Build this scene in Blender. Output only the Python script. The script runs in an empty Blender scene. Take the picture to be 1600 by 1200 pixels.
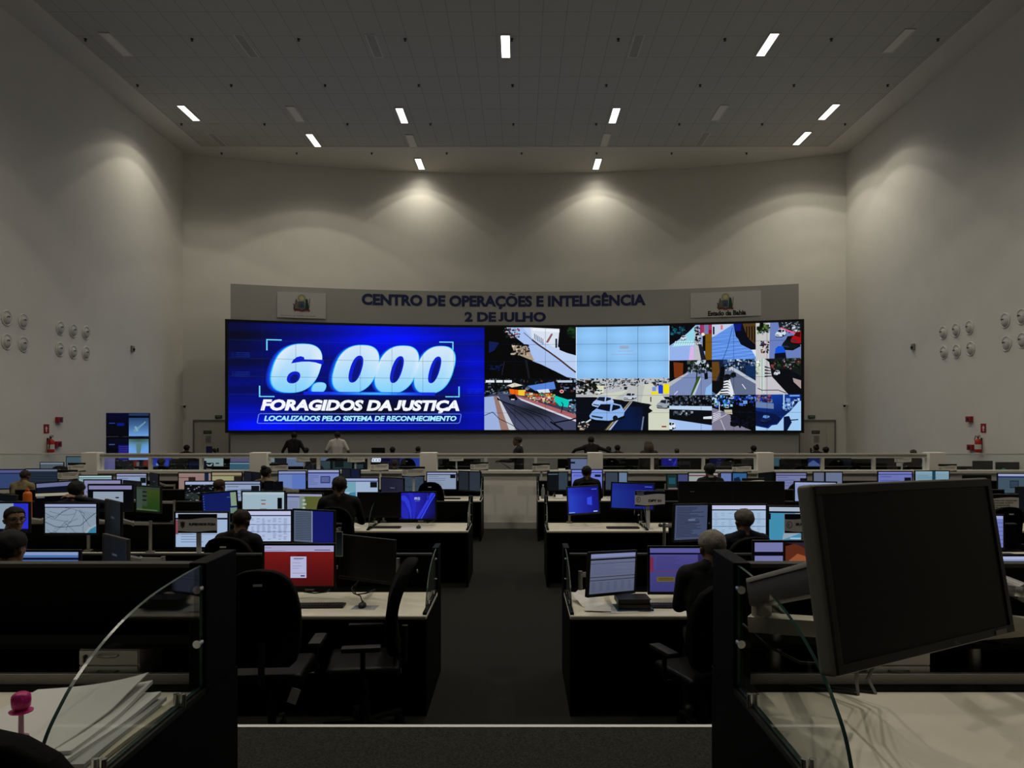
import bpy, bmesh, math, random
import numpy as np
from mathutils import Vector, Matrix

S = bpy.context.scene
COL = S.collection
PI = math.pi
R = math.radians

# ---------------------------------------------------------------- camera
CX, CY, F, ZC = 811.0, 659.0, 1200.0, 2.19        # vanishing point, focal length in pixels, eye height
cam_d = bpy.data.cameras.new('camera')
cam = bpy.data.objects.new('camera', cam_d)
COL.objects.link(cam)
cam.location = (0, 0, ZC)
cam.rotation_euler = (PI / 2, 0, 0)
cam_d.sensor_fit = 'HORIZONTAL'
cam_d.sensor_width = 36.0
cam_d.lens = 36.0 * F / 1600.0
cam_d.shift_x = -(CX - 800) / 1600.0
cam_d.shift_y = (CY - 600) / 1600.0
cam_d.clip_start = 0.05
cam_d.clip_end = 200
S.camera = cam

# ---------------------------------------------------------------- world, exposure
w = bpy.data.worlds.new('world')
S.world = w
w.use_nodes = True
w.node_tree.nodes['Background'].inputs[0].default_value = (0.9, 0.95, 1.0, 1)
w.node_tree.nodes['Background'].inputs[1].default_value = 0.0
S.view_settings.view_transform = 'Standard'
S.view_settings.look = 'None'
S.view_settings.gamma = 1
S.view_settings.exposure = 0.0
S.view_settings.use_curve_mapping = False
LAMP_W = 72.0          # ceiling lamps in the picture
LAMP_W_HALL = 124.0      # the same lamps over the nearer half of the hall
LAMP_COL = (1.0, 0.93, 0.77)
try:
    S.cycles.max_bounces = 8
    S.cycles.diffuse_bounces = 5
    S.cycles.glossy_bounces = 3
    S.cycles.transmission_bounces = 4
    S.cycles.transparent_max_bounces = 24
    S.cycles.caustics_reflective = False
    S.cycles.caustics_refractive = False
    S.cycles.sample_clamp_indirect = 3.0
except Exception:
    pass


def P(px, py, D):
    """the point seen at pixel (px, py) at distance D"""
    return Vector(((px - CX) / F * D, D, ZC - (py - CY) / F * D))


# ---------------------------------------------------------------- colours and materials
def lin(h):
    if isinstance(h, str):
        h = h.lstrip('#')
        h = tuple(int(h[i:i + 2], 16) / 255 for i in (0, 2, 4))
    return tuple((c / 12.92 if c <= 0.04045 else ((c + 0.055) / 1.055) ** 2.4) for c in h[:3])


MATS = {}


def mat(name, col, rough=0.6, metal=0.0, spec=0.3, noise=None, emit=None, strength=1.0):
    if name in MATS:
        return MATS[name]
    m = bpy.data.materials.new(name)
    m.use_nodes = True
    nt = m.node_tree
    b = nt.nodes['Principled BSDF']
    c = lin(col) if isinstance(col, str) else col
    b.inputs['Base Color'].default_value = (*c, 1)
    b.inputs['Roughness'].default_value = rough
    b.inputs['Metallic'].default_value = metal
    b.inputs['Specular IOR Level'].default_value = spec
    if noise:
        scale, amount, bump = noise
        tc = nt.nodes.new('ShaderNodeTexCoord')
        nz = nt.nodes.new('ShaderNodeTexNoise')
        nz.inputs['Scale'].default_value = scale
        nz.inputs['Detail'].default_value = 4
        nt.links.new(tc.outputs['Object'], nz.inputs['Vector'])
        ramp = nt.nodes.new('ShaderNodeMapRange')
        ramp.inputs[1].default_value = 0.3
        ramp.inputs[2].default_value = 0.7
        ramp.inputs[3].default_value = 1 - amount
        ramp.inputs[4].default_value = 1 + amount
        nt.links.new(nz.outputs['Fac'], ramp.inputs[0])
        mul = nt.nodes.new('ShaderNodeVectorMath')
        mul.operation = 'SCALE'
        mul.inputs[0].default_value = c
        nt.links.new(ramp.outputs[0], mul.inputs['Scale'])
        nt.links.new(mul.outputs[0], b.inputs['Base Color'])
        if bump:
            bp = nt.nodes.new('ShaderNodeBump')
            bp.inputs['Strength'].default_value = bump
            bp.inputs['Distance'].default_value = 0.01
            nt.links.new(nz.outputs['Fac'], bp.inputs['Height'])
            nt.links.new(bp.outputs[0], b.inputs['Normal'])
    if emit:
        b.inputs['Emission Color'].default_value = (*lin(emit), 1)
        b.inputs['Emission Strength'].default_value = strength
    MATS[name] = m
    return m


def attr_mat(name, lit):
    """colours stored on the mesh: a lit display (emits them) or print on paper and boards"""
    m = bpy.data.materials.new(name)
    m.use_nodes = True
    nt = m.node_tree
    b = nt.nodes['Principled BSDF']
    a = nt.nodes.new('ShaderNodeVertexColor')
    a.layer_name = 'Col'
    if lit:
        b.inputs['Base Color'].default_value = (0.006, 0.006, 0.007, 1)
        b.inputs['Roughness'].default_value = 0.5
        b.inputs['Specular IOR Level'].default_value = 0.15
        nt.links.new(a.outputs[0], b.inputs['Emission Color'])
        b.inputs['Emission Strength'].default_value = 1.0
    else:
        nt.links.new(a.outputs[0], b.inputs['Base Color'])
        b.inputs['Roughness'].default_value = 0.6
        b.inputs['Specular IOR Level'].default_value = 0.2
    MATS[name] = m
    return m


M_SCREEN = attr_mat('lit_screen', True)
M_PRINT = attr_mat('printed_surface', False)


def glass(name, tint, refl=0.06):
    m = bpy.data.materials.new(name)
    m.use_nodes = True
    nt = m.node_tree
    nt.nodes.remove(nt.nodes['Principled BSDF'])
    t = nt.nodes.new('ShaderNodeBsdfTransparent')
    t.inputs[0].default_value = (*tint, 1)
    g = nt.nodes.new('ShaderNodeBsdfGlossy')
    g.inputs['Roughness'].default_value = 0.03
    lw = nt.nodes.new('ShaderNodeLayerWeight')
    lw.inputs[0].default_value = 0.5
    pw = nt.nodes.new('ShaderNodeMath')
    pw.operation = 'POWER'
    pw.inputs[1].default_value = 5.0
    nt.links.new(lw.outputs['Facing'], pw.inputs[0])
    fr = nt.nodes.new('ShaderNodeMapRange')
    fr.inputs[3].default_value = 0.04
    fr.inputs[4].default_value = 0.9
    nt.links.new(pw.outputs[0], fr.inputs[0])
    mx = nt.nodes.new('ShaderNodeMixShader')
    nt.links.new(fr.outputs[0], mx.inputs[0])
    nt.links.new(t.outputs[0], mx.inputs[1])
    nt.links.new(g.outputs[0], mx.inputs[2])
    nt.links.new(mx.outputs[0], nt.nodes['Material Output'].inputs[0])
    MATS[name] = m
    return m


M_GLASS = glass('clear_glass', (0.955, 0.975, 0.965))
M_EDGE = mat('glass_edge', '#24433f', 0.25, 0, 0.5)
M_WALL = mat('white_wall_paint', (0.70, 0.68, 0.63), 0.8, 0, 0.15, (1.5, 0.02, 0))
M_CEILP = mat('white_ceiling_plaster', (0.70, 0.68, 0.64), 0.85, 0, 0.1)
M_PARTN = mat('partition_laminate', (0.80, 0.77, 0.72), 0.5, 0, 0.3)
M_SURR = mat('grey_cladding', (0.33, 0.325, 0.31), 0.75, 0, 0.2)
M_BLACK = mat('black_laminate', (0.0016, 0.0017, 0.0018), 0.55, 0, 0.07)
M_BLACK2 = mat('black_cabinet', (0.0018, 0.0018, 0.002), 0.55, 0, 0.08)
M_CAP = mat('charcoal_cap', (0.04, 0.04, 0.04), 0.5, 0, 0.3)
M_DESK = mat('white_worktop', (0.76, 0.71, 0.60), 0.36, 0, 0.4, (3.0, 0.07, 0))
M_DRAWER = mat('offwhite_drawer', (0.55, 0.53, 0.49), 0.5)
M_CHROME = mat('bright_chrome', (0.7, 0.7, 0.7), 0.22, 1.0)
M_ALU = mat('brushed_aluminium', (0.24, 0.235, 0.225), 0.42, 0.75)
M_ALUP = mat('grey_arm_paint', (0.21, 0.205, 0.19), 0.45, 0.2)
M_BEZEL = mat('black_bezel', (0.007, 0.007, 0.008), 0.45, 0, 0.25)
M_BEZELG = mat('dark_grey_bezel', (0.035, 0.036, 0.034), 0.42, 0, 0.4)
M_OFF = mat('dark_screen', (0.007, 0.007, 0.007), 0.35, 0, 0.25)
M_FABRIC = mat('black_fabric', (0.0035, 0.0035, 0.0038), 0.85, 0, 0.1, (180, 0.25, 0.2))
M_LEATHER = mat('black_vinyl', (0.004, 0.004, 0.0045), 0.45, 0, 0.15)
M_PLASTIC = mat('black_plastic', (0.012, 0.012, 0.012), 0.5, 0, 0.25)
M_TAG = mat('light_tag', (0.6, 0.6, 0.58), 0.6)
M_PAPER = mat('white_paper', (0.72, 0.71, 0.70), 0.8, 0, 0.1)
M_KEY = mat('key_plastic', (0.02, 0.02, 0.022), 0.5)
M_WIRE = mat('black_cable', (0.01, 0.01, 0.01), 0.5)
M_RED = mat('extinguisher_red', (0.45, 0.02, 0.02), 0.4)
M_WHITE = mat('white_plastic', (0.66, 0.65, 0.62), 0.5)
M_DARKMET = mat('dark_metal', (0.03, 0.03, 0.03), 0.4, 0.6)
M_SIGN = mat('sign_board', (0.62, 0.61, 0.60), 0.55)
M_POST = mat('sign_post_acrylic', (0.55, 0.56, 0.58), 0.4)
M_LENS = mat('lamp_diffuser', (0.8, 0.8, 0.8), 0.5, 0, 0.1, None, '#fffaf0', 4.0)
M_LENSOFF = mat('unlit_diffuser', (0.78, 0.76, 0.70), 0.5)


# ---------------------------------------------------------------- mesh helpers
class MB:
    """collects shapes for ONE mesh object"""

    def __init__(self):
        self.bm = bmesh.new()
        self.mi = 0

    def _tag(self, faces):
        for f in faces:
            f.material_index = self.mi

    def box(self, x0, x1, y0, y1, z0, z1, bevel=0.0, M=None, seg=2):
        g = bmesh.ops.create_cube(self.bm, size=1)
        vs = g['verts']
        for v in vs:
            v.co = Vector((x0 + (v.co.x + .5) * (x1 - x0), y0 + (v.co.y + .5) * (y1 - y0), z0 + (v.co.z + .5) * (z1 - z0)))
        fs = list({f for v in vs for f in v.link_faces})
        self._tag(fs)
        if bevel > 0:
            es = list({e for v in vs for e in v.link_edges})
            r = bmesh.ops.bevel(self.bm, geom=es, offset=bevel, segments=seg, profile=0.6, affect='EDGES')
            self._tag(r['faces'])
            vs = list({v for f in r['faces'] for v in f.verts} | {v for v in vs if v.is_valid})
        if M is not None:
            bmesh.ops.transform(self.bm, matrix=M, verts=vs)
        return vs

    def cyl(self, p0, p1, r0, r1=None, n=16, caps=True):
        r1 = r0 if r1 is None else r1
        p0, p1 = Vector(p0), Vector(p1)
        d = p1 - p0
        g = bmesh.ops.create_cone(self.bm, cap_ends=caps, segments=n, radius1=r0, radius2=max(r1, 1e-5), depth=d.length)
        q = Vector((0, 0, 1)).rotation_difference(d.normalized()).to_matrix().to_4x4()
        bmesh.ops.transform(self.bm, matrix=Matrix.Translation((p0 + p1) / 2) @ q, verts=g['verts'])
        self._tag({f for v in g['verts'] for f in v.link_faces})
        return g['verts']

    def ball(self, c, r, sub=2, M=None):
        g = bmesh.ops.create_icosphere(self.bm, subdivisions=sub, radius=1)
        r = (r, r, r) if not hasattr(r, '__len__') else r
        T = Matrix.Translation(c) @ (M or Matrix()) @ Matrix.Diagonal((*r, 1))
        bmesh.ops.transform(self.bm, matrix=T, verts=g['verts'])
        self._tag({f for v in g['verts'] for f in v.link_faces})
        return g['verts']

    def lathe(self, prof, c=(0, 0, 0), n=24, M=None):
        """prof: (radius, height) pairs, turned about z"""
        rows = []
        for (r, z) in prof:
            rows.append([self.bm.verts.new(((M or Matrix()) @ Vector((r * math.cos(2 * PI * k / n), r * math.sin(2 * PI * k / n), z))) + Vector(c)) for k in range(n)])
        fs = []
        for a, b in zip(rows, rows[1:]):
            for k in range(n):
                fs.append(self.bm.faces.new((a[k], a[(k + 1) % n], b[(k + 1) % n], b[k])))
        if prof[0][0] > 1e-4:
            fs.append(self.bm.faces.new(list(reversed(rows[0]))))
        if prof[-1][0] > 1e-4:
            fs.append(self.bm.faces.new(rows[-1]))
        self._tag(fs)

    def prism(self, poly, axis, a0, a1, bevel=0.0):
        """poly: 2-D outline; axis 'x': (y,z) pairs, 'y': (x,z) pairs, 'z': (x,y) pairs"""
        def at(u, v, a):
            return {'x': (a, u, v), 'y': (u, a, v), 'z': (u, v, a)}[axis]
        lo = [self.bm.verts.new(at(u, v, a0)) for u, v in poly]
        hi = [self.bm.verts.new(at(u, v, a1)) for u, v in poly]
        n = len(poly)
        caps = [self.bm.faces.new(lo), self.bm.faces.new(list(reversed(hi)))]
        side = [self.bm.faces.new((lo[k], hi[k], hi[(k + 1) % n], lo[(k + 1) % n])) for k in range(n)]
        self._tag(caps + side)
        bmesh.ops.recalc_face_normals(self.bm, faces=caps + side)
        if bevel > 0:
            es = [e for f in caps for e in f.edges]
            r = bmesh.ops.bevel(self.bm, geom=es, offset=bevel, segments=3, profile=0.6, affect='EDGES')
            self._tag(r['faces'])
        return caps, side

    def tube(self, pts, r, n=8, closed=False):
        pts = [Vector(p) for p in pts]
        N = len(pts)
        rows = []
        up = Vector((0, 0, 1))
        for i, p in enumerate(pts):
            a = pts[(i - 1) % N] if (closed or i > 0) else p
            b = pts[(i + 1) % N] if (closed or i < N - 1) else p
            t = (b - a).normalized()
            u = t.cross(up)
            if u.length < 1e-3:
                u = t.cross(Vector((1, 0, 0)))
            u.normalize()
            v = u.cross(t)
            rr = r[i] if hasattr(r, '__len__') else r
            rows.append([self.bm.verts.new(p + u * rr * math.cos(2 * PI * k / n) + v * rr * math.sin(2 * PI * k / n)) for k in range(n)])
        fs = []
        for i in range(N if closed else N - 1):
            a, b = rows[i], rows[(i + 1) % N]
            for k in range(n):
                fs.append(self.bm.faces.new((a[k], b[k], b[(k + 1) % n], a[(k + 1) % n])))
        if not closed:
            fs.append(self.bm.faces.new(rows[0]))
            fs.append(self.bm.faces.new(list(reversed(rows[-1]))))
        self._tag(fs)

    def quad(self, a, b, c, d):
        f = self.bm.faces.new([self.bm.verts.new(p) for p in (a, b, c, d)])
        self._tag([f])

    def build(self, name, mats, parent=None, smooth=None, M=None):
        if M is not None:
            bmesh.ops.transform(self.bm, matrix=M, verts=self.bm.verts)
        me = bpy.data.meshes.new(name)
        bmesh.ops.recalc_face_normals(self.bm, faces=self.bm.faces)
        self.bm.to_mesh(me)
        self.bm.free()
        for m in (mats if isinstance(mats, (list, tuple)) else [mats]):
            me.materials.append(m)
        if smooth:
            for p in me.polygons:
                p.use_smooth = True
            if smooth is not True:
                try:
                    me.set_sharp_from_angle(angle=R(smooth))
                except Exception:
                    pass
        o = bpy.data.objects.new(name, me)
        COL.objects.link(o)
        if parent:
            o.parent = parent
        return o


def box_obj(name, m, x0, x1, y0, y1, z0, z1, parent=None, bevel=0.0, M=None):
    b = MB()
    b.box(x0, x1, y0, y1, z0, z1, bevel)
    return b.build(name, m, parent, M=M)


LABELS = {}


def tag(o, label, cat, group=None):
    o['label'] = label
    o['category'] = cat
    if group:
        o['group'] = group
    LABELS.setdefault(label.lower(), []).append(o.name)
    return o


def thing(name, label, cat, loc=(0, 0, 0), rz=0.0, group=None):
    o = bpy.data.objects.new(name, None)
    o.empty_display_size = 0.1
    COL.objects.link(o)
    o.location = loc
    o.rotation_euler = (0, 0, rz)
    return tag(o, label, cat, group)


def struct(o):
    o['kind'] = 'structure'
    return o


def dup(root, loc, rz, label, group=None):
    r = root.copy()
    COL.objects.link(r)
    r.location = loc
    r.rotation_euler = (0, 0, rz)
    tag(r, label, root['category'], group)
    for ch in list(root.children):
        c = ch.copy()
        COL.objects.link(c)
        c.parent = r
        for g in list(ch.children):
            d = g.copy()
            COL.objects.link(d)
            d.parent = c
    return r


# ---------------------------------------------------------------- drawing on a flat face: u to the side, v down, both 0..1
_TXT = {}


def text_tris(s, shear=0.0, bold=0.0):
    key = (s, shear, bold)
    if key not in _TXT:
        if 'Õ' in s:                    # the built-in font has no tilde on the O
            vs, tr = text_tris(s.replace('Õ', 'O'), shear, bold)
            vs, tr = list(vs), list(tr)
            k = s.index('Õ')
            xa = max(p[0] for p in text_tris(s[:k], shear, bold)[0])
            xb = max(p[0] for p in text_tris(s[:k] + 'O', shear, bold)[0])
            top = max(p[1] for p in text_tris('O', 0, bold)[0])
            xm, hw = (xa + xb) / 2 + .03, .20
            wave = [(xm + hw * (q / 6 - 1), top + .10 + .035 * math.sin(PI * q / 6 + .0)) for q in range(13)]
            i0 = len(vs)
            for x, y in wave:
                vs += [(x, y + .04), (x, y - .04)]
            for q in range(12):
                a = i0 + 2 * q
                tr += [(a, a + 1, a + 3), (a, a + 3, a + 2)]
            _TXT[key] = (vs, tr)
            return _TXT[key]
        if 'J' in s and len(s) > 1:      # capitals all stand on the line
            vs, tr = _plain(s, shear, bold)
            k = s.index('J')
            xa = max([p[0] for p in _plain(s[:k].rstrip() or 'I', shear, bold)[0]]) if k else -9
            xb = max(p[0] for p in _plain(s[:k + 1], shear, bold)[0])
            ys = [p[1] for p in vs if xa + .02 < p[0] <= xb + .001]
            lo, hi = min(ys), max(ys)
            vs = [(p[0] - (p[1] - (p[1] - lo) / (hi - lo) * hi) * shear if xa + .02 < p[0] <= xb + .001 else p[0], (p[1] - lo) / (hi - lo) * hi if xa + .02 < p[0] <= xb + .001 else p[1]) for p in vs]
            _TXT[key] = (vs, tr)
            return _TXT[key]
        _TXT[key] = _plain(s, shear, bold)
    return _TXT[key]


def _plain(s, shear, bold):
        cu = bpy.data.curves.new('lettering', 'FONT')
        cu.body = s
        cu.size = 1
        cu.shear = shear
        cu.offset = bold
        cu.resolution_u = 3
        ob = bpy.data.objects.new('lettering', cu)
        COL.objects.link(ob)
        bpy.context.view_layer.update()
        me = bpy.data.meshes.new_from_object(ob.evaluated_get(bpy.context.evaluated_depsgraph_get()))
        me.calc_loop_triangles()
        vs = [(v.co.x, v.co.y) for v in me.vertices]
        tr = [tuple(t.vertices) for t in me.loop_triangles]
        bpy.data.objects.remove(ob)
        bpy.data.curves.remove(cu)
        bpy.data.meshes.remove(me)
        return vs, tr


def clip(poly, u, keep_less):
    """Sutherland-Hodgman against a vertical line"""
    out = []
    for i in range(len(poly)):
        a, b = poly[i - 1], poly[i]
        ia = (a[0] <= u) if keep_less else (a[0] >= u)
        ib = (b[0] <= u) if keep_less else (b[0] >= u)
        if ia != ib:
            t = (u - a[0]) / (b[0] - a[0])
            out.append((u, a[1] + (b[1] - a[1]) * t))
        if ib:
            out.append(b)
    return out


def clipv(poly, v, keep_less):
    return [(a, b) for b, a in clip([(q, p) for p, q in poly], v, keep_less)]


class Canvas:
    gamma = 1.0

    def __init__(self):
        self.items = []          # (outline, colour or function(u, v), raised or not)

    def poly(self, pts, c):
        self.items.append((list(pts), c))
        return self

    def rect(self, u0, v0, u1, v1, c):
        return self.poly([(u0, v0), (u1, v0), (u1, v1), (u0, v1)], c)

    def grad(self, u0, v0, u1, v1, fn, nu=12, nv=8):
        for i in range(nu):
            for j in range(nv):
                self.items.append(([(u0 + (u1 - u0) * a / nu, v0 + (v1 - v0) * b / nv) for a, b in ((i, j), (i + 1, j), (i + 1, j + 1), (i, j + 1))], fn, 'same' if i + j else 'new'))
        return self

    def disc(self, u, v, ru, rv, c, n=20, a0=0, a1=2 * PI):
        return self.poly([(u + ru * math.cos(a0 + (a1 - a0) * k / n), v + rv * math.sin(a0 + (a1 - a0) * k / n)) for k in range(n)], c)

    def line(self, u0, v0, u1, v1, wd, c, asp=1.0):
        d = Vector(((u1 - u0) * asp, v1 - v0))
        if d.length < 1e-6:
            return self
        n = Vector((-d.y, d.x)).normalized() * wd / 2
        nx, ny = n.x / asp, n.y
        return self.poly([(u0 + nx, v0 + ny), (u1 + nx, v1 + ny), (u1 - nx, v1 - ny), (u0 - nx, v0 - ny)], c)

    def path(self, pts, wd, c, asp=1.0):
        for a, b in zip(pts, pts[1:]):
            self.line(a[0], a[1], b[0], b[1], wd, c, asp)
        return self

    def rows(self, u0, v0, u1, v1, n, c, fill=0.45, rnd=None):
        """lines of small print"""
        h = (v1 - v0) / max(n, 1)
        for k in range(n):
            e = u1 if rnd is None else u0 + (u1 - u0) * (0.45 + 0.55 * rnd.random())
            self.rect(u0, v0 + k * h, e, v0 + (k + fill) * h, c)
        return self

    def text(self, s, u0, v0, u1, v1, c, shear=0.0, bold=0.0):
        """lettering fitted into a box; v0 the top of the letters, v1 their foot"""
        vs, tr = text_tris(s, shear, bold)
        if not vs:
            return self
        xs = [p[0] for p in vs]
        base = [p[1] for p in text_tris('H', 0.0, bold)[0]]
        x0, x1, y0, y1 = min(xs), max(xs), min(base), max(base)
        f = lambda p: (u0 + (p[0] - x0) / (x1 - x0) * (u1 - u0), v1 - (p[1] - y0) / (y1 - y0) * (v1 - v0))
        q = [f(p) for p in vs]
        for k, t in enumerate(tr):
            self.items.append(([q[i] for i in t], c, 'same' if k else 'new'))
        return self

    def mesh(self, name, place, normal, cols=None, step=0.0006, box=(0, 0, 1, 1)):
        """place(u, v) -> point; normal(u) -> outward; cols: vertical cuts (a wall of flat panels)"""
        verts, faces, colr = [], [], []
        level = 0
        for it in self.items:
            poly, c = it[0], it[1]
            if len(it) < 3 or it[2] == 'new':
                level += 1
            for u, less in ((box[0], False), (box[2], True)):
                poly = clip(poly, u, less) if poly else poly
            for v, less in ((box[1], False), (box[3], True)):
                poly = clipv(poly, v, less) if poly else poly
            if not poly:
                continue
            pieces = [poly]
            if cols:
                umin, umax = min(p[0] for p in poly), max(p[0] for p in poly)
                for u in cols:
                    if umin < u < umax:
                        rest = clip(pieces[-1], u, False)
                        pieces[-1] = clip(pieces[-1], u, True)
                        pieces.append(rest)
            for pc in pieces:
                if len(pc) < 3:
                    continue
                um = sum(p[0] for p in pc) / len(pc)
                off = normal(um) * (step * level)
                i0 = len(verts)
                for p in pc:
                    verts.append(place(p[0], p[1], um) + off)
                faces.append(list(range(i0, len(verts))))
                for p in pc:
                    q = lin(c(*p) if callable(c) else c)
                    q = [x ** self.gamma for x in q]
                    if self.gamma > 1.5:
                        gl = .25 * q[0] + .55 * q[1] + .2 * q[2]
                        q = [x * .84 + gl * .16 for x in q]
                    colr.append((*q, 1.0))
        me = bpy.data.meshes.new(name)
        me.from_pydata(verts, [], faces)
        at = me.color_attributes.new('Col', 'FLOAT_COLOR', 'CORNER')
        at.data.foreach_set('color', np.array(colr, dtype=np.float32).ravel())
        me.update()
        return me

    def flat(self, name, m, w, h, parent=None, M=None, step=0.0004, box=(0, 0, 1, 1)):
        """on a w x h face in the x-z plane looking towards -y, centred on the origin"""
        me = self.mesh(name, lambda u, v, um: Vector(((u - .5) * w, 0, (.5 - v) * h)), lambda u: Vector((0, -1, 0)), None, step, box)
        if M is not None:
            me.transform(M)
        me.materials.append(m)
        o = bpy.data.objects.new(name, me)
        COL.objects.link(o)
        if parent:
            o.parent = parent
        return o


def mix(a, b, t):
    ha = [int(a.lstrip('#')[i:i + 2], 16) / 255 for i in (0, 2, 4)]
    hb = [int(b.lstrip('#')[i:i + 2], 16) / 255 for i in (0, 2, 4)]
    t = min(1, max(0, t))
    return tuple(x + (y - x) * t for x, y in zip(ha, hb))

# ================================================================= THE ROOM
XL, XR, ZT = -13.0, 12.65, 12.59
WCX, WCY, WR = -0.175, -2.1, 34.3           # the curved end wall


def wall_y(x):
    return WCY + math.sqrt(WR * WR - (x - WCX) ** 2)


# carpet
def carpet(name, col, scale):
    m = mat(name, col, 0.95, 0, 0.1)
    nt = m.node_tree
    b = nt.nodes['Principled BSDF']
    tc = nt.nodes.new('ShaderNodeTexCoord')
    n1 = nt.nodes.new('ShaderNodeTexNoise')
    n1.inputs['Scale'].default_value = scale
    n1.inputs['Detail'].default_value = 6
    n1.inputs['Roughness'].default_value = 0.8
    nt.links.new(tc.outputs['Object'], n1.inputs['Vector'])
    r = nt.nodes.new('ShaderNodeValToRGB')
    r.color_ramp.elements[0].position = 0.38
    r.color_ramp.elements[0].color = (*[c * 0.35 for c in col], 1)
    r.color_ramp.elements[1].position = 0.66
    r.color_ramp.elements[1].color = (*[c * 1.7 for c in col], 1)
    nt.links.new(n1.outputs['Fac'], r.inputs[0])
    nt.links.new(r.outputs[0], b.inputs['Base Color'])
    bp = nt.nodes.new('ShaderNodeBump')
    bp.inputs['Strength'].default_value = 0.5
    bp.inputs['Distance'].default_value = 0.01
    nt.links.new(n1.outputs['Fac'], bp.inputs['Height'])
    nt.links.new(bp.outputs[0], b.inputs['Normal'])
    return m


M_CARPET = carpet('grey_carpet', (0.017, 0.0175, 0.0155), 120)
M_CARPET2 = carpet('grey_carpet_platform', (0.030, 0.031, 0.027), 95)

b = MB()
b.box(XL - .2, XR + .2, -6, 33, -0.2, 0)
struct(b.build('floor', M_CARPET))
ZP, YP = 0.66, 3.86                          # the raised platform the camera stands on
b = MB()
b.box(XL, XR, -5.9, YP, 0.0, ZP)
struct(b.build('floor_platform', M_CARPET2))
b = MB()
b.box(XL, XR, YP - .02, YP + .012, ZP - .03, ZP + .004)
struct(b.build('trim_1', mat('white_nosing', (0.8, 0.8, 0.78), 0.4)))

b = MB()
b.box(XL - .2, XL, -6, 31, 0, ZT + .3)
struct(b.build('wall_left', M_WALL))
b = MB()
b.box(XR, XR + .2, -6, 31, 0, ZT + .3)
struct(b.build('wall_right', M_WALL))
b = MB()
b.box(XL - .2, XR + .2, -6.2, -5.9, 0, ZT + .3)
struct(b.build('wall_rear', M_WALL))
b = MB()
n = 48
xs = [XL - .2 + (XR - XL + .4) * k / n for k in range(n + 1)]
poly = [(x, wall_y(x)) for x in xs] + [(x, wall_y(x) + .3) for x in reversed(xs)]
b.prism(poly, 'z', 0, ZT + .3)
struct(b.build('wall_back', M_WALL, smooth=30))

# ceiling: tiles in the middle, plaster border along the walls
m = mat('ceiling_tiles', (0.62, 0.60, 0.57), 0.9, 0, 0.1)
nt = m.node_tree
bs = nt.nodes['Principled BSDF']
tc = nt.nodes.new('ShaderNodeTexCoord')
sp = nt.nodes.new('ShaderNodeSeparateXYZ')
nt.links.new(tc.outputs['Object'], sp.inputs[0])
masks = []
for ax, size, wd in ((0, 0.61, 0.012), (1, 1.22, 0.014)):
    md = nt.nodes.new('ShaderNodeMath')
    md.operation = 'PINGPONG'
    md.inputs[1].default_value = size / 2
    nt.links.new(sp.outputs[ax], md.inputs[0])
    lt = nt.nodes.new('ShaderNodeMath')
    lt.operation = 'LESS_THAN'
    lt.inputs[1].default_value = wd
    nt.links.new(md.outputs[0], lt.inputs[0])
    masks.append(lt)
mx = nt.nodes.new('ShaderNodeMath')
mx.operation = 'MAXIMUM'
nt.links.new(masks[0].outputs[0], mx.inputs[0])
nt.links.new(masks[1].outputs[0], mx.inputs[1])
mc = nt.nodes.new('ShaderNodeMix')
mc.data_type = 'RGBA'
mc.inputs[6].default_value = (0.50, 0.495, 0.47, 1)
mc.inputs[7].default_value = (0.38, 0.375, 0.355, 1)
nt.links.new(mx.outputs[0], mc.inputs[0])
nt.links.new(mc.outputs[2], bs.inputs['Base Color'])
TX0, TX1, TY1 = -12.0, 11.68, 29.05
b = MB()
b.box(TX0, TX1, -5.9, TY1, ZT + .02, ZT + .3)
struct(b.build('ceiling', m))
b = MB()
b.box(XL, TX0, -5.9, 31, ZT, ZT + .3)
struct(b.build('trim_2', M_CEILP))
b = MB()
b.box(TX1, XR, -5.9, 31, ZT, ZT + .3)
struct(b.build('trim_3', M_CEILP))
b = MB()
b.box(TX0, TX1, TY1, 33, ZT, ZT + .3)
struct(b.build('trim_4', M_CEILP))

# ----------------------------------------------------------------- ceiling lamps
LIT = [(790, 72, 21.3, 'lit ceiling lamp above the middle of the hall, highest in view'),
       (1199, 70, 21.2, 'lit ceiling lamp alone on its side, beside the middle lamp'),
       (295, 179, 25.9, 'lit ceiling lamp beside the wall above the twin display stand'),
       (628, 181, 26.1, 'lit ceiling lamp above the 6.000 poster, second lamp out from the end wall'),
       (960, 181, 26.1, 'lit ceiling lamp above the street pictures, second lamp out from the end wall'),
       (490, 220, 28.4, 'lit ceiling lamp above the white government crest board'),
       (1295, 175, 25.8, 'lit ceiling lamp beside the wall, farther from the corner of its pair'),
       (1253, 216, 28.2, 'lit ceiling lamp beside the wall, nearer the corner of its pair'),
       (656, 256, 30.95, 'lit ceiling lamp washing the end wall above the 6.000 poster'),
       (933, 256, 30.95, 'lit ceiling lamp washing the end wall above the street pictures')]
UNLIT = [(182, 71, 21.2, 'unlit pale ceiling lamp high beside the wall with paired vents above displays'),
         (1404, 66, 21.0, 'unlit pale ceiling lamp high beside the wall over the tilted dark monitor'),
         (462, 180, 26.0, 'unlit pale ceiling lamp between two lit ones above the twin displays'),
         (643, 221, 28.5, 'unlit pale ceiling lamp between two lit ones above the 6.000 poster'),
         (946, 220, 28.4, 'unlit pale ceiling lamp between two lit ones above the street pictures'),
         (1124, 178, 25.9, 'unlit pale ceiling lamp above the crest board of Estado da Bahia')]
HALL = [(x, y) for y in (16.2, 11.0, 5.6) for x in (-7.6, -0.37, 6.8)]


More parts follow.
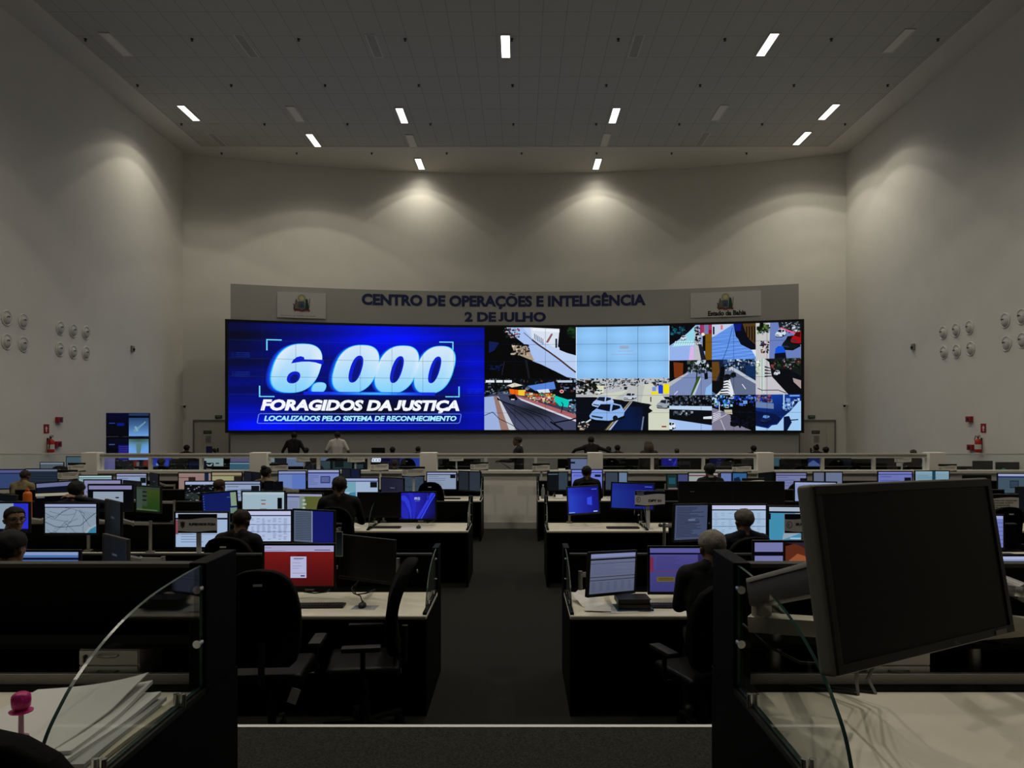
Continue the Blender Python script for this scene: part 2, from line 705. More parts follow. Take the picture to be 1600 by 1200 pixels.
def lamp_proto(lit):
    t = thing('ceiling_lamp', 'lamp', 'ceiling lamp')
    b = MB()
    for x0, x1, y0, y1 in ((-.15, -.115, -.66, .66), (.115, .15, -.66, .66), (-.115, .115, -.66, -.625), (-.115, .115, .625, .66)):
        b.box(x0, x1, y0, y1, -.03, .0)
    b.build('frame', M_WHITE, t)
    b = MB()
    b.box(-.115, .115, -.625, .625, -.02, -.001)
    b.build('diffuser', M_LENS if lit else M_LENSOFF, t)
    return t


lamp_on, lamp_off = lamp_proto(True), lamp_proto(False)


def lamp_light(x, y, z, watts, spread):
    ld = bpy.data.lights.new('lamp_light', 'AREA')
    ld.shape = 'RECTANGLE'
    ld.size, ld.size_y = 0.22, 1.24
    ld.energy = watts * .42
    ld.color = LAMP_COL
    ld.spread = R(spread)
    lo = bpy.data.objects.new('lamp_light', ld)
    COL.objects.link(lo)
    lo.location = (x, y, z)
    for size, k in ((102, .36), (120, .22)):           # the lens behind the diffuser throws a sharp-edged cone
        sd = bpy.data.lights.new('lamp_lens', 'SPOT')
        sd.energy = watts * k * 4
        sd.color = LAMP_COL
        sd.spot_size = R(size)
        sd.spot_blend = .10
        sd.shadow_soft_size = .06
        so = bpy.data.objects.new('lamp_lens', sd)
        COL.objects.link(so)
        so.location = (x, y, z - .01)
    return lo


used = set()
LAMPS = []
del LABELS['lamp']
for lit, rows in ((True, LIT), (False, UNLIT)):
    for px, py, D, lab in rows:
        p = P(px, py, D)
        p.z = ZT + (.02 if D < TY1 and TX0 < p.x < TX1 else 0)
        src = lamp_on if lit else lamp_off
        g = 'ceiling lamps'
        if lit in used:
            o = dup(src, p, 0, lab, g)
        else:
            used.add(lit)
            o = src
            o.location = p
            tag(o, lab, 'ceiling lamp', g)
        if lit:
            lamp_light(p.x, p.y, p.z - .034, LAMP_W * (.55 if D > 30 else 1), 132)
for k, (x, y) in enumerate(HALL):
    o = dup(lamp_on, (x, y, ZT + .02), 0, 'lit ceiling lamp over the desks', 'lamps over the desks')
    lamp_light(x, y, ZT - .014, LAMP_W_HALL, 140)

# dark ceiling slots (air outlets) and sprinklers
t0 = None
for px, py, D, lab in ((340, 219, 28.4, 'dark slot air outlet in the ceiling above the twin display stand'),
                       (1098, 218, 28.3, 'dark slot air outlet in the ceiling above the Estado da Bahia crest board'),
                       (385, 72, 21.3, 'thin dark slot outlet in the ceiling, highest row, above the twin displays'),
                       (585, 72, 21.3, 'thin dark slot outlet in the ceiling, highest row, beside the middle lamp'),
                       (994, 72, 21.3, 'thin dark slot outlet in the ceiling, highest row, above the street pictures')):
    p = P(px, py, D)
    p.z = ZT + .02
    if t0 is None:
        t0 = thing('ceiling_air_outlet', lab, 'air outlet', p, 0, 'ceiling air outlets')
        b = MB()
        for x0, x1, y0, y1 in ((-.14, -.11, -.66, .66), (.11, .14, -.66, .66), (-.11, .11, -.66, -.63), (-.11, .11, .63, .66)):
            b.box(x0, x1, y0, y1, -.012, 0)
        b.build('frame', M_CEILP, t0)
        b = MB()
        b.box(-.11, .11, -.63, .63, -.006, 0)
        for k in range(5):
            b.box(-.1 + k * .044, -.09 + k * .044, -.63, .63, -.012, -.004)
        b.build('grille', mat('dark_grille', (0.42, 0.41, 0.385), 0.6), t0)
    else:
        dup(t0, p, 0, lab, 'ceiling air outlets')
s0 = None
for y, x0, step, cnt in ((20.9, -11.8, 2.9, 9), (23.75, -11.8, 2.9, 9), (26.85, -11.8, 2.9, 9), (29.7, -11.5, 2.9, 8)):
    for k in range(cnt):
        loc = (x0 + k * step, y, ZT + (.02 if y < TY1 else 0))
        if s0 is None:
            s0 = thing('sprinkler', 'small dark sprinkler head in the pale ceiling', 'sprinkler', loc, 0, 'ceiling sprinklers')
            b = MB()
            b.lathe([(.045, 0), (.045, -.012), (.02, -.02), (.016, -.05), (.04, -.055), (.04, -.06), (0.0, -.06)], n=12)
            b.build('sprinkler_head', M_DARKMET, s0)
        else:
            dup(s0, loc, 0, 'small dark sprinkler head in the pale ceiling', 'ceiling sprinklers')

# ----------------------------------------------------------------- round air nozzles in the side walls
nz0 = None
for side, rows in (('left', [(10, 497, 'upper row, first at picture edge'), (36, 502, 'upper row, second from picture edge'),
                             (10, 534, 'lower row, first at picture edge'), (36, 538, 'lower row, second from picture edge'),
                             (94, 513, 'upper row of three, first'), (114, 517, 'upper row of three, middle'), (134, 520, 'upper row of three, last towards the corner'),
                             (93, 546, 'lower row of three, first'), (114, 550, 'lower row of three, middle'), (134, 552, 'lower row of three, last towards the corner')]),
                   ('right', [(1474, 520, 'upper row of three, last towards the corner'), (1494, 516, 'upper row of three, middle'), (1515, 512, 'upper row of three, first'),
                              (1475, 551, 'lower row of three, last towards the corner'), (1495, 549, 'lower row of three, middle'), (1517, 545, 'lower row of three, first'),
                              (1571, 501, 'upper row, second from picture edge'), (1597, 495, 'upper row, first at picture edge'),
                              (1573, 537, 'lower row, second from picture edge'), (1598, 532, 'lower row, first at picture edge')])):
    X = XL if side == 'left' else XR
    for px, py, wh in rows:
        D = X * F / (px - CX)
        p = P(px, py, D)
        p.x = X
        rz = -PI / 2 if side == 'left' else PI / 2
        lab = 'round air nozzle, ' + ('twin display wall, ' if side == 'left' else 'tilted monitor side, ') + wh
        if nz0 is None:
            nz0 = thing('air_nozzle', lab, 'air nozzle', p, 0, 'wall air nozzles')
            T = Matrix.Rotation(-PI / 2, 4, 'X')          # axis z -> +y
            b = MB()
            b.lathe([(.165, 0), (.20, .0), (.205, .018), (.185, .03), (.165, .012)], M=T, n=28)
            b.build('ring', M_WHITE, nz0, smooth=40)
            b = MB()
            b.lathe([(.168, .004), (.168, .006), (0, .006)], M=T, n=28)
            b.build('socket', mat('nozzle_socket', (0.10, 0.098, 0.09), 0.7), nz0)
            b = MB()
            b.ball((0, -.0, -.028), (.138, .075, .138), 4)
            b.bm.verts.ensure_lookup_table()
            bmesh.ops.bisect_plane(b.bm, geom=b.bm.verts[:] + b.bm.edges[:] + b.bm.faces[:], plane_co=(0, .007, 0), plane_no=(0, 1, 0), clear_inner=True)
            b.build('nozzle', mat('nozzle_grey', (0.50, 0.49, 0.46), 0.5), nz0, smooth=40)
            b = MB()
            b.lathe([(.045, .060), (.05, .078), (.04, .078), (.036, .062)], M=Matrix.Translation((0.02, 0, .045)) @ Matrix.Rotation(R(-30), 4, 'X') @ T, n=20)
            b.build('jet_opening', mat('nozzle_socket', (0, 0, 0)), nz0, smooth=40)
            nz0.rotation_euler = (0, 0, rz)
        else:
            dup(nz0, p, rz, lab, 'wall air nozzles')

# ----------------------------------------------------------------- fire points on the side walls
ext0 = None
for px, side, lab in ((74, 'left', 'red fire extinguisher on the wall beside the twin displays'), (1534, 'right', 'red fire extinguisher on the wall above the tilted dark monitor')):
    X = XL if side == 'left' else XR
    D = X * F / (px - CX)
    p = P(px, 707, D)
    p.x = X + (.1 if side == 'left' else -.1)
    rz = -PI / 2 if side == 'left' else PI / 2        # local +y points into the room
    if ext0 is None:
        ext0 = thing('fire_extinguisher', lab, 'fire extinguisher', p, rz, 'fire extinguishers')
        b = MB()
        b.lathe([(.07, 0), (.082, .01), (.085, .03), (.085, .30), (.07, .34), (.03, .37), (.022, .39), (0, .39)], n=24)
        b.build('cylinder', M_RED, ext0, smooth=50)
        b = MB()
        b.lathe([(.0865, .09), (.0865, .22)], n=24)
        b.build('label', M_TAG, ext0)
        b = MB()
        b.cyl((0, 0, .38), (0, 0, .43), .02)
        b.box(-.1, .02, -.012, .012, .42, .44, .004)
        b.box(-.1, .02, -.012, .012, .455, .47, .004)
        b.build('valve', M_DARKMET, ext0)
        b = MB()
        b.tube([(0.02, 0, .42), (.08, .02, .45), (.11, .03, .36), (.1, .02, .2), (.095, .0, .1)], .011)
        b.build('hose', M_WIRE, ext0, smooth=True)
        b = MB()
        b.box(-.03, .03, -.1, -.08, .1, .4)
        b.build('bracket', M_DARKMET, ext0)
    else:
        dup(ext0, p, rz, lab, 'fire extinguishers')
for px, py, side, kind, lab in ((72, 670, 'left', 'sign', 'red fire sign with white arrow above the extinguisher beside the twin displays'),
                                (1537, 669, 'right', 'sign', 'red fire sign with white arrow above the extinguisher over the tilted monitor'),
                                (90, 656, 'left', 'box', 'upper red alarm box on the wall beside the twin displays'),
                                (88, 694, 'left', 'box', 'lower red alarm box beside the extinguisher near the twin displays'),
                                (1517, 655, 'right', 'box', 'upper red alarm box on the wall above the tilted monitor'),
                                (1519, 699, 'right', 'box', 'lower red alarm box beside the extinguisher over the tilted monitor')):
    X = XL if side == 'left' else XR
    D = X * F / (px - CX)
    p = P(px, py, D)
    p.x = X
    rz = -PI / 2 if side == 'left' else PI / 2
    M = Matrix.Rotation(PI, 4, 'Z')
    if kind == 'sign':
        t = thing('fire_sign', lab, 'sign', p, rz)
        box_obj('board', M_WHITE, -.13, .13, 0, .008, -.13, .13, t)
        c = Canvas().rect(0, 0, 1, 1, '#8c1a16').poly([(.5, .18), (.74, .5), (.6, .5), (.6, .84), (.4, .84), (.4, .5), (.26, .5)], '#d8d2c8')
        c.flat('print', M_PRINT, .25, .25, t, Matrix.Translation((0, .009, 0)) @ M)
    else:
        t = thing('alarm_box', lab, 'alarm box', p, rz)
        b = MB()
        b.box(-.12, .12, 0, .09, -.08, .08, .012)
        b.build('housing', mat('alarm_red', (0.30, 0.015, 0.015), 0.4), t)
        b = MB()
        b.cyl((0, .09, 0), (0, .1, 0), .045)
        b.build('button', M_DARKMET, t)

# small wall devices
p = P(206, 545, 0)
for px, py, side, lab in ((206, 545, 'left', 'small grey wall detector beyond the three nozzles on the twin display wall'), (1428, 542, 'right', 'small grey wall detector beyond the three nozzles over the tilted monitor')):
    X = XL if side == 'left' else XR
    D = X * F / (px - CX)
    p = P(px, py, D)
    p.x = X
    t = thing('wall_detector', lab, 'detector', p, -PI / 2 if side == 'left' else PI / 2)
    b = MB()
    b.box(-.09, .09, 0, .06, -.1, .1, .015)
    b.build('housing', mat('detector_grey', (0.25, 0.24, 0.21), 0.5), t)
    b = MB()
    b.cyl((0, .06, -.02), (0, .1, -.02), .05, .035)
    b.build('lens', M_DARKMET, t)
for x, px, py, lab in ((XL, 280, 634, 'small dome camera high in the corner near the twin displays'), (XR, 1327, 633, 'small dome camera high in the corner beside the double door under the arch')):
    y = wall_y(x) - .15
    p = P(px, py, y)
    p.x = x + (.09 if x < 0 else -.09)
    t = thing('dome_camera', lab, 'camera', p)
    b = MB()
    b.box(-.09, .09, -.05, .05, 0, .05, .01)
    b.build('mount', M_WHITE, t)
    b = MB()
    b.ball((.03 if x < 0 else -.03, 0, -.03), .05)
    b.build('dome', M_DARKMET, t, smooth=True)

# ----------------------------------------------------------------- doors in the end wall
M_DOOR = mat('door_paint', (0.52, 0.50, 0.45), 0.55)
for k, (x0, x1, flip, lab) in enumerate(((-12.66, -11.42, 1, 'a'), (11.05, 12.3, -1, 'b'))):
    xc = (x0 + x1) / 2
    y = min(wall_y(x0), wall_y(x1)) - .0
    ang = math.atan2(-(xc - WCX), wall_y(xc) - WCY)
    t = bpy.data.objects.new('door_%d' % (k + 1), None)
    COL.objects.link(t)
    t.location = (xc, wall_y(xc), 0)
    t.rotation_euler = (0, 0, ang)
    struct(t)
    hw = (x1 - x0) / 2
    b = MB()
    b.box(-hw - .06, -hw, -.06, .06, 0, 2.22)
    b.box(hw, hw + .06, -.06, .06, 0, 2.22)
    b.box(-hw - .06, hw + .06, -.06, .06, 2.2, 2.27)
    b.build('door_frame', mat('door_frame_grey', (0.18, 0.175, 0.16), 0.6), t)
    b = MB()
    split = hw * .55 * -flip
    b.box(-hw, split - .004, -.04, .05, 0.01, 2.2)
    b.box(split + .004, hw, -.04, .05, 0.01, 2.2)
    b.build('door_leaf', M_DOOR, t)
    b = MB()
    hx = split + flip * .02 + .55 * flip
    b.box(hx - .03, hx + .03, -.05, -.04, 1.0, 1.16)
    b.cyl((hx, -.04, 1.08), (hx, -.1, 1.08), .012)
    b.cyl((hx, -.1, 1.08), (hx - .13 * flip, -.1, 1.08), .012)
    b.build('door_handle', M_DARKMET, t)
    c = Canvas().rect(0, 0, 1, 1, '#2a2f2a').rows(.12, .3, .88, .75, 2, '#8a8f86')
    c.flat('door_plate', M_PRINT, .30, .13, t, Matrix.Translation((-.15 + .1 * (k), -.042, 1.78)))
    c = Canvas().rect(0, 0, 1, 1, '#9a968c').rows(.15, .15, .85, .85, 6, '#77746c')
    c.flat('door_notice', M_PRINT, .21, .3, t, Matrix.Translation((-.12 + .1 * (k), -.042, 1.5)))
    s = thing('exit_sign', 'small dark sign above the door ' + ('near the twin displays' if k == 0 else 'at the street picture end'), 'sign', t.matrix_basis @ Vector((.25 if k == 0 else -.2, -.02, 2.38)), ang)
    box_obj('board', M_DARKMET, -.13, .13, -.02, .02, -.06, .06, s)
    Canvas().rect(0, 0, 1, 1, '#3b4a3f').rows(.15, .3, .85, .8, 1, '#9aa69a').flat('print', M_PRINT, .25, .11, s, Matrix.Translation((0, -.021, 0)))

# ----------------------------------------------------------------- the curved grey cladding around the video wall
VCX, VCY, VR = -0.165, -1.8, 32.4


def arc_pt(a, z, r):
    return Vector((VCX + r * math.sin(a), VCY + r * math.cos(a), z))


sur = thing('video_wall_surround', 'curved grey wall cladding around the huge video wall, with dark blue lettering', 'wall cladding', (0, 0, 0))
b = MB()
A0, A1 = math.asin((-10.82 - VCX) / VR), math.asin((10.49 - VCX) / VR)
n = 40
poly = [tuple(arc_pt(A0 + (A1 - A0) * k / n, 0, VR)[:2]) for k in range(n + 1)] + [tuple(arc_pt(A1 - (A1 - A0) * k / n, 0, VR + .55)[:2]) for k in range(n + 1)]
b.prism(poly, 'z', 0, 7.37)
b.build('cladding', M_SURR, sur, smooth=30)


def arc_of_px(px):
    lo, hi = -.5, .5
    for _ in range(40):
        a = (lo + hi) / 2
        q = arc_pt(a, 0, VR)
        if CX + F * q.x / q.y < px:
            lo = a
        else:
            hi = a
    return a


def letters(name, s, px0, px1, zt, zb, m, parent, bold, r=VR - .012):
    """raised lettering on the curved cladding"""
    a0, a1 = arc_of_px(px0), arc_of_px(px1)
    vs, tr = text_tris(s, 0, bold)
    base = [p[1] for p in text_tris('H', 0, bold)[0]]
    x0, x1, y0, y1 = min(p[0] for p in vs), max(p[0] for p in vs), min(base), max(base)
    V, Fc = [], []
    for rr in (r, VR + .005):
        for x, y in vs:
            V.append(arc_pt(a0 + (x - x0) / (x1 - x0) * (a1 - a0), zb + (y - y0) / (y1 - y0) * (zt - zb), rr))
    N = len(vs)
    edges = {}
    for t in tr:
        Fc.append(t)
        for i in range(3):
            e = (t[i], t[(i + 1) % 3])
            edges[e] = edges.get(e, 0) + 1
    for (i, j) in edges:
        if (j, i) not in edges:
            Fc.append((i, N + i, N + j, j))
    me = bpy.data.meshes.new(name)
    me.from_pydata(V, [], Fc)
    me.materials.append(m)
    o = bpy.data.objects.new(name, me)
    COL.objects.link(o)
    o.parent = parent
    return o


M_LET = mat('blue_letters', (0.016, 0.022, 0.085), 0.5)
Dm = 30.55
letters('lettering', 'CENTRO DE OPERAÇÕES E INTELIGÊNCIA', 565, 1009, ZC + (CY - 462) / F * Dm, ZC + (CY - 479) / F * Dm, M_LET, sur, .045)
letters('lettering', '2 DE JULHO', 726, 853, ZC + (CY - 487.5) / F * Dm, ZC + (CY - 502.5) / F * Dm, M_LET, sur, .045)


def crest(c, u, v, s, asp):
    """a simplified coat of arms: sun, shield, two supporters, ribbon; s = its height"""
    w = s / asp
    c.disc(u, v - s * .30, w * .22, s * .22, '#8f8c72')
    c.disc(u, v - s * .30, w * .13, s * .13, '#b3ac84')
    c.poly([(u - w * .2, v - s * .12), (u + w * .16, v - s * .12), (u + w * .16, v + s * .26), (u - w * .2, v + s * .26)], '#47525f')
    c.poly([(u - w * .1, v + s * .2), (u - w * .02, v - s * .04), (u + w * .1, v + s * .2)], '#2c3a58')
    c.poly([(u + w * .17, v + s * .28), (u + w * .2, v - s * .22), (u + w * .26, v - s * .3), (u + w * .33, v - s * .2), (u + w * .4, v + s * .28)], '#1e4034')
    c.line(u + w * .43, v - s * .28, u + w * .40, v + s * .2, s * .04, '#6a5a48', asp)
    c.poly([(u - w * .42, v + s * .26), (u - w * .34, v - s * .2), (u - w * .27, v - s * .26), (u - w * .21, v - s * .1), (u - w * .2, v + s * .26)], '#6b5f55')
    c.path([(u - w * .46, v + s * .02), (u - w * .40, v + s * .1), (u - w * .42, v + s * .34)], s * .05, '#1c1f1c', asp)
    c.path([(u - w * .4, v + s * .38), (u - w * .2, v + s * .34), (u, v + s * .40), (u + w * .2, v + s * .34), (u + w * .44, v + s * .38)], s * .09, '#6e2a2a', asp)
    c.path([(u - w * .4, v + s * .30), (u + w * .4, v + s * .30)], s * .035, '#33403a', asp)


def crest_board(px0, px1, py0, py1, label, words, tb, ts, cv, cs):
    a = arc_of_px((px0 + px1) / 2)
    q = arc_pt(a, 0, VR - .03)
    D = q.y
    wd = (px1 - px0) / F * D / math.cos(a) ** 1
    zt, zb = ZC + (CY - py0) / F * D, ZC + (CY - py1) / F * D
    h = zt - zb
    t = thing('crest_board', label, 'board', (q.x, q.y, (zt + zb) / 2), -a)
    bd = MB()
    bd.box(-wd / 2, wd / 2, -.012, .010, -h / 2, h / 2)
    bd.build('board', mat('board_white', (0.46, 0.455, 0.44), 0.55), t)
    c = Canvas()
    asp = wd / h
    crest(c, .5, cv, cs, asp)
    c.flat('coat_of_arms', M_PRINT, wd, h, t, Matrix.Translation((0, -.014, 0)), step=.0008)
    c = Canvas()
    c.text(words, tb[0], tb[1], tb[2], tb[3], '#161614', 0, ts)
    c.flat('caption', M_PRINT, wd, h, t, Matrix.Translation((0, -.014, 0)), box=(-1, -1, 2, 2))


crest_board(436, 507, 457, 497, 'white board with coat of arms captioned Governo do Estado da Bahia', 'Governo do Estado da Bahia', (.07, .93, .79, .915), .06, .44, .70)
crest_board(1082, 1185, 456, 495, 'paler grey board with coat of arms captioned Estado da Bahia', 'Estado da Bahia', (.25, .75, .79, .95), .05, .42, .70)

# ================================================================= THE VIDEO WALL: 18 x 6 flat panels on an arc
DR = VR - .10                               # radius of the display faces
CH = 1.211
DA = 2 * math.asin(CH / 2 / DR)
ZB, ROW = 1.865, 0.678
ZD = ZB + 6 * ROW
vw = thing('video_wall', 'huge curved video wall of tiled panels showing 6.000 poster and street camera pictures', 'video wall', (0, 0, 0))
b = MB()
nk = 18
e = .045
fr = [tuple(arc_pt((k - nk / 2) * DA * (1.003), 0, DR - .01)[:2]) for k in range(nk + 1)] + [tuple(arc_pt((k - nk / 2) * DA * 1.003, 0, VR + .02)[:2]) for k in range(nk, -1, -1)]
b.prism(fr, 'z', ZD, ZD + .09)
b.prism(fr, 'z', ZB - .09, ZB)
for k, sgn in ((0, -1), (nk, 1)):
    a, a2 = (k - nk / 2) * DA * 1.0, (k - nk / 2) * DA + sgn * .0035
    b.prism([tuple(arc_pt(a, 0, DR - .01)[:2]), tuple(arc_pt(a2, 0, DR - .01)[:2]), tuple(arc_pt(a2, 0, VR + .02)[:2]), tuple(arc_pt(a, 0, VR + .02)[:2])], 'z', ZB - .09, ZD + .09)
b.build('frame', mat('video_wall_frame', (0.006, 0.006, 0.007), 0.5), vw)
b = MB()
b.prism([tuple(arc_pt((k - nk / 2) * DA, 0, DR + .012)[:2]) for k in range(nk + 1)] + [tuple(arc_pt((k - nk / 2) * DA, 0, VR + .02)[:2]) for k in range(nk, -1, -1)], 'z', ZB, ZD)
b.build('panel_backing', M_OFF, vw)


def wall_picture(c, name, c0, c1, r0, r1, label):
    for k in range(math.ceil(c0 + 1e-6), math.ceil(c1 - 1e-6)):
        u = (k - c0) / (c1 - c0)
        c.rect(u - .004 / (c1 - c0), 0, u + .004 / (c1 - c0), 1, '#14213a')
    for k in range(r0 + 1, r1):
        v = (k - r0) / (r1 - r0)
        c.rect(0, v - .007 / (r1 - r0), 1, v + .007 / (r1 - r0), '#1c2c48')

    def place(u, v, um):
        cm = c0 + um * (c1 - c0)
        k = min(17, max(0, math.floor(cm)))
        p, q = arc_pt((k - 9) * DA, 0, DR), arc_pt((k + 1 - 9) * DA, 0, DR)
        t = c0 + u * (c1 - c0) - k
        r = p.lerp(q, t)
        r.z = ZD - (r0 + v * (r1 - r0)) * ROW
        return r

    def normal(u):
        a = (c0 + u * (c1 - c0) - 9) * DA
        return Vector((-math.sin(a), -math.cos(a), 0))
    c.gamma = 1.0 if c1 == 8 or name == 'pale_display' else 1.3
    cuts = [(k - c0) / (c1 - c0) for k in range(math.ceil(c0 + 1e-6), math.ceil(c1 - 1e-6))]
    me = c.mesh(name, place, normal, cuts, .0004)
    me.materials.append(M_SCREEN)
    o = bpy.data.objects.new(name, me)
    COL.objects.link(o)
    o.parent = vw
    o['label'] = label
    return o


rnd = random.Random(5)


def blobs(c, u0, v0, u1, v1, n, cols, s0=.02, s1=.06, asp=1.6):
    """leaves, clutter: many small patches"""
    n, s0, s1 = int(n * 2.4), s0 * .55, s1 * .62
    for k in range(n):
        u, v, s = u0 + (u1 - u0) * rnd.random(), v0 + (v1 - v0) * rnd.random(), s0 + (s1 - s0) * rnd.random()
        col = mix(rnd.choice(cols), rnd.choice(cols), .45 * rnd.random())
        t = 'same' if k % 12 else 'new'
        if rnd.random() < .5:
            a, b2 = s / asp * rnd.uniform(.4, 2.2), s * rnd.uniform(.3, 1.5)
            sk = rnd.uniform(-.4, .4) * s
            c.items.append(([(u - a, v - b2), (u + a, v - b2 + sk), (u + a, v + b2 + sk), (u - a, v + b2)], col, t))
        else:
            m = rnd.randint(5, 8)
            a, b2 = s / asp * rnd.uniform(.7, 1.6), s * rnd.uniform(.6, 1.3)
            c.items.append(([(u + a * (.55 + .5 * rnd.random()) * math.cos(2 * PI * j / m), v + b2 * (.55 + .5 * rnd.random()) * math.sin(2 * PI * j / m)) for j in range(m)], col, t))
    return c


# --- the blue poster
c = Canvas()


def poster_bg(u, v):
    d = math.exp(-((u - .62) / .25) ** 2 - ((v - .10) / .30) ** 2)
    e = math.exp(-((u - .10) / .2) ** 2 - ((v - .95) / .22) ** 2) + .8 * math.exp(-((u - .97) / .08) ** 2 - ((v - .6) / .5) ** 2) + .7 * math.exp(-((u - .5) / .4) ** 2 - ((v - 1.0) / .12) ** 2)
    dk = math.exp(-((u - .5) / .42) ** 2 - ((v - .78) / .10) ** 2) + .8 * math.exp(-((u - .02) / .13) ** 2 - ((v - .1) / .35) ** 2)
    st = .12 * math.sin(v * 37 + u * 5) * math.sin(v * 13)
    t = min(1, max(0, .34 + .62 * d + .55 * e - .36 * dk + st))
    return mix('#04061e', '#0010f4', t)


c.grad(0, 0, 1, 1, poster_bg, 48, 30)
for j in range(3):
    for i in range(12):
        for (u0, v0) in ((.015, .28), (.015, .46), (.93, .60)):
            c.items.append(([(u0 + i * .0055, v0 + j * .018), (u0 + i * .0055 + .002, v0 + j * .018), (u0 + i * .0055 + .002, v0 + j * .018 + .006), (u0 + i * .0055, v0 + j * .018 + .006)], '#2a55d8', 'same'))
for (u, v, du, dv) in ((.139, .150, 1, 1), (.874, .141, -1, 1), (.112, .690, 1, -1), (.899, .682, -1, -1)):
    c.rect(min(u, u + .058 * du), min(v, v + .010 * dv), max(u, u + .058 * du), max(v, v + .010 * dv), '#6fd6ff')
    c.rect(min(u, u + .005 * du), min(v, v + .105 * dv), max(u, u + .005 * du), max(v, v + .105 * dv), '#6fd6ff')
g = lambda u, v: mix('#c6e6fb', '#7fd0fb', (v - .40) / .24) if v > .40 else mix('#cfe4f8', '#dceefb', (v - .18) / .2)


def sup(cu, cv, ru, rv, n=2.5, m=44, a0=0.0, a1=2 * PI):
    out = []
    for k in range(m):
        a = a0 + (a1 - a0) * k / m
        ca, sa = math.cos(a), math.sin(a)
        out.append((cu + ru * math.copysign(abs(ca) ** (2 / n), ca), cv + rv * math.copysign(abs(sa) ** (2 / n), sa)))
    return out


def big_number(c, u0, v0, u1, v1, fill, hole=None, grow=0.0):
    f = lambda pts: [(u0 + (u + (.5 - v) * .075 - .0) * (u1 - u0), v0 + v * (v1 - v0)) for u, v in pts]
    gu, gv = grow * .45, grow
    for cu, ru in ((.135, .125), (.4535, .117), (.680, .1115), (.892, .104)):
        c.poly(f(sup(cu, .5, ru + gu, .5 + gv)), fill)
    c.poly(f(sup(.283, .895, .036 + gu, .105 + gv)), fill)
    if hole:
        for cu, ru in ((.4535, .033), (.680, .031), (.892, .029)):
            c.poly(f(sup(cu, .5, ru, .285, 2.3)), hole)
            c.poly(f(sup(cu + .006, .52, ru * .55, .24, 2.3)), '#06107c')
        c.poly(f(sup(.132, .69, .034, .125, 2.2)), hole)
        c.poly(f(sup(.137, .71, .02, .085, 2.2)), '#06107c')
        c.poly(f([(.098, .405), (.103, .33), (.118, .27), (.138, .25), (.156, .27), (.162, .315), (.2675, .315), (.2675, .42), (.252, .405), (.225, .375), (.190, .360), (.150, .365), (.120, .385)]), hole)
    return c


for k in range(5):
    big_number(c, .140 + .003 * k, .193 - .0015 * k, .868 + .001 * k, .652 - .002 * k, mix('#0a1e9c', '#0f4fe8', k / 4), None, .012)
big_number(c, .155, .186, .876, .646, '#18b8ff', None, .008)
big_number(c, .157, .188, .875, .645, g, '#0a1ed0')
c.grad(.28, .635, .80, .668, lambda u, v: mix('#0a22e0', '#40c8ff', math.exp(-((u - .56) / .14) ** 2 - ((v - .65) / .012) ** 2)), 24, 4)
c.text('FORAGIDOS DA JUSTIÇA', .118, .712, .898, .815, '#f3f6ff', .2, .05)
bx = [(.116, .845), (.902, .845), (.905, .855), (.899, .925), (.893, .935), (.109, .935), (.106, .925), (.111, .855)]
c.path(bx + bx[:1], .006, '#5f7ff0', 1.78)
c.text('LOCALIZADOS PELO SISTEMA DE RECONHECIMENTO', .131, .864, .886, .913, '#a6ecff', .2, .04)
wall_picture(c, 'poster_display', 0, 8, 0, 6, 'blue poster reading 6.000 FORAGIDOS DA JUSTIÇA, LOCALIZADOS PELO SISTEMA DE RECONHECIMENTO')

# --- shaded street with the white building
c = Canvas().rect(0, 0, 1, 1, '#07080d')
c.poly([(.24, 0), (.42, 0), (.62, .28), (1, .75), (1, 1), (.9, .97), (.78, .86), (.62, .72), (.53, .66), (.49, .4), (.36, .22)], '#b9cdf2')
c.poly([(.42, 0), (.52, 0), (.82, .40), (1, .52), (1, .86), (.72, .52), (.56, .30)], '#c9d9f4')
c.poly([(.50, .0), (.82, .03), (.80, .42), (.66, .30), (.52, .20)], '#dfe6f2')
c.poly([(.52, .06), (.82, .10), (.82, .05), (.53, .01)], '#eef2f8')
for k in range(6):
    c.rect(.545 + k * .018, .12 + k * .02, .552 + k * .018, .22 + k * .022, '#30425a')
c.poly([(.73, .12), (.75, .13), (.695, .30), (.672, .29)], '#9a6a70')
c.rect(.775, .22, .795, .40, '#2c4050')
c.poly([(.82, 0), (1, 0), (1, .55), (.9, .5), (.82, .44)], '#0a0d10')
blobs(c, .93, .02, 1, .2, 14, ['#2e5a34', '#1d3d28', '#16241e'], .03, .06)
c.path([(.52, .24), (.60, .35), (.70, .47), (.83, .64), (.94, .8), (1, .88)], .03, '#5b3c36', 1.6)
c.path([(.43, .1), (.52, .24)], .012, '#5a5260', 1.6)
c.poly([(.30, .36), (.36, .32), (.46, .36), (.50, .48), (.55, .66), (.46, .60), (.33, .50)], '#b9ab98')
blobs(c, .3, .33, .48, .55, 26, ['#2a2a28', '#6a6258', '#e2d6c4', '#38322e'], .015, .035)
c.path([(.45, .38), (.45, .54)], .02, '#6a2a34', 1.6)
c.path([(.31, .33), (.48, .35)], .03, '#0b0c0e', 1.6)
blobs(c, .22, .02, .38, .2, 30, ['#12301a', '#d8e4f4', '#0a0f0c', '#4a5a6c', '#b05a6a'], .012, .03)
c.poly([(.05, .27), (.16, .30), (.11, .45), (.05, .50)], '#22306a')
c.path([(.22, .66), (.19, .93)], .012, '#3c3c40', 1.6)
c.poly([(.44, .62), (.47, .64), (.50, 1), (.48, 1)], '#2a2c32')
for k in range(7):
    c.poly([(.72 + k * .045, .80 + k * .025), (.80 + k * .04, .84 + k * .022), (.74 + k * .045, .83 + k * .028)], '#b9cdf2')
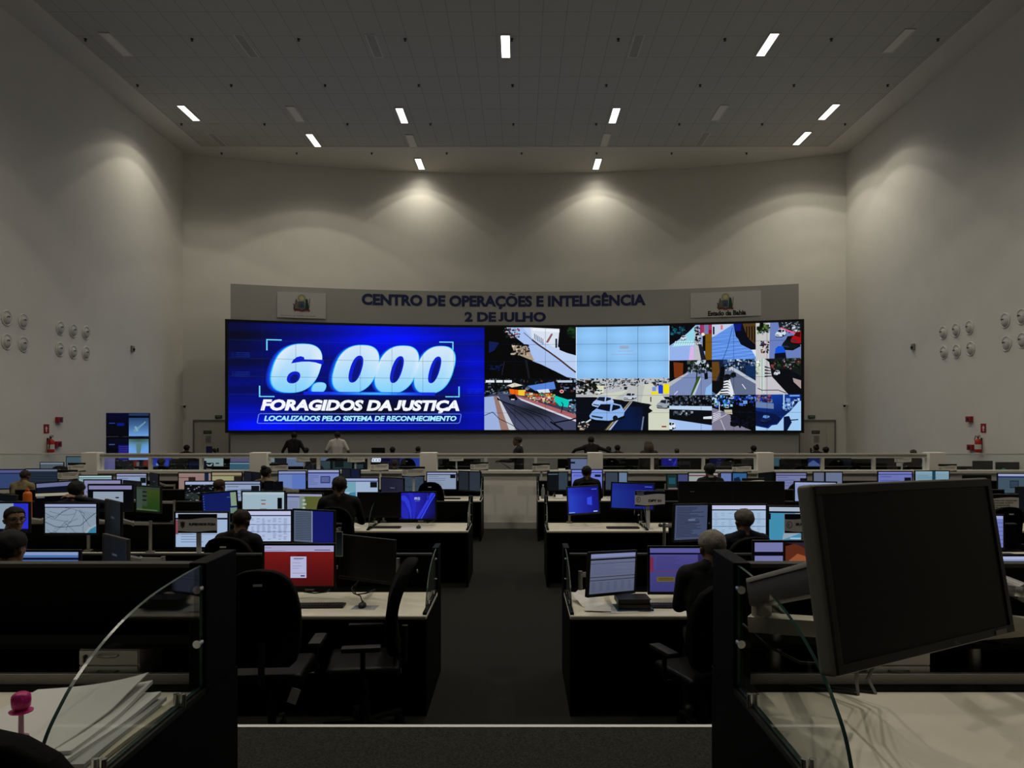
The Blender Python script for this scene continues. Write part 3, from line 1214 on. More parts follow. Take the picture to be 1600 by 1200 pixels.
blobs(c, .02, .72, .2, .85, 16, ['#141c3a', '#0d1226', '#1e2c58'], .02, .04)
wall_picture(c, 'street_display', 8, 11, 0, 3, 'camera picture of a shaded street below a white building')

# --- avenue with the painted wall
c = Canvas().rect(0, 0, 1, 1, '#4a4e66')
c.grad(0, .2, 1, 1, lambda u, v: mix('#5a5f7c', '#30333f', math.exp(-((u - .55) / .25) ** 2 - ((v - .62) / .14) ** 2)), 10, 8)
c.poly([(0, 0), (1, 0), (1, .5), (.75, .42), (.5, .30), (.28, .22), (.1, .28), (0, .36)], '#11151c')
blobs(c, 0, .0, .3, .3, 70, ['#0c120e', '#1a2a1c', '#98a4b8', '#39404c', '#4a5464', '#0c120e'], .012, .032)
blobs(c, .3, 0, 1, .26, 60, ['#11151c', '#a8b8d0', '#4a6a9a', '#36506a', '#6a3a30', '#0b0e12', '#11151c'], .012, .035)
c.poly([(.47, .14), (.76, .06), (.78, .2), (.56, .24)], '#6f98e0')
c.poly([(.57, .22), (.70, .2), (.72, .27), (.6, .28)], '#dde6f2')
c.poly([(.25, .13), (.33, .08), (.42, .13), (.3, .17)], '#e0dcd0')
c.poly([(0, .36), (.1, .34), (.34, 1), (0, 1)], '#aebfe4')
c.poly([(.1, .34), (.14, .34), (.30, 1), (.18, 1)], '#a88c84')
c.poly([(.14, .34), (.155, .35), (.345, 1), (.27, 1)], '#d0d4dc')
c.poly([(.27, .20), (.37, .22), (.37, .32), (.28, .29)], '#f07a12')
c.poly([(.37, .22), (.45, .22), (.45, .34), (.37, .32)], '#f2d04a')
c.poly([(.44, .25), (.78, .36), (.78, .52), (.44, .34)], '#b8402e')
blobs(c, .45, .28, .77, .46, 80, ['#f2d04a', '#e8e4da', '#30b89c', '#c02e2a', '#8a2a6a', '#2a2a2a', '#e07a30'], .014, .035)
c.poly([(.77, .33), (.93, .42), (.91, .56), (.82, .53), (.76, .42)], '#1ad2c4')
blobs(c, .93, .42, 1, .72, 18, ['#d8e4f6', '#24304a', '#6ac8e8', '#101418'], .015, .035)
c.poly([(.33, .32), (.42, .36), (1, .70), (1, .80), (.4, .42)], '#b77a7c')
c.poly([(.36, .36), (.42, .40), (1, .80), (1, .84), (.40, .42)], '#d6d8e4')
c.disc(.845, .25, .022, .035, '#e8c0c0').disc(.845, .25, .013, .02, '#c83a3a')
c.poly([(.26, .33), (.33, .30), (.36, .38), (.36, .42), (.28, .42)], '#180d12').rect(.29, .395, .33, .415, '#d8d8e0')
for k in range(5):
    c.path([(.14, .36 + k * .012), (.34 + k * .09, .74), (.34 + k * .09 + .14, 1.0)], .011, '#10131c', 1.6)
c.path([(0, .72), (.09, .65), (.16, .78), (.30, .9), (.38, 1)], .012, '#10131c', 1.6)
c.path([(.84, .46), (.86, .5), (.84, .66)], .016, '#10131c', 1.6)
c.path([(.72, .84), (.86, 1.0)], .03, '#10131c', 1.6).path([(.76, .86), (.95, .80), (1, .77)], .025, '#10131c', 1.6)
c.rect(.015, .03, .3, .075, '#e8ecf2').rect(.11, .02, .13, .08, '#3a4048').rect(.2, .02, .215, .08, '#3a4048').rect(.8, .035, .96, .075, '#c8d0e0')
wall_picture(c, 'avenue_display', 8, 11, 3, 6, 'camera picture of an avenue beside an orange and turquoise painted wall')

# --- blank pale picture
c = Canvas()
c.grad(0, 0, 1, 1, lambda u, v: mix('#92c8fa', '#7aaede', (.5 + .5 * math.cos(u * 3 * 2 * PI)) * .35 + (.5 + .5 * math.cos(v * 3 * 2 * PI)) * .35), 24, 18)
c.rect(.47, .37, .57, .43, '#97aac2').rect(.45, .47, .62, .48, '#97aac2').rect(.38, .53, .66, .54, '#97aac2').rect(0, 0, .006, 1, '#e6f2fc').rect(.994, 0, 1, 1, '#e6f2fc')
wall_picture(c, 'pale_display', 11, 14, 0, 3, 'pale blue blank picture with faint text')


def car(c, u, v, s, body, roof='#2a3448', asp=1.6, flip=1):
    """a parked or driving car seen from front and above"""
    w = s / asp
    q = lambda pts: [(u + a * w * flip, v + b * s) for a, b in pts]
    c.poly(q([(-.9, .35), (.9, .1), (1.0, .3), (.2, .62), (-.8, .55)]), '#0d1016')
    c.poly(q([(-.95, .2), (-.8, -.05), (-.55, -.25), (-.35, -.55), (.25, -.6), (.75, -.45), (.95, -.05), (.9, .2), (.35, .45), (.1, .5), (-.6, .45), (-.9, .35)]), body)
    c.poly(q([(-.55, -.22), (-.33, -.5), (.2, -.5), (.15, -.05)]), roof)
    c.poly(q([(.25, -.08), (.32, -.48), (.7, -.4), (.72, -.25)]), roof)
    c.poly(q([(-.85, .16), (-.2, .28), (-.25, .38), (-.8, .28)]), '#3b465c')
    c.disc(u + .45 * w * flip, v + .35 * s, .14 * w, .17 * s, '#20242c')
    return c


# --- crossing with white cars
c = Canvas().rect(0, 0, 1, 1, '#141a28')
c.rect(0, 0, 1, .36, '#c6c8cc')
blobs(c, 0, 0, 1, .2, 120, ['#1c2632', '#c4ccd6', '#3b4f66', '#4b5a48', '#7a8a9e', '#101820', '#7a5a50', '#2c3846'], .012, .035)
blobs(c, .02, .06, .25, .3, 34, ['#151d16', '#24301e', '#0f1414', '#4a3a34'], .02, .045)
c.poly([(.22, .14), (.30, .14), (.30, .32), (.27, .28)], '#dfe2c8')
c.poly([(.1, .36), (.28, .30), (.62, .22), (.66, .2), (.74, .12), (.82, .10), (1, .5), (1, 1), (.8, 1), (.78, .62), (.8, .5), (.5, .42), (.2, .36)], '#d5d8cc')
c.poly([(.56, .24), (.68, .14), (.74, .14), (.70, .5), (.55, .45), (.42, .38)], '#c4c8c6')
c.poly([(.33, .44), (.62, .44), (.82, .52), (.77, .56), (.82, .62), (.84, .76), (.76, .82), (.78, 1), (0, 1), (0, .36), (.2, .37)], '#121828')
c.grad(.36, .55, .72, 1, lambda u, v: mix('#122a5a', '#131a2a', abs(u - .55) * 3 + (.62 - v)), 8, 6)
c.poly([(.58, .44), (.60, .44), (.35, 1), (.31, 1)], '#6f6a5c').poly([(.585, .44), (.593, .44), (.335, 1), (.325, 1)], '#c8b888')
c.poly([(.60, .45), (.61, .45), (.375, 1), (.35, 1)], '#b8c2d8')
c.poly([(.72, .74), (.735, .74), (.715, 1), (.70, 1)], '#7f90ac')
c.poly([(.78, .68), (.84, .62), (1, .66), (1, 1), (.78, 1)], '#d8dccc')
c.poly([(.03, .86), (.08, .83), (.1, .84), (.04, .88)], '#d8dce4').poly([(.1, .85), (.17, .77), (.18, .79), (.12, .86)], '#d8dce4')
c.rect(.885, .14, .935, .30, '#2a56d8').rect(.935, .12, 1, .30, '#f2e410').poly([(.80, .26), (.88, .26), (.89, .31), (.82, .32)], '#f2e410').rect(.82, .17, .86, .25, '#8aa2e0')
car(c, .25, .26, .08, '#e6eae2')
car(c, .58, .35, .12, '#cfd4dc')
car(c, .29, .46, .20, '#b8cdf2')
car(c, .335, .66, .32, '#9fc0ee', '#141d30')
car(c, .95, .5, .15, '#aab2bc')
c.path([(.805, .36), (.805, .46)], .02, '#6a4038', 1.6)
blobs(c, .02, .86, .14, 1, 16, ['#0a0c12', '#d0c4b4', '#3a3c44'], .015, .035)
c.rect(.92, .92, .97, .945, '#9a3a34')
wall_picture(c, 'crossing_display', 11, 14, 3, 6, 'camera picture of a crossing with white cars')

# --- nine small street pictures
T = 4 / 3


def small(name, i, j, c, label):
    return wall_picture(c, name, 14 + i * T, 14 + (i + 1) * T, 2 * j, 2 * j + 2, label)


c = Canvas().rect(0, 0, 1, 1, '#a8c0ee')
c.poly([(0, 0), (.62, 0), (.45, .2), (.30, .35), (0, .58)], '#0c1220')
blobs(c, .05, .04, .4, .25, 26, ['#1c5a6a', '#12304a', '#0c1220', '#2a7a8a'], .03, .06)
c.poly([(.62, .02), (.62, .55), (.05, .62), (.3, .36), (.48, .18)], '#a8dcea')
for k in range(9):
    c.poly([(.10 + k * .055, .58), (.14 + k * .055, .45), (.165 + k * .055, .45), (.13 + k * .055, .58)], '#d8f0f4')
c.poly([(.5, .6), (.58, .6), (.58, 1), (.46, 1)], '#e0c2ea')
c.poly([(.60, .03), (.68, .03), (.74, .5), (.86, 1), (.58, 1)], '#c6cbd2')
blobs(c, .6, .05, .72, .6, 24, ['#0d1118', '#39424e', '#e0e6ee'], .03, .06)
c.rect(.72, 0, 1, .28, '#b04a78').rect(.82, 0, .92, .28, '#8a90b8').rect(.92, .15, 1, .28, '#a81a3a')
c.rect(.84, .26, 1, 1, '#8a6a1c').rect(.78, .3, .85, .75, '#1a120e').disc(.79, .27, .04, .045, '#f0ead0')
car(c, .33, .36, .12, '#dfe6ee')
for k in range(4):
    c.poly([(.68 + k * .02, .55), (.70 + k * .02, .55), (.78 + k * .03, 1), (.75 + k * .03, 1)], '#2c3240')
small('street_display', 0, 0, c, 'camera picture of a street with a zebra crossing and pink lane')

c = Canvas()
c.grad(0, 0, 1, 1, lambda u, v: mix('#5f92e6', '#8fb6ee', .5 + .5 * math.sin(v * 60 + u * 9) * min(1, v * 1.6)), 20, 24)
c.poly([(0, 0), (.5, 0), (.1, .3), (0, .36)], '#cdd6ea').rect(.02, .06, .06, .28, '#1a2444').rect(.2, .02, .25, .15, '#d88aa0')
c.poly([(.5, .0), (1, 0), (1, .74), (.9, .74), (.66, .58), (.6, .42), (.55, .36), (.52, .18)], '#0d1128')
c.poly([(.5, 0), (.68, 0), (.66, .2), (.54, .2)], '#142a8a')
c.poly([(.7, 0), (1, 0), (1, .6), (.9, .5), (.8, .35)], '#6a5430')
for k in range(4):
    c.rect(.78 + k * .06, .08, .81 + k * .06, .36 + k * .06, '#2a1c14')
c.path([(.47, .1), (.36, .66), (.25, 1)], .014, '#274a8a', 1.2)
c.poly([(.9, .74), (1, .74), (1, .95)], '#dfe6f2')
small('street_display', 1, 0, c, 'camera picture of a bluish cobbled street')

c = Canvas().rect(0, 0, 1, 1, '#8193c8')
c.poly([(0, 0), (.32, 0), (.3, 1), (0, 1)], '#cfcfd0')
blobs(c, .04, .05, .3, .28, 24, ['#24381e', '#6a8a2a', '#0f1610', '#9aa8b4'], .04, .08)
blobs(c, .12, .5, .3, .82, 18, ['#14161c', '#a83a34', '#3a4a6a'], .03, .06)
c.poly([(.3, 0), (.5, 0), (.52, .14), (1, .42), (1, 0)], '#2a2f3a')
blobs(c, .55, 0, 1, .3, 44, ['#10141c', '#8a96a8', '#d0d6de', '#3a5a50'], .02, .05)
c.poly([(.53, .16), (.56, .14), (1, .36), (1, .42)], '#ee6a9a')
car(c, .55, .3, .2, '#d6e0ec')
car(c, .78, .58, .34, '#152626', '#0a1012')
car(c, .95, .45, .3, '#b01a24', '#5a0c14')
c.poly([(.42, 1), (.44, .72), (.5, .66), (.6, .66), (.66, .8), (.68, 1)], '#1f6ade').poly([(.42, .86), (.66, .84), (.68, 1), (.42, 1)], '#14182a')
small('street_display', 2, 0, c, 'camera picture of a road with a red car and a blue car')

c = Canvas().rect(0, 0, 1, 1, '#8f9ec4')
c.poly([(0, 0), (1, 0), (1, .36), (.7, .2), (.45, .3), (.35, .42), (0, .62)], '#0c0f10')
c.poly([(.1, .05), (.33, .08), (.32, .48), (.12, .5)], '#8a4a20')
blobs(c, .45, .0, .95, .36, 60, ['#0c120c', '#1a2a18', '#28402a', '#cfd8e4', '#39424e'], .03, .07)
c.poly([(0, .62), (.42, .36), (.46, .38), (0, .76)], '#c2c4cc')
c.path([(.66, .2), (.63, .72)], .03, '#0a0c0c', 1.2)
c.poly([(.66, .48), (.73, .46), (.72, .6), (.55, 1), (.5, 1)], '#4a6a34').poly([(.73, .5), (.76, .5), (.6, 1), (.54, 1)], '#c6d0dc')
c.poly([(.82, .38), (.9, .36), (.91, .54), (.83, .56)], '#0d1622')
c.poly([(.86, .8), (1, .66), (1, 1), (.84, 1)], '#9cc4ee')
c.line(.12, .98, .2, .88, .02, '#e0e4ec', 1.2)
small('street_display', 0, 1, c, 'camera picture of a road beside an orange brown building')

c = Canvas().rect(0, 0, 1, 1, '#77829c')
c.poly([(0, 0), (1, 0), (1, .6), (.8, .46), (.5, .2), (.3, .26), (.27, .7), (0, .82)], '#22324a')
blobs(c, .3, 0, 1, .3, 50, ['#0f1826', '#8aa6cc', '#3a5a8a', '#d8e4f2'], .03, .06)
c.poly([(.0, .06), (.16, .06), (.18, .34), (.1, .6), (0, .58)], '#7a5a2a')
c.poly([(.2, .2), (.3, .2), (.28, .75), (.15, .8)], '#0d1016')
c.poly([(0, .6), (.28, .6), (.26, .85), (.1, .98), (0, .9)], '#14161c')
c.poly([(.28, .5), (.4, .5), (.52, 1), (.1, 1), (.26, .8)], '#e6eaf0')
for k in range(6):
    c.poly([(.28 - k * .02, .58 + k * .075), (.36, .55 + k * .08), (.42, .62 + k * .075), (.36, .58 + k * .08), (.27 - k * .02, .62 + k * .075)], '#1c2230')
c.poly([(.38, .24), (.46, .2), (1, .62), (1, .7), (.8, .56)], '#c4ccd6')
c.poly([(.76, .16), (1, .2), (1, .55), (.78, .46)], '#1d4270')
car(c, .48, .44, .13, '#1a2024', '#0c1014')
car(c, .34, .5, .15, '#1c2228', '#0c1014')
c.line(.69, .7, .77, .84, .02, '#e6eaf2', 1.2)
small('street_display', 1, 1, c, 'camera picture of an avenue with striped road markings')

c = Canvas().rect(0, 0, 1, 1, '#12151f')
c.poly([(0, 0), (.2, 0), (.3, .1), (.36, .5), (.72, 1), (0, 1)], '#cfcdd2')
blobs(c, 0, .05, .12, .4, 20, ['#8aa850', '#d8e0d8', '#5a7a3a', '#eef2ee'], .04, .08)
c.rect(.1, .0, .2, .95, '#d2dcd8').rect(.13, .0, .15, .95, '#a8b8b4')
for k in range(4):
    c.poly([(.2, .2 + k * .09), (.42, .3 + k * .06), (.2, .25 + k * .09)], '#3a3a48')
c.poly([(.36, .0), (1, 0), (1, .5), (.7, .3), (.4, .3)], '#222a2a')
blobs(c, .35, 0, 1, .3, 40, ['#15201c', '#3a5a3c', '#b0b8c2', '#8a3a3a', '#0d1212'], .03, .06)
c.poly([(.82, .55), (1, .62), (1, .85), (.84, .66)], '#b8a8a8')
car(c, .47, .4, .12, '#d8dee6')
c.path([(.04, .82), (.14, .88), (.5, .88), (.68, .97)], .02, '#1a1a1e', 1.2)
small('street_display', 2, 1, c, 'camera picture of a road half in deep shade')

c = Canvas().rect(0, 0, 1, 1, '#0c0e14')
blobs(c, 0, .0, 1, .3, 80, ['#0c0e14', '#8a98ac', '#39424e', '#1a2a20', '#5a6474', '#0c0e14'], .02, .05)
c.poly([(0, .3), (1, .32), (1, .44), (0, .4)], '#c8daf0')
c.poly([(0, .40), (1, .46), (1, .84), (0, .68)], '#14181f')
blobs(c, .1, .45, .55, .58, 14, ['#d8e0ea', '#39424e', '#6a7480'], .03, .07)
c.poly([(.8, .62), (1, .6), (1, .68), (.8, .68)], '#dfe6ee')
c.poly([(0, .68), (1, .86), (1, 1), (0, 1)], '#b4ccf2')
car(c, .03, .88, .2, '#e4eaf4')
small('street_display', 0, 2, c, 'camera picture of a dark canal and pale pavement')

c = Canvas().rect(0, 0, 1, 1, '#0b0d14')
blobs(c, 0, 0, .5, .34, 60, ['#2a5ae0', '#10301c', '#7ad0f0', '#d8e4f0', '#0d140e'], .03, .07)
c.poly([(0, .36), (.1, .40), (.34, .5), (.46, .62), (.5, .8), (.9, 1), (0, 1)], '#938fa2')
for k in range(4):
    c.poly([(.02, .52 + k * .06), (.2, .45 + k * .045), (.21, .47 + k * .045), (.03, .55 + k * .06)], '#d8d8e2')
c.path([(.2, .7), (.3, 1)], .02, '#cfd0da', 1.2).path([(.0, .78), (.34, .55)], .02, '#cfd0da', 1.2)
blobs(c, .55, .05, 1, .3, 26, ['#1d4ab8', '#0b0d14', '#8ab0e8'], .03, .07)
blobs(c, .45, .45, .95, .9, 60, ['#08090e', '#0d1018', '#14203a'], .04, .09)
c.poly([(.28, .42), (.46, .42), (.47, .55), (.3, .52)], '#c8c4b0')
c.path([(.17, .2), (.17, .45)], .02, '#e0e4ea', 1.2)
small('street_display', 1, 2, c, 'camera picture of a square under dark trees')

c = Canvas().rect(0, 0, 1, 1, '#1a3f92')
c.grad(0, .0, .8, .6, lambda u, v: mix('#2358b8', '#12285a', v + .3 * u), 8, 6)
c.poly([(0, .2), (.4, .25), (.4, .4), (0, .36)], '#7f94b8')
blobs(c, 0, 0, .35, .2, 20, ['#a83a44', '#8a94a8', '#1c2a4a'], .03, .06)
blobs(c, .6, .15, .95, .45, 40, ['#c6dcf4', '#2a5ab0', '#10224a', '#7aa8e0'], .03, .06)
c.rect(.61, 0, .64, .4, '#bcd8f0')
c.poly([(0, .45), (.45, .55), (.58, .68), (.46, .82), (.32, .84), (.26, .92), (0, .85)], '#10265a')
c.poly([(.95, .2), (1, .18), (1, 1), (0, 1), (0, .88), (.28, .95), (.36, .86), (.48, .84), (.62, .62), (.78, .45)], '#b2d4f4')
c.poly([(.62, .62), (.74, .6), (.8, .78), (.7, 1), (.62, 1)], '#0f2450')
car(c, .22, .68, .2, '#1a3468', '#7aa0d8')
c.path([(.74, .72), (.94, .7)], .03, '#16284a', 1.2)
c.rect(.75, .02, .97, .06, '#8ab4ee')
small('street_display', 2, 2, c, 'bluish camera picture of a car park')

# ================================================================= GLAZED PARTITION ACROSS THE HALL
YPT = 15.8
pt = thing('glazed_partition', 'long low off-white partition with glazed band and six pillars crossing the hall', 'partition', (0, YPT, 0))
X = lambda px: (px - CX) / F * YPT
pill = [(132, 157), (393, 420), (657, 683), (918, 941), (1181, 1206), (1447, 1473)]
b = MB()
b.box(XL + .002, XR - .002, -.06, .12, 0.12, 1.13)
b.build('base_panel', M_PARTN, pt)
b = MB()
b.box(XL + .002, XR - .002, -.075, -.06, 0.0, .13)
b.build('skirting', mat('skirting_grey', (0.40, 0.39, 0.36), 0.5), pt)
b = MB()
b.box(XL + .002, XR - .002, -.12, .14, 1.13, 1.195, .006)
b.build('ledge', mat('ledge_white', (0.68, 0.66, 0.60), 0.5), pt)
for a, c in pill:
    b = MB()
    b.box(X(a), X(c), -.13, .15, 0, 1.56, .008)
    b.build('pillar', M_PARTN, pt)
M_RAIL = mat('rail_white', (0.55, 0.53, 0.49), 0.45)
bays = [(-1e9, pill[0][0])] + [(pill[k][1], pill[k + 1][0]) for k in range(5)] + [(pill[5][1], 1e9)]
splits = {1: (235, 314.5), 2: (497.5, 577), 3: (759, 837), 4: (1019, 1099), 5: (1285, 1365)}
for k, (a, c) in enumerate(bays):
    xa, xc = max(X(a), XL + .01), min(X(c), XR - .01)
    b = MB()
    b.box(xa, xc, -.03, .05, 1.51, 1.54)
    if 0 < k < 6:
        b.box(xa, xc, -.03, .05, 1.445, 1.47)
        b.box(xa, xc, .0, .02, 1.47, 1.51)
    b.build('top_rail', M_RAIL, pt)
    if 0 < k < 6:
        s = [X(q) for q in splits[k]]
        for x in s:
            bb = MB()
            bb.box(x - .03, x + .03, -.03, .05, 1.195, 1.445)
            bb.build('mullion', M_RAIL, pt)
        edges = [xa, s[0], s[1], xc]
        ztop = 1.445
    else:
        ztop = 1.51
        edges = [xa] + ([X(54)] if k == 0 else [X(1551)]) + [xc]
    for e0, e1 in zip(edges, edges[1:]):
        bb = MB()
        bb.box(e0 + .004, e1 - .004, .006, .014, 1.195, ztop)
        bb.build('glass_pane', M_GLASS, pt)

# ================================================================= CONSOLE DESKS
WST = 1.32


def desk_proto(side, z0=0.0, big=False):
    """local: x across (centre 0), y from the front edge back; glass screen on the end given by side (+1 / -1 / 0)"""
    t = thing('console_desk', 'proto', 'desk')
    hw = WST / 2 - .004
    b = MB()
    b.box(-hw, hw, 0, .80, .718, .75, .012, None, 3)
    b.build('worktop', M_DESK, t)
    b = MB()
    b.box(-hw + .03, hw - .03, .62, .66, .0, .72)
    b.build('modesty_panel', M_BLACK2, t)
    for s in (-1, 1):
        b = MB()
        b.box(min(s * hw, s * (hw - .03)), max(s * hw, s * (hw - .03)), .01, .80, 0, .718)
        b.box(min(s * hw, s * (hw - .03)), max(s * hw, s * (hw - .03)), .80, 1.06, 0, .745)
        b.build('end_panel', M_BLACK, t)
    b = MB()
    b.box(-hw + .03, hw - .03, .801, 1.02, .60, .748)
    b.build('cable_tray', M_BLACK, t)
    b = MB()
    b.box(-hw, hw, 1.025, 1.065, 0, 1.02)
    b.build('back_screen', M_BLACK, t)
    b = MB()
    b.box(-hw, hw, 1.02, 1.07, 1.02, 1.035)
    b.build('screen_cap', M_CAP, t)
    for s in ((side,) if side else ()):
        x0, x1 = sorted((s * hw, s * (hw - .05)))
        b = MB()
        b.box(x0, x1, .82, 1.07, .746, 1.12, .004)
        b.build('end_post', M_BLACK, t)
        b = MB()
        xr0, xr1 = sorted((s * (hw - .002), s * (hw - .03)))
        b.box(xr0, xr1, .02, .82, .751, .768)
        b.build('glass_rail', M_BLACK2, t)
        # curved glass: quarter arc falling from the post to the front edge
        arc = [(.818, 1.115), (.70, 1.105), (.60, 1.09), (.50, 1.068), (.40, 1.04), (.32, 1.008), (.25, .965), (.19, .915), (.14, .86), (.11, .80), (.10, .772)]
        poly = [(.818, .772)] + arc
        b = MB()
        xg = s * (hw - .016)
        caps, sd = b.prism(poly, 'x', xg - .004, xg + .004)
        for f in sd:
            f.material_index = 1
        g = b.build('glass_screen', [M_GLASS, M_EDGE], t)
        for y, z in ((.80, .86), (.80, 1.03)):
            b = MB()
            b.cyl((xg - .010, y, z), (xg + .010, y, z), .010)
            b.build('glass_bolt', M_CHROME, g, smooth=40)
        for y in (.62, .28):
            b = MB()
            b.cyl((xg - .008, y, .76), (xg - .008, y, .80), .011)
            b.cyl((xg + .010, y, .76), (xg + .010, y, .80), .011)
            b.build('glass_clamp', M_CHROME, g, smooth=40)
    return t


dL, dR, dN = desk_proto(1), desk_proto(-1), desk_proto(0)
LABELS.pop('proto', None)
ORD = ['first', 'second', 'third', 'fourth', 'fifth', 'sixth', 'seventh', 'eighth']
ROWS = {'A': (5.70, -.684, .375, 3, 3), 'B': (7.70, -2.02, 1.70, 3, 3), 'C': (10.15, -.668, .362, 6, 6),
        'D': (12.10, -2.02, 1.70, 5, 5), 'E': (14.05, -.69, .34, 7, 7), 'F': (18.9, -1.2, 1.2, 8, 8), 'G': (22.9, -1.2, 1.2, 8, 8)}
RN = {('A', 0): 'row of the red screen', ('A', 1): 'row of the purple screen', ('B', 0): 'row of the SUPERVISOR PCBA sign', ('B', 1): 'row of the half hidden SUPERVISOR sign',
      ('C', 0): 'row of the blue ribbon wallpaper screen', ('C', 1): 'row of the DPT 01 sign', ('D', 0): 'fourth row, poster side', ('D', 1): 'fourth row, street picture side',
      ('E', 0): 'last row before the partition, poster side', ('E', 1): 'last row before the partition, street picture side',
      ('F', 0): 'first row beyond the partition, poster side', ('F', 1): 'first row beyond the partition, street picture side',
      ('G', 0): 'second row beyond the partition, poster side', ('G', 1): 'second row beyond the partition, street picture side'}
placed = set()
for r, (D, xl, xr, nl, nr) in ROWS.items():
    for sd, x0, n in ((0, xl, nl), (1, xr, nr)):
        for k in range(n):
            xc = x0 + (-1 if sd == 0 else 1) * (k + .5) * WST
            lab = 'black console desk, %s from the aisle, %s' % (ORD[k], RN[(r, sd)])
            grp = 'console desks in rows'
            has_glass = (r in 'AE' and k == 0) or (r == 'C' and k < 2)
            src = (dL if sd == 0 else dR) if has_glass else dN
            if src.name not in placed:
                placed.add(src.name)
                src.location = (xc, D, 0)
                tag(src, lab, 'desk', grp)
            else:
                dup(src, (xc, D, 0), 0, lab, grp)

# the two wide desks on the platform, beside the camera
YF0 = 1.42


def front_desk(x_in, s, label):
    """x_in: the aisle-side edge; s = -1 to the left, +1 to the right"""
    W0 = 2.0
    t = thing('console_desk', label, 'desk', (x_in, YF0, ZP), 0, 'console desks on the platform')
    X0 = lambda a, c: tuple(sorted((s * a, s * c)))
    b = MB()
    b.box(*X0(.032, W0), 0, .80, .72, .75, .006)
    b.build('worktop', M_DESK, t)
    b = MB()
    b.box(*X0(0, .03), 0, 1.05, 0, .745)
    b.build('end_panel', M_BLACK, t)
    b = MB()
    b.box(*X0(W0 - .03, W0), .01, 1.02, 0, .718)
    b.build('end_panel', M_BLACK, t)
    b = MB()
    b.box(*X0(.03, W0 - .03), .56, .60, 0, .72)
    b.build('modesty_panel', M_BLACK2, t)
    b = MB()
    b.box(*X0(.055, W0 - .03), .855, .875, .752, .782)
    b.build('white_ledge', mat('ledge_aluminium', (0.50, 0.485, 0.45), 0.5), t)
    b = MB()
    b.box(*X0(.03, W0 - .03), .80, .86, .66, .752)
    b.build('cable_tray', M_BLACK, t)
    b = MB()
    b.box(*X0(.055, W0 - .03), .875, 1.04, .70, .752)
    b.build('rear_shelf', M_BLACK, t)
    b = MB()
    b.box(*X0(.055, W0 - .03), .882, 1.04, .849, .864)
    b.build('rear_cover', M_BLACK, t)
    b = MB()
    b.box(*X0(.03, W0), 1.045, 1.085, 0, 1.062)
    b.build('back_screen', M_BLACK, t)
    b = MB()
    b.box(*X0(.05, W0), 1.04, 1.09, 1.062, 1.075)
    b.build('screen_cap', M_CAP, t)
    b = MB()
    b.box(*X0(0, .05), .80, 1.04, .746, 1.122, .004)
    b.build('end_post', M_BLACK, t)
    b = MB()
    b.box(*X0(.001, .028), .0, .80, .746, .760)
    b.build('glass_rail', mat('rail_dark', (0.02, 0.022, 0.022), 0.3, 0.3), t)
    A = [(.798, 1.115), (.70, 1.112), (.60, 1.105), (.49, 1.094), (.366, 1.07), (.256, 1.035), (.17, .996), (.118, .96), (.074, .92), (.045, .87), (.03, .82), (.025, .765)]
    # smoother outline
    pts = []
    for i in range(len(A) - 1):
        p0, p1, p2, p3 = A[max(i - 1, 0)], A[i], A[i + 1], A[min(i + 2, len(A) - 1)]
        for q in range(4):
            u = q / 4
            pts.append(tuple(.5 * (2 * p1[j] + (p2[j] - p0[j]) * u + (2 * p0[j] - 5 * p1[j] + 4 * p2[j] - p3[j]) * u * u + (3 * p1[j] - p0[j] - 3 * p2[j] + p3[j]) * u ** 3) for j in range(2)))
    pts.append(A[-1])
    b = MB()
    xg = s * .014
    caps, sdf = b.prism([(.798, .765)] + pts, 'x', xg - .004, xg + .004)
    for f in sdf:
        f.material_index = 1
    g = b.build('glass_screen', [M_GLASS, M_EDGE], t)
    for y, z in ((.785, 1.05), (.785, .895)):
        b = MB()
        b.cyl((xg, y - .016, z), (xg, y + .006, z), .0115, n=20)
        b.box(xg - .010, xg + .010, y - .0175, y - .015, z - .002, z + .002)
        b.build('glass_bolt', M_CHROME, g, smooth=40)
    for y in (.66, .26):
        b = MB()
        b.cyl((xg - .009, y, .757), (xg - .009, y, .793), .008, n=20)
        b.cyl((xg + .009, y, .757), (xg + .009, y, .793), .008, n=20)
        b.build('glass_clamp', M_CHROME, g, smooth=40)
    return t


fdL = front_desk(-.905, -1, 'large black console desk on the platform with stacked papers on its white top')
fdR = front_desk(.62, 1, 'large black console desk on the platform under the big tilted dark monitor')

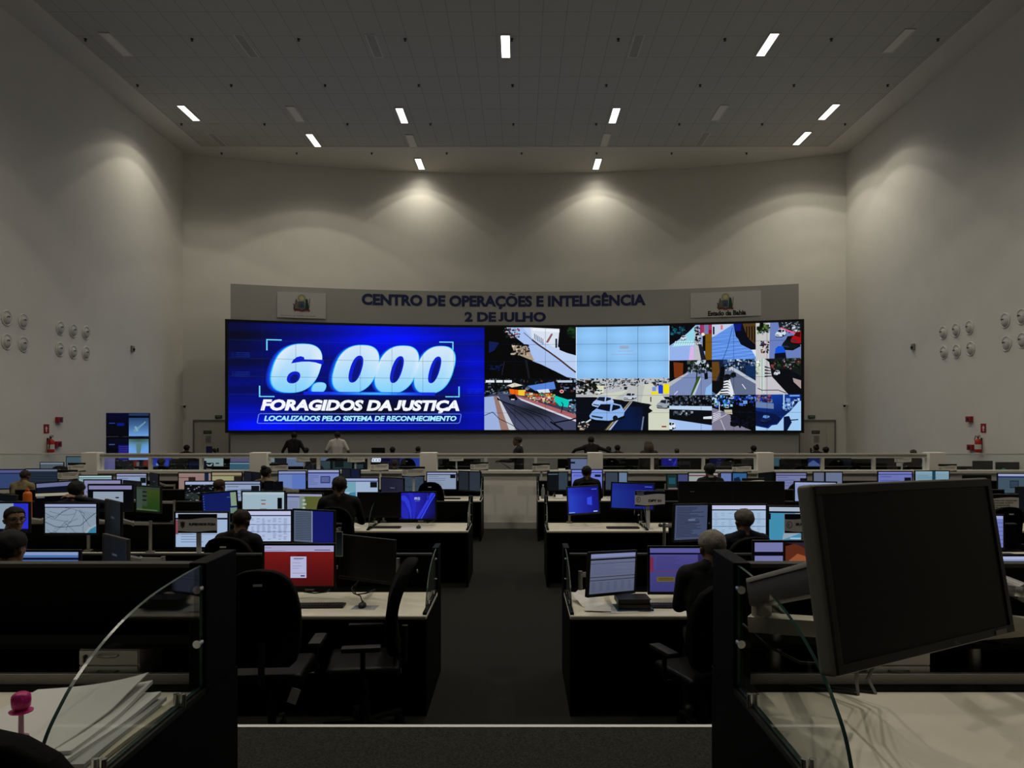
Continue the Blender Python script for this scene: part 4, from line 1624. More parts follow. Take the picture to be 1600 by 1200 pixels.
# small white drawer boxes on the rear shelves
for k, (px0, px1, pt_, lab) in enumerate(((125, 218, 1013.5, 'small white two-drawer box behind the papers on the platform desk'), (1352, 1452, 1013.5, 'small white drawer box behind the big tilted dark monitor'))):
    D = YF0 + .885
    x0, x1 = (px0 - CX) / F * D, (px1 - CX) / F * D
    zt = ZC - (pt_ - CY) / F * D
    z0 = ZP + .752
    t = thing('drawer_box', lab, 'drawer unit', ((x0 + x1) / 2, D, z0))
    hw, h = (x1 - x0) / 2, zt - z0
    b = MB()
    b.box(-hw, hw, 0, .15, 0, h, .002)
    b.build('cabinet', M_DRAWER, t)
    for j, (za, zb2) in enumerate(((0.004, h * .5 - .002), (h * .5 + .002, h - .004))):
        b = MB()
        b.box(-hw + .002, hw - .002, -.008, -.0005, za, zb2, .0015)
        d = b.build('drawer', M_DRAWER, t)
        b = MB()
        zz = (za + zb2) / 2 + .008
        b.tube([(-.03, -.008, zz), (-.027, -.018, zz - .002), (0, -.022, zz - .003), (.027, -.018, zz - .002), (.03, -.008, zz)], .0028, 8)
        b.build('handle', M_ALU, d, smooth=True)
    b = MB()
    b.cyl((-hw + .022, -.014, h * .78), (-hw + .022, -.008, h * .78), .006)
    b.box(-hw + .020, -hw + .024, -.02, -.012, h * .62, h * .78)
    b.build('lock', M_DARKMET, t)

# papers on the desk: fanned loose stacks
base = Vector((0, 1.86, ZP + .751))
sheets = [(-.945, .02, .000, -1.5, 'lowest cream paper bundle by the glass'), (-.962, .03, .013, 1.5, 'grey paper bundle second from the bottom'), (-.985, .02, .025, -2, 'white paper bundle in the middle of the fanned stack'),
          (-1.005, .035, .037, 2.5, 'white paper bundle second from the top'), (-1.03, .03, .050, -2, 'topmost white curling paper of the fanned stack')]
for k, (ex, dy, dz, rot, lab) in enumerate(sheets):
    t = thing('paper_bundle', lab + ' on the platform desk', 'papers', base + Vector((ex - .14, dy, 0.0)), R(rot), 'papers on the platform desk')
    b = MB()
    nx, ny = 14, 8
    L, Wd = .42, .28
    g = []
    for q, top in ((0, 0.0), (1, .010 if k < 4 else .004)):
        rows = []
        for i in range(nx + 1):
            row = []
            for j in range(ny + 1):
                u, v = i / nx, j / ny
                lift = dz + .004 * math.sin(u * 4 + k) * v + .010 * k * max(0, u - .55) * v ** 3 + (.030 * max(0, u - .6) * v ** 2 if k == 4 else 0)
                row.append(b.bm.verts.new((Wd * (v - .5), L * (u - .5) + .012 * k * (v - .5), lift + top)))
            rows.append(row)
        g.append(rows)
    lo, hi = g
    for i in range(nx):
        for j in range(ny):
            b.bm.faces.new((hi[i][j], hi[i][j + 1], hi[i + 1][j + 1], hi[i + 1][j]))
            b.bm.faces.new((lo[i][j], lo[i + 1][j], lo[i + 1][j + 1], lo[i][j + 1]))
    for i in range(nx):
        b.bm.faces.new((lo[i][0], hi[i][0], hi[i + 1][0], lo[i + 1][0]))
        b.bm.faces.new((lo[i][ny], lo[i + 1][ny], hi[i + 1][ny], hi[i][ny]))
    for j in range(ny):
        b.bm.faces.new((lo[0][j], lo[0][j + 1], hi[0][j + 1], hi[0][j]))
        b.bm.faces.new((lo[nx][j], hi[nx][j], hi[nx][j + 1], lo[nx][j + 1]))
    o = b.build('sheets', mat('cream_paper', (0.62, 0.58, 0.47), 0.8, 0, 0.1) if k == 0 else (mat('grey_paper', (0.50, 0.50, 0.50), 0.8, 0, 0.1) if k == 1 else M_PAPER), t, smooth=50)

# pink pen stand at the picture edge
p = P(33, 1172, 1.74)
p.z = ZP + .751 + .062
t = thing('stamp', 'bright pink rose-topped pen standing on the papers', 'pen', p + Vector((0, 0, 0)))
b = MB()
b.lathe([(.016, 0), (.016, .006), (.006, .01), (.0055, .055), (.008, .062)], n=16)
b.build('stem', mat('clear_pink', (0.45, 0.22, 0.30), 0.3), t, smooth=50)
M_PINK = mat('pink_plastic', (0.55, 0.02, 0.20), 0.35)
b = MB()
b.lathe([(.008, .058), (.024, .060), (.025, .063), (.010, .066)], n=18)
b.build('collar', M_PINK, t, smooth=50)
b = MB()
b.lathe([(.009, .064), (.019, .072), (.0205, .086), (.018, .099), (.011, .104), (0, .102)], n=18)
for k in range(6):
    a = k * PI / 3
    b.ball((.015 * math.cos(a), .015 * math.sin(a), .088), (.008, .008, .014), 1)
b.build('rose_head', M_PINK, t, smooth=50)

# ================================================================= OFFICE CHAIRS (local: faces +y)


def chair_proto():
    t = thing('office_chair', 'proto', 'chair')
    b = MB()
    for k in range(5):
        a = k * 2 * PI / 5 + .3
        M = Matrix.Rotation(a, 4, 'Z')
        vs = b.box(.02, .29, -.022, .022, .075, .105, .006, M)
    b.cyl((0, 0, .07), (0, 0, .13), .04)
    b.build('star_base', M_PLASTIC, t)
    for k in range(5):
        a = k * 2 * PI / 5 + .3
        b = MB()
        x, y = .285 * math.cos(a), .285 * math.sin(a)
        d = Vector((-math.sin(a), math.cos(a), 0)) * .022
        b.cyl(Vector((x, y, .03)) - d, Vector((x, y, .03)) + d, .03, n=14)
        b.cyl((x, y, .03), (x, y, .08), .008, n=8)
        b.build('caster', M_PLASTIC, t)
    b = MB()
    b.cyl((0, 0, .12), (0, 0, .30), .028)
    b.cyl((0, 0, .29), (0, 0, .43), .018)
    b.box(-.12, .12, -.12, .10, .42, .45)
    b.build('gas_column', M_DARKMET, t)
    b = MB()
    b.box(-.25, .25, -.24, .25, .45, .535, .035, None, 4)
    b.build('seat', M_LEATHER, t, smooth=45)
    # high padded back
    b = MB()
    out = []
    H = [(.0, .17), (.03, .205), (.1, .225), (.22, .235), (.36, .232), (.48, .215), (.56, .185), (.61, .14), (.635, .085), (.645, 0)]
    for z, x in H:
        out.append((x, z))
    poly = out + [(-x, z) for x, z in reversed(out[:-1])]
    b.prism([(x, z + .58) for x, z in poly], 'y', -.04, .04, .022)
    geom = b.bm.verts[:] + b.bm.edges[:] + b.bm.faces[:]
    for k in range(1, 8):
        r = bmesh.ops.bisect_plane(b.bm, geom=b.bm.verts[:] + b.bm.edges[:] + b.bm.faces[:], plane_co=(0, 0, .58 + k * .08), plane_no=(0, 0, 1))
    for v in b.bm.verts:
        q = (v.co.z - .58) / .64
        v.co.y += -.235 - .10 * q - .05 * math.sin(q * PI) * -1 + .10 * (v.co.x / .23) ** 2 * .5
    b.build('backrest', M_FABRIC, t, smooth=45)
    b = MB()
    b.box(-.028, .028, -.008, .0, -.008, .008, .002)
    o = b.build('maker_tag', M_TAG, t, M=Matrix.Translation((0, -.358, 1.13)) @ Matrix.Rotation(R(-8), 4, 'X'))
    b = MB()
    b.tube([(0, -.05, .43), (0, -.2, .43), (0, -.27, .5), (0, -.275, .75)], .022, 8)
    b.build('back_bar', M_DARKMET, t)
    for s in (-1, 1):
        b = MB()
        b.tube([(s * .15, 0, .445), (s * .29, 0, .46), (s * .305, 0, .5), (s * .305, 0, .67)], .017, 8)
        b.box(s * .305 - .042, s * .305 + .042, -.12, .14, .665, .70, .012)
        b.build('armrest', M_PLASTIC, t, smooth=45)
    b = MB()
    b.box(-.03, .03, -.001, .001, -.05, .05, 0, Matrix.Translation((.20, -.245, .40)) @ Matrix.Rotation(R(20), 4, 'Y'))
    b.build('hang_tag', M_TAG, t)
    return t


ch0 = chair_proto()
LABELS.pop('proto', None)
_first = [True]


def chair(x, y, face, label, z=0.0, group='office chairs', sc=.94):
    """face: degrees, 0 looks away from the camera, + turns left"""
    if _first[0]:
        _first[0] = False
        ch0.location = (x, y, z)
        ch0.rotation_euler = (0, 0, R(face))
        ch0.scale = (1, 1, sc)
        return tag(ch0, label, 'chair', group)
    c = dup(ch0, (x, y, z), R(face), label, group)
    c.scale = (1, 1, sc)
    return c


chair(-1.68, 5.22, 4, 'black high-backed office chair seen from behind, in front of the red screen', sc=1.02)
chair(-1.08, 5.40, 98, 'black office chair turned sideways at the aisle end of the red screen desk', sc=1.0)
chair(1.27, 5.30, 20, 'black office chair under the grey-haired man in dark jacket at the purple screen')
chair(-.955, 1.50, 3, 'black office chair at the platform desk beside the papers, only its top showing', ZP)
chair(-2.66, 7.26, 0, 'black office chair under the man in black at the white spreadsheet')
chair(2.10, 7.26, 6, 'black office chair under the grey-haired man at the white list screen')
chair(-4.80, 7.25, -40, 'black office chair under the man with glasses')
chair(-3.62, 5.26, 0, 'black office chair under the dark-haired person at the pale blue screen')
oc = chair(-5.50, 9.72, 0, 'black office chair with orange trim under the person holding their head')
b = MB()
b.tube([(.245, -.27, .85), (.24, -.29, 1.0), (.22, -.315, 1.10), (.18, -.34, 1.17), (.12, -.345, 1.205)], .012, 8)
b.build('orange_trim', mat('orange_trim', (0.5, 0.08, 0.02), 0.6), oc, smooth=True)
chair(-4.55, 11.68, 0, 'black office chair under the bald man at the satellite map')
chair(-2.28, 9.72, 0, 'black office chair under the man in black beside the switched-off monitor')
chair(-4.50, 13.62, 0, 'black office chair under the person with dark bun')
chair(-8.86, 13.62, 0, 'black office chair under the bald man in tan shirt', sc=.78)
chair(1.20, 13.62, 0, 'black office chair under the man in black jacket with pale strap')
chair(3.40, 13.62, 0, 'black office chair under the person with white collar in the last row')
chair(3.42, 9.72, 0, 'black office chair with thin pale edge behind the twin switched-off monitors')
chair(-1.54, 13.6, 0, 'empty black round-backed chair at the last desk before the partition')
chair(6.0, 9.72, 0, 'black office chair beside the far sign board at the picture edge')
chair(4.9, 13.62, 0, 'black office chair partly behind the big tilted monitor, last row')
chair(-10.9, 18.45, 10, 'black office chair beyond the frameless glass at the twin displays')
for k, (px, D) in enumerate(((272, 18.4), (588, 18.4), (703, 18.5), (985, 18.4), (1150, 18.4), (1240, 18.4), (1330, 18.4), (1420, 18.4), (300, 22.3), (520, 22.3), (640, 22.3), (960, 22.3), (1130, 22.3), (1300, 22.3))):
    chair((px - CX) / F * D, D, (k * 37) % 50 - 25, 'black office chair beyond the partition, %s %s' % (ORD[k % 8] if k < 8 else ORD[k - 8], 'in the nearer row' if k < 8 else 'in the farther row'))
o = [q for q in COL.objects if q.get('label', '').startswith('black office chair at the platform desk')][0]
o.scale = (.85, .85, .85)
o.location.x += .012

# ================================================================= MONITORS
W1, W2, BAR = '#c3cfe4', '#aebcd2', '#8fa0c0'


def doc(bg='#b9c6dc', bar='#cfd6ea', strip='#22305a', rows=8, ink='#8f9cb8', panel=None, seed=1):
    c = Canvas().rect(0, 0, 1, 1, bg).rect(0, 0, 1, .10, bar)
    if strip:
        c.rect(0, .10, 1, .14, strip)
    r = random.Random(seed)
    c.rows(.05, .22, .7, .9, rows, ink, .3, r)
    if panel:
        c.rect(*panel)
    return c


def ledger(bg='#c9d6ee', seed=3, cols=9, rows=16, ink='#9aa8cc', strip='#1c2c62'):
    c = Canvas().rect(0, 0, 1, 1, bg).rect(0, 0, 1, .12, '#d2d4ee').rect(0, .13, 1, .165, strip)
    r = random.Random(seed)
    for k in range(rows):
        v = .24 + .72 * k / rows
        c.rect(.03, v, .97, v + .006, mix(ink, bg, .4))
        for j in range(cols):
            if r.random() < .75:
                u = .04 + j * .93 / cols
                c.items.append(([(u, v + .012), (u + (.3 + .5 * r.random()) * .9 / cols, v + .012), (u + .5 * .9 / cols, v + .028), (u, v + .028)], ink, 'same'))
    for v in (.44, .68):
        c.rect(0, v, 1, v + .012, '#5a6a9a')
    return c


def solid(a, b=None, ang=0):
    c = Canvas()
    if b is None:
        return c.rect(0, 0, 1, 1, a)
    return c.grad(0, 0, 1, 1, lambda u, v: mix(a, b, u * math.cos(ang) + v * math.sin(ang)), 8, 6)


def c_red():
    c = Canvas().grad(0, 0, 1, 1, lambda u, v: mix('#aa0a14', '#78060e', v), 4, 6)
    c.rect(0, 0, 1, .15, '#c0bfdc').rect(.0, .05, .1, .06, '#8a86b0').rect(.72, .10, .95, .12, '#7a78a8').rect(.0, .12, .3, .13, '#9a98bc')
    c.rect(.47, .235, .60, .25, '#6a0a10')
    c.rect(.375, .27, .605, .80, '#c9cbe6').rect(.42, .31, .57, .325, '#5a4a70').rect(.42, .335, .54, .345, '#8a88a8').rect(.40, .42, .52, .43, '#a8a8c8').rect(.40, .50, .54, .508, '#9a9ac0').rect(.40, .56, .50, .568, '#9a9ac0').rect(.40, .68, .59, .688, '#b07a90').rect(.52, .735, .58, .765, '#3a4a8a')
    return c


def c_purple():
    c = Canvas().grad(0, 0, 1, 1, lambda u, v: mix('#7674b2', '#64639f', v), 4, 6)
    c.rect(0, 0, 1, .10, '#8381bd').rect(0, .11, 1, .145, '#1a1840').rect(.70, .15, 1, .55, '#544c82').rect(0, .2, .05, .55, '#a04a78')
    r = random.Random(4)
    c.rows(.1, .2, .62, .52, 9, '#6a5ea0', .3, r)
    c.rect(.08, .53, .40, .545, '#9a4a80').rect(.10, .66, .36, .77, '#8f8240').rows(.13, .685, .34, .75, 3, '#6a5f30', .4)
    return c


def c_table(bg='#8f97bc'):
    c = Canvas().grad(0, 0, 1, 1, lambda u, v: mix('#8f95ae', '#7f879c', v), 4, 6).rect(0, .0, 1, .09, '#a2a8cc').rect(0, .12, 1, .16, '#1c2238')
    r = random.Random(8)
    c.rows(.04, .2, .98, .55, 9, '#7a82a8', .25, r)
    c.rect(0, .24, 1, .25, '#3c4468').rect(0, .58, 1, .595, '#2c3456').rect(0, .66, 1, .675, '#2c3456')
    for j in range(6):
        c.rows(.05 + j * .16, .72, .12 + j * .16, .95, 6, '#6a7298', .3)
    return c


def c_map(bg='#a9b7c6', road='#56687c', sea=True, seed=11, n=16):
    c = Canvas().rect(0, 0, 1, 1, bg)
    r = random.Random(seed)
    for k in range(n):
        a = (r.random(), r.random())
        th = r.choice((.55, .6, 2.1, 2.2, 1.2, 2.7)) + r.uniform(-.2, .2)
        pts = [a]
        for q in range(4):
            th += r.uniform(-.35, .35)
            pts.append((pts[-1][0] + .13 * math.cos(th), pts[-1][1] + .2 * math.sin(th)))
        pts = [(min(1, max(0, u)), min(1, max(0, v))) for u, v in pts]
        c.path(pts, .010, road, 1.7)
    c.path([(0, .62), (.2, .78), (.34, .80), (.7, .74), (.85, .5), (1, .3)], .018, '#3f5068', 1.7).path([(0, .3), (.2, .5), (.35, .25), (.5, .15)], .014, road, 1.7)
    for k in range(6):
        c.line(.66 + k * .055, .2 + k * .02, .82 + k * .03, .58 - k * .05, .008, road, 1.7)
    c.rect(0, 0, 1, .095, '#b4bfdc').rect(0, .095, 1, .125, '#16264a')
    if sea:
        c.poly([(.78, 1), (.86, .82), (1, .70), (1, 1)], '#b8c4c8').poly([(.83, 1), (.89, .87), (1, .76), (1, 1)], '#3fa6c2')
    return c


def c_ribbon():
    c = Canvas().grad(0, 0, 1, 1, lambda u, v: mix('#0a1cc8', '#04104e', max(0, (u - .55) * 1.2) + max(0, v - .75)), 8, 8)
    c.poly([(0, .12), (.14, .1), (.26, .3), (.32, .65), (.33, 1), (.30, 1), (.26, .7), (.14, .35), (0, .25)], '#1c52e8')
    c.poly([(0, .42), (.1, .48), (.22, .7), (.26, 1), (.1, 1), (0, .8)], '#1034d0')
    c.poly([(.36, 1), (.32, .4), (.26, .1), (.22, 0), (.35, 0), (.46, .4), (.42, 1)], '#0d2ad8')
    c.poly([(.98, 0), (.80, .4), (.55, 1), (.46, 1), (.70, .45), (.88, 0)], '#1b4ff0').poly([(1, .1), (.86, .4), (.62, 1), (.58, 1), (.82, .4), (1, .02)], '#2a66ff')
    c.poly([(.78, 0), (.84, .2), (.8, .34), (.76, .2)], '#1034d0')
    c.text('09:52', .41, .17, .57, .27, '#cfdcf4', 0, .02).rect(.43, .31, .56, .325, '#7f9ce0')
    return c


def c_plainblue(a, b, logo=False):
    c = Canvas().grad(0, 0, 1, 1, lambda u, v: mix(a, b, u * 1.1 - .15 + .25 * (v < .2)), 10, 6)
    if logo:
        c.poly([(.62, .42), (.78, .38), (.78, .72), (.62, .68)], '#1c6af0')
        c.rect(0, .95, .2, .98, '#9ac0e8').rect(.82, .94, .95, .98, '#c0d0e8')
    c.rect(.78, .09, .96, .115, '#6a9ae8')
    return c


def c_bluepanel():
    c = Canvas().rect(0, 0, 1, 1, '#0a3f8e')
    for k in range(7):
        c.rect(.02, .1 + k * .12, .045, .14 + k * .12, '#6a9ac8')
    return c.rect(.83, .02, 1, .66, '#a4b8a0').rect(.80, .74, 1, 1, '#92aa9a').rect(.72, .22, .82, .25, '#5a8ac8')


def c_green():
    c = Canvas().grad(0, 0, 1, 1, lambda u, v: mix('#70782e', '#3f6a22', v + .2 * u), 6, 8)
    c.rect(0, 0, 1, .1, '#5c6a5c').rect(0, .1, .24, .95, '#66786e').rect(.24, .1, .47, .8, '#5f7060').rows(.26, .18, .44, .7, 3, '#2f3c34', .35).rect(0, .93, .9, .98, '#7a8a70')
    return c


def c_wingreen():
    c = Canvas().grad(0, 0, 1, 1, lambda u, v: mix('#748a54', '#8a8a48', u), 6, 6)
    c.rect(0, 0, 1, .09, '#b4b8d0').rect(0, .12, .35, 1, '#a7b0cc').rect(0, .1, .35, .14, '#4a68b8').rect(.35, .1, .5, 1, '#9caaa2')
    c.rows(.03, .3, .3, .95, 10, '#98a2c0', .3)
    for k in range(5):
        c.rect(.44, .22 + k * .16, .52 + .03 * (k % 2), .30 + k * .16, '#c2ccc4')
    return c


def c_sat(seed=2):
    c = Canvas().rect(0, 0, 1, 1, '#1c2432')
    r = random.Random(seed)
    for k in range(90):
        u, v, s = r.random(), .16 + .8 * r.random(), .012 + .03 * r.random()
        c.items.append(([(u - s, v), (u, v - s), (u + s, v), (u, v + s)], r.choice(['#4a5668', '#8a94a4', '#2c384a', '#5c6a5a', '#aab2bc']), 'same' if k % 10 else 'new'))
    for k in range(5):
        c.path([(0, .62 + k * .05), (.2, .55 + k * .07), (.36, .72 + k * .06), (.45, 1)], .012, '#7a8a84', 1.7)
    return c.rect(0, 0, 1, .14, '#b9c6e0')


def c_news():
    return Canvas().rect(0, 0, 1, 1, '#1e3050').rect(0, 0, 1, .18, '#8f96b8').poly([(0, .62), (1, .40), (1, .75), (0, .95)], '#8a1424').poly([(.3, .85), (1, .68), (1, .76), (.3, .92)], '#a8a0a8').rect(.15, .8, .25, .88, '#b87a80')


def c_dark(bar='#b8b6a4'):
    c = Canvas().rect(0, 0, 1, 1, '#0d1326').rect(0, 0, 1, .12, bar).rect(.02, .14, .22, .19, '#8a8a92').rect(.74, .26, .86, .29, '#5a6a8a').rows(.6, .42, .9, .5, 2, '#2c3a5e', .3)
    return c


def c_dialog():
    return Canvas().rect(0, 0, 1, 1, '#141a2c').rect(0, .02, 1, .17, '#a4a2c8').rect(.10, .26, .80, .72, '#aebac8').rect(.62, .47, .70, .52, '#2c3444').rect(0, .2, 1, .23, '#101428')


def c_text_dark(a='#56627a', seed=5):
    c = Canvas().rect(0, 0, 1, 1, a)
    r = random.Random(seed)
    c.rows(.05, .06, .95, .95, 20, mix(a, '#2a3246', .55), .4, r)
    return c.rect(.4, .4, .62, .46, mix(a, '#b0b8d0', .4)).rect(.3, .5, .75, .52, mix(a, '#2a3246', .8))


def c_textblue():
    c = Canvas().rect(0, 0, 1, 1, '#0a2f96').rect(0, 0, .47, 1, '#7f8ca0')
    c.rows(.03, .06, .44, .96, 16, '#5c697e', .45)
    return c.rect(.455, 0, .475, 1, '#aab4cc')


def c_split(a, b, m='#141a28', at=.5):
    return Canvas().rect(0, 0, at, 1, a).rect(at, 0, 1, 1, b).rect(at - .04, 0, at + .03, 1, m)


def c_pca():
    c = Canvas().rect(0, 0, 1, 1, '#b9cbe4').rect(0, 0, 1, .13, '#c0cade').rect(0, .14, 1, .19, '#1c2c4e').rect(0, .2, .05, .62, '#b06a7c').rect(.0, .62, 1, .64, '#9ab0cc')
    c.rows(.1, .3, .6, .92, 8, '#8fa4c2', .25, random.Random(6))
    return c


def c_teal():
    c = Canvas().rect(0, 0, 1, 1, '#4ab0cc').rect(0, 0, 1, .12, '#c2ccdc').rect(0, .12, 1, .17, '#16264a').rect(.5, .17, 1, .4, '#b8c8d4').poly([(.36, .40), (.6, .34), (.6, .75), (.25, .95), (.30, .6)], '#aebfca').rect(0, .18, .03, .36, '#1c3040').rect(.4, .88, .7, .92, '#bcd4e0')
    return c


def c_orange():
    c = Canvas().rect(0, 0, 1, 1, '#3a2018').rect(0, 0, .42, .9, '#9a9cc8').rect(0, .25, .42, .36, '#16203c').rows(.04, .5, .36, .8, 3, '#7a7cae', .3)
    c.poly([(.46, .1), (.62, .02), (.8, .18), (1, .1), (1, .6), (.8, .9), (.55, .95), (.46, .5)], '#8a5030').poly([(.5, .5), (.64, .3), (.8, .4), (.7, .8), (.55, .85)], '#b87a4a').poly([(.45, .0), (1, 0), (1, .12), (.8, .2), (.62, .05)], '#5c4a5a')
    return c.rect(0, .9, 1, 1, '#4a4448')


def c_window(bg='#9fb0c8', pan='#6a7c98'):
    return Canvas().rect(0, 0, 1, 1, bg).rect(0, 0, 1, .12, '#b4bcd6').rect(0, .13, 1, .19, '#1c3a96').rect(.4, .34, .72, .75, pan).rows(.43, .42, .68, .7, 4, bg, .4).rows(.03, .3, .35, .9, 6, mix(bg, '#6a7898', .5), .3, random.Random(2))


def c_lines(bg, ink):
    return Canvas().rect(0, 0, 1, 1, bg).rect(0, 0, 1, .09, mix(bg, '#d8dcf0', .5)).rows(.0, .2, 1, 1, 6, ink, .3)


def c_cctv(a='#20262a', seed=3):
    c = Canvas().rect(0, 0, 1, 1, a)
    r = random.Random(seed)
    for k in range(40):
        u, v = r.random(), r.random()
        c.items.append(([(u, v), (u + .1 * r.random(), v), (u + .08, v + .12 * r.random()), (u, v + .1)], r.choice(['#3c4644', '#141a1c', '#5a6462', '#2c3634']), 'same' if k else 'new'))
    for k in range(1, 4):
        c.rect(k / 4 - .006, 0, k / 4 + .006, 1, '#0a0c0e')
    return c.rect(0, .49, 1, .51, '#0a0c0e')


def c_zeros():
    c = Canvas().grad(0, 0, 1, 1, lambda u, v: mix('#101c8a', '#080c3a', v + u * .3), 6, 4)
    c.text('000', .04, .15, .36, .5, '#e8eeff', .15, .06)
    return c


def monitor(px0, py0, px1, py1, D, yaw, content, label, roll=0, tilt=0, bez=M_BEZEL, off=False, base=None, size=None, z_desk=.75, arm='arm', rb=.018, tw=None, group=None, desk_y=None):
    """outline on the picture, distance, and which way it is turned (+ right edge farther)"""
    cpx, cpy = (px0 + px1) / 2, (py0 + py1) / 2
    c = P(cpx, cpy, D)
    wd = (px1 - px0) / F * D / max(.22, math.cos(R(yaw)) - c.x / D * math.sin(R(yaw)))
    ht = (py1 - py0) / F * D
    if size:
        wd, ht = size
    T = Matrix.Rotation(R(yaw), 4, 'Z') @ Matrix.Rotation(R(tilt), 4, 'X') @ Matrix.Rotation(R(roll), 4, 'Y')
    back = T @ Vector((0, .07, 0))
    dy = desk_y if desk_y is not None else D + .34
    bx = c.x + back.x * 1.5 + (.16 if yaw < 0 else -.16 if yaw > 0 else 0)
    if D > 17:
        bx = min(max(bx, -11.55), 11.55)
    root = Vector((bx, dy, z_desk))
    t = thing('monitor', label, 'monitor', root, 0, group or 'desk monitors')
    H = Matrix.Translation(c - root) @ T
    b = MB()
    fw = rb if wd > .3 else .012
    b.box(-wd / 2, wd / 2, .0, .028, -ht / 2, ht / 2, .006)
    b.box(-wd * .3, wd * .3, .028, .06, -ht * .32, ht * .32, .012)
    for x0, x1, z0, z1 in ((-wd / 2, wd / 2, ht / 2 - fw, ht / 2), (-wd / 2, wd / 2, -ht / 2, -ht / 2 + fw * 1.3), (-wd / 2, -wd / 2 + fw, -ht / 2 + fw * 1.3, ht / 2 - fw), (wd / 2 - fw, wd / 2, -ht / 2 + fw * 1.3, ht / 2 - fw)):
        b.box(x0, x1, -.004, .002, z0, z1, .0012, seg=1)
    b.build('housing', bez, t, M=H)
    sw, sh = wd - 2 * fw, ht - 2.3 * fw
    zc = fw * .15
    if off:
        bb = MB()
        bb.box(-sw / 2, sw / 2, -.0015, .001, zc - sh / 2, zc + sh / 2)
        bb.build('screen', M_OFF, t, M=H)
    else:
        content.gamma = 1.65
        content.flat('screen', M_SCREEN, sw, sh, t, H @ Matrix.Translation((0, -.0012, zc)), step=.00005)
    # aluminium arm: pole at the back of the desk, two links
    head = (H @ Vector((0, .075, 0)))
    b = MB()
    ztop = max(.12, min(head.z, .42) - .08)
    b.box(-.04, .04, -.035, .035, 0, .02, .004)
    b.cyl((0, 0, 0), (0, 0, ztop + .03), .018)
    b.build('arm_pole', M_ALU, t, smooth=40)
    b = MB()
    p0 = Vector((0, 0, ztop))
    hd = Vector((head.x, head.y, head.z))
    el = p0 + Vector(((.20 if yaw >= 0 else -.20), .02, 0)) if (hd - p0).length < .5 else (p0 + hd) / 2
    el.z = ztop
    w2 = .022
    for a, q in ((p0, el), (el, hd)):
        d = q - a
        if d.length > .03:
            b.tube([a, a.lerp(q, .5), q], w2, 6)
    b.ball(el, .032, 1)
    b.box(-.05, .05, .058, .078, -.05, .05, .004, M=H)
    b.build('monitor_arm', M_ALUP, t, smooth=40)
    return t


DA_, DB_, DC_, DD_, DE_ = 6.22, 8.2, 10.68, 12.62, 14.55
m = monitor
# nearest rows
m(410, 849, 525, 920, DA_, 0, c_red(), 'large monitor with red page and white login card, in front of two chairs')
m(529, 839, 616, 909, DA_, -22, None, 'switched-off black monitor turned and tilted beside the red screen', roll=2, off=True)
m(28, 859, 126, 922, DA_, 0, c_lines('#6f97c8', '#5a80b4').rect(0, .16, 1, .22, '#142448'), 'pale blue striped screen beside the dark-haired person seen from behind')
m(160, 838, 198, 905, DA_ - .1, -42, c_text_dark('#2c343c', 2), 'dim monitor turned sharply, with pale edge, beside the pale blue striped screen', bez=M_BEZELG)
m(920, 861, 995, 930, 5.98, 38, c_table(), 'grey table screen turned and tilted above papers at the aisle desk', roll=4)
m(1012, 853, 1126, 929, DA_, 0, c_purple(), 'purple page with yellow box on the screen before the grey-haired man in dark jacket')
m(1173, 859, 1290, 895, DA_, 0, c_orange(), 'low screen with orange wallpaper above the platform desk screen', size=(.58, .34))
m(1550, 866, 1652, 924, DA_, 0, c_lines('#a8b4d8', '#98a4cc'), 'white screen at the picture edge beyond the tilted dark monitor')
# second row
m(68, 785, 153, 836, DB_, 0, c_map(), 'street map screen with turquoise sea corner')
m(164, 782, 188, 844, DB_ - .1, -46, c_text_dark('#1e2830', 7), 'dim monitor turned sharply beside the street map screen')
m(-38, 784, 47, 833, DB_, 0, Canvas().rect(0, 0, 1, 1, '#2a3be0').rect(0, 0, .71, 1, '#a9b8c8').rect(0, .92, 1, 1, '#141c50'), 'blue and white screen behind the man with glasses')
m(272, 799, 358, 858, DB_ - .2, 0, c_pca(), 'white form screen behind the SUPERVISOR PCBA sign')
m(370, 796, 457, 849, DB_, 0, ledger(), 'bright white spreadsheet screen in front of the man in black')
m(457, 796, 523, 851, DB_, -20, c_textblue(), 'half grey text, half deep blue screen beside the white spreadsheet')
m(1053, 787, 1107, 846, DB_ - .1, 35, c_text_dark('#6e7a98', 9), 'grey blue text screen beside the white list screen', roll=3)
m(1110, 787, 1199, 841, DB_, 0, ledger('#bcd2e8', 4, 7, 12, '#a2b8cc', '#14202e'), 'bright white list screen before the seated grey-haired man')
m(1199, 790, 1286, 850, DB_, -6, c_teal(), 'turquoise and white map screen behind the half hidden SUPERVISOR sign')
m(1502, 803, 1570, 858, DB_, -10, c_lines('#98a2d8', '#8a94cc'), 'lilac screen showing past the edge of the big tilted monitor')
# third row
m(558, 769, 627, 809, DC_, 0, None, 'black switched-off monitor joined to the blue ribbon wallpaper screen', off=True)
m(623, 768, 682, 813, DC_, 0, c_ribbon(), 'screen with blue ribbon wallpaper and clock')
m(377, 767, 446, 808, DC_ - .2, 0, doc('#b7cbd6', '#c2d4dc', None, 0, '#b7cbd6', (.84, .24, .95, .72, '#16222c')).rect(.44, .33, .56, .37, '#8a8490').rect(.45, .48, .55, .53, '#c06a6a').rect(.42, .7, .58, .73, '#9aa8b4'), 'pale screen with small red caption and dark square, third row')
m(447, 770, 505, 812, DC_ - .1, -8, c_wingreen(), 'screen with white window over green wallpaper, third row')
m(315, 768, 372, 806, DC_ - .2, 8, c_bluepanel(), 'tilted deep blue screen with pale side panels', roll=-4)
m(212, 759, 251, 801, DC_, -28, c_green(), 'green wallpaper screen turned towards the aisle')
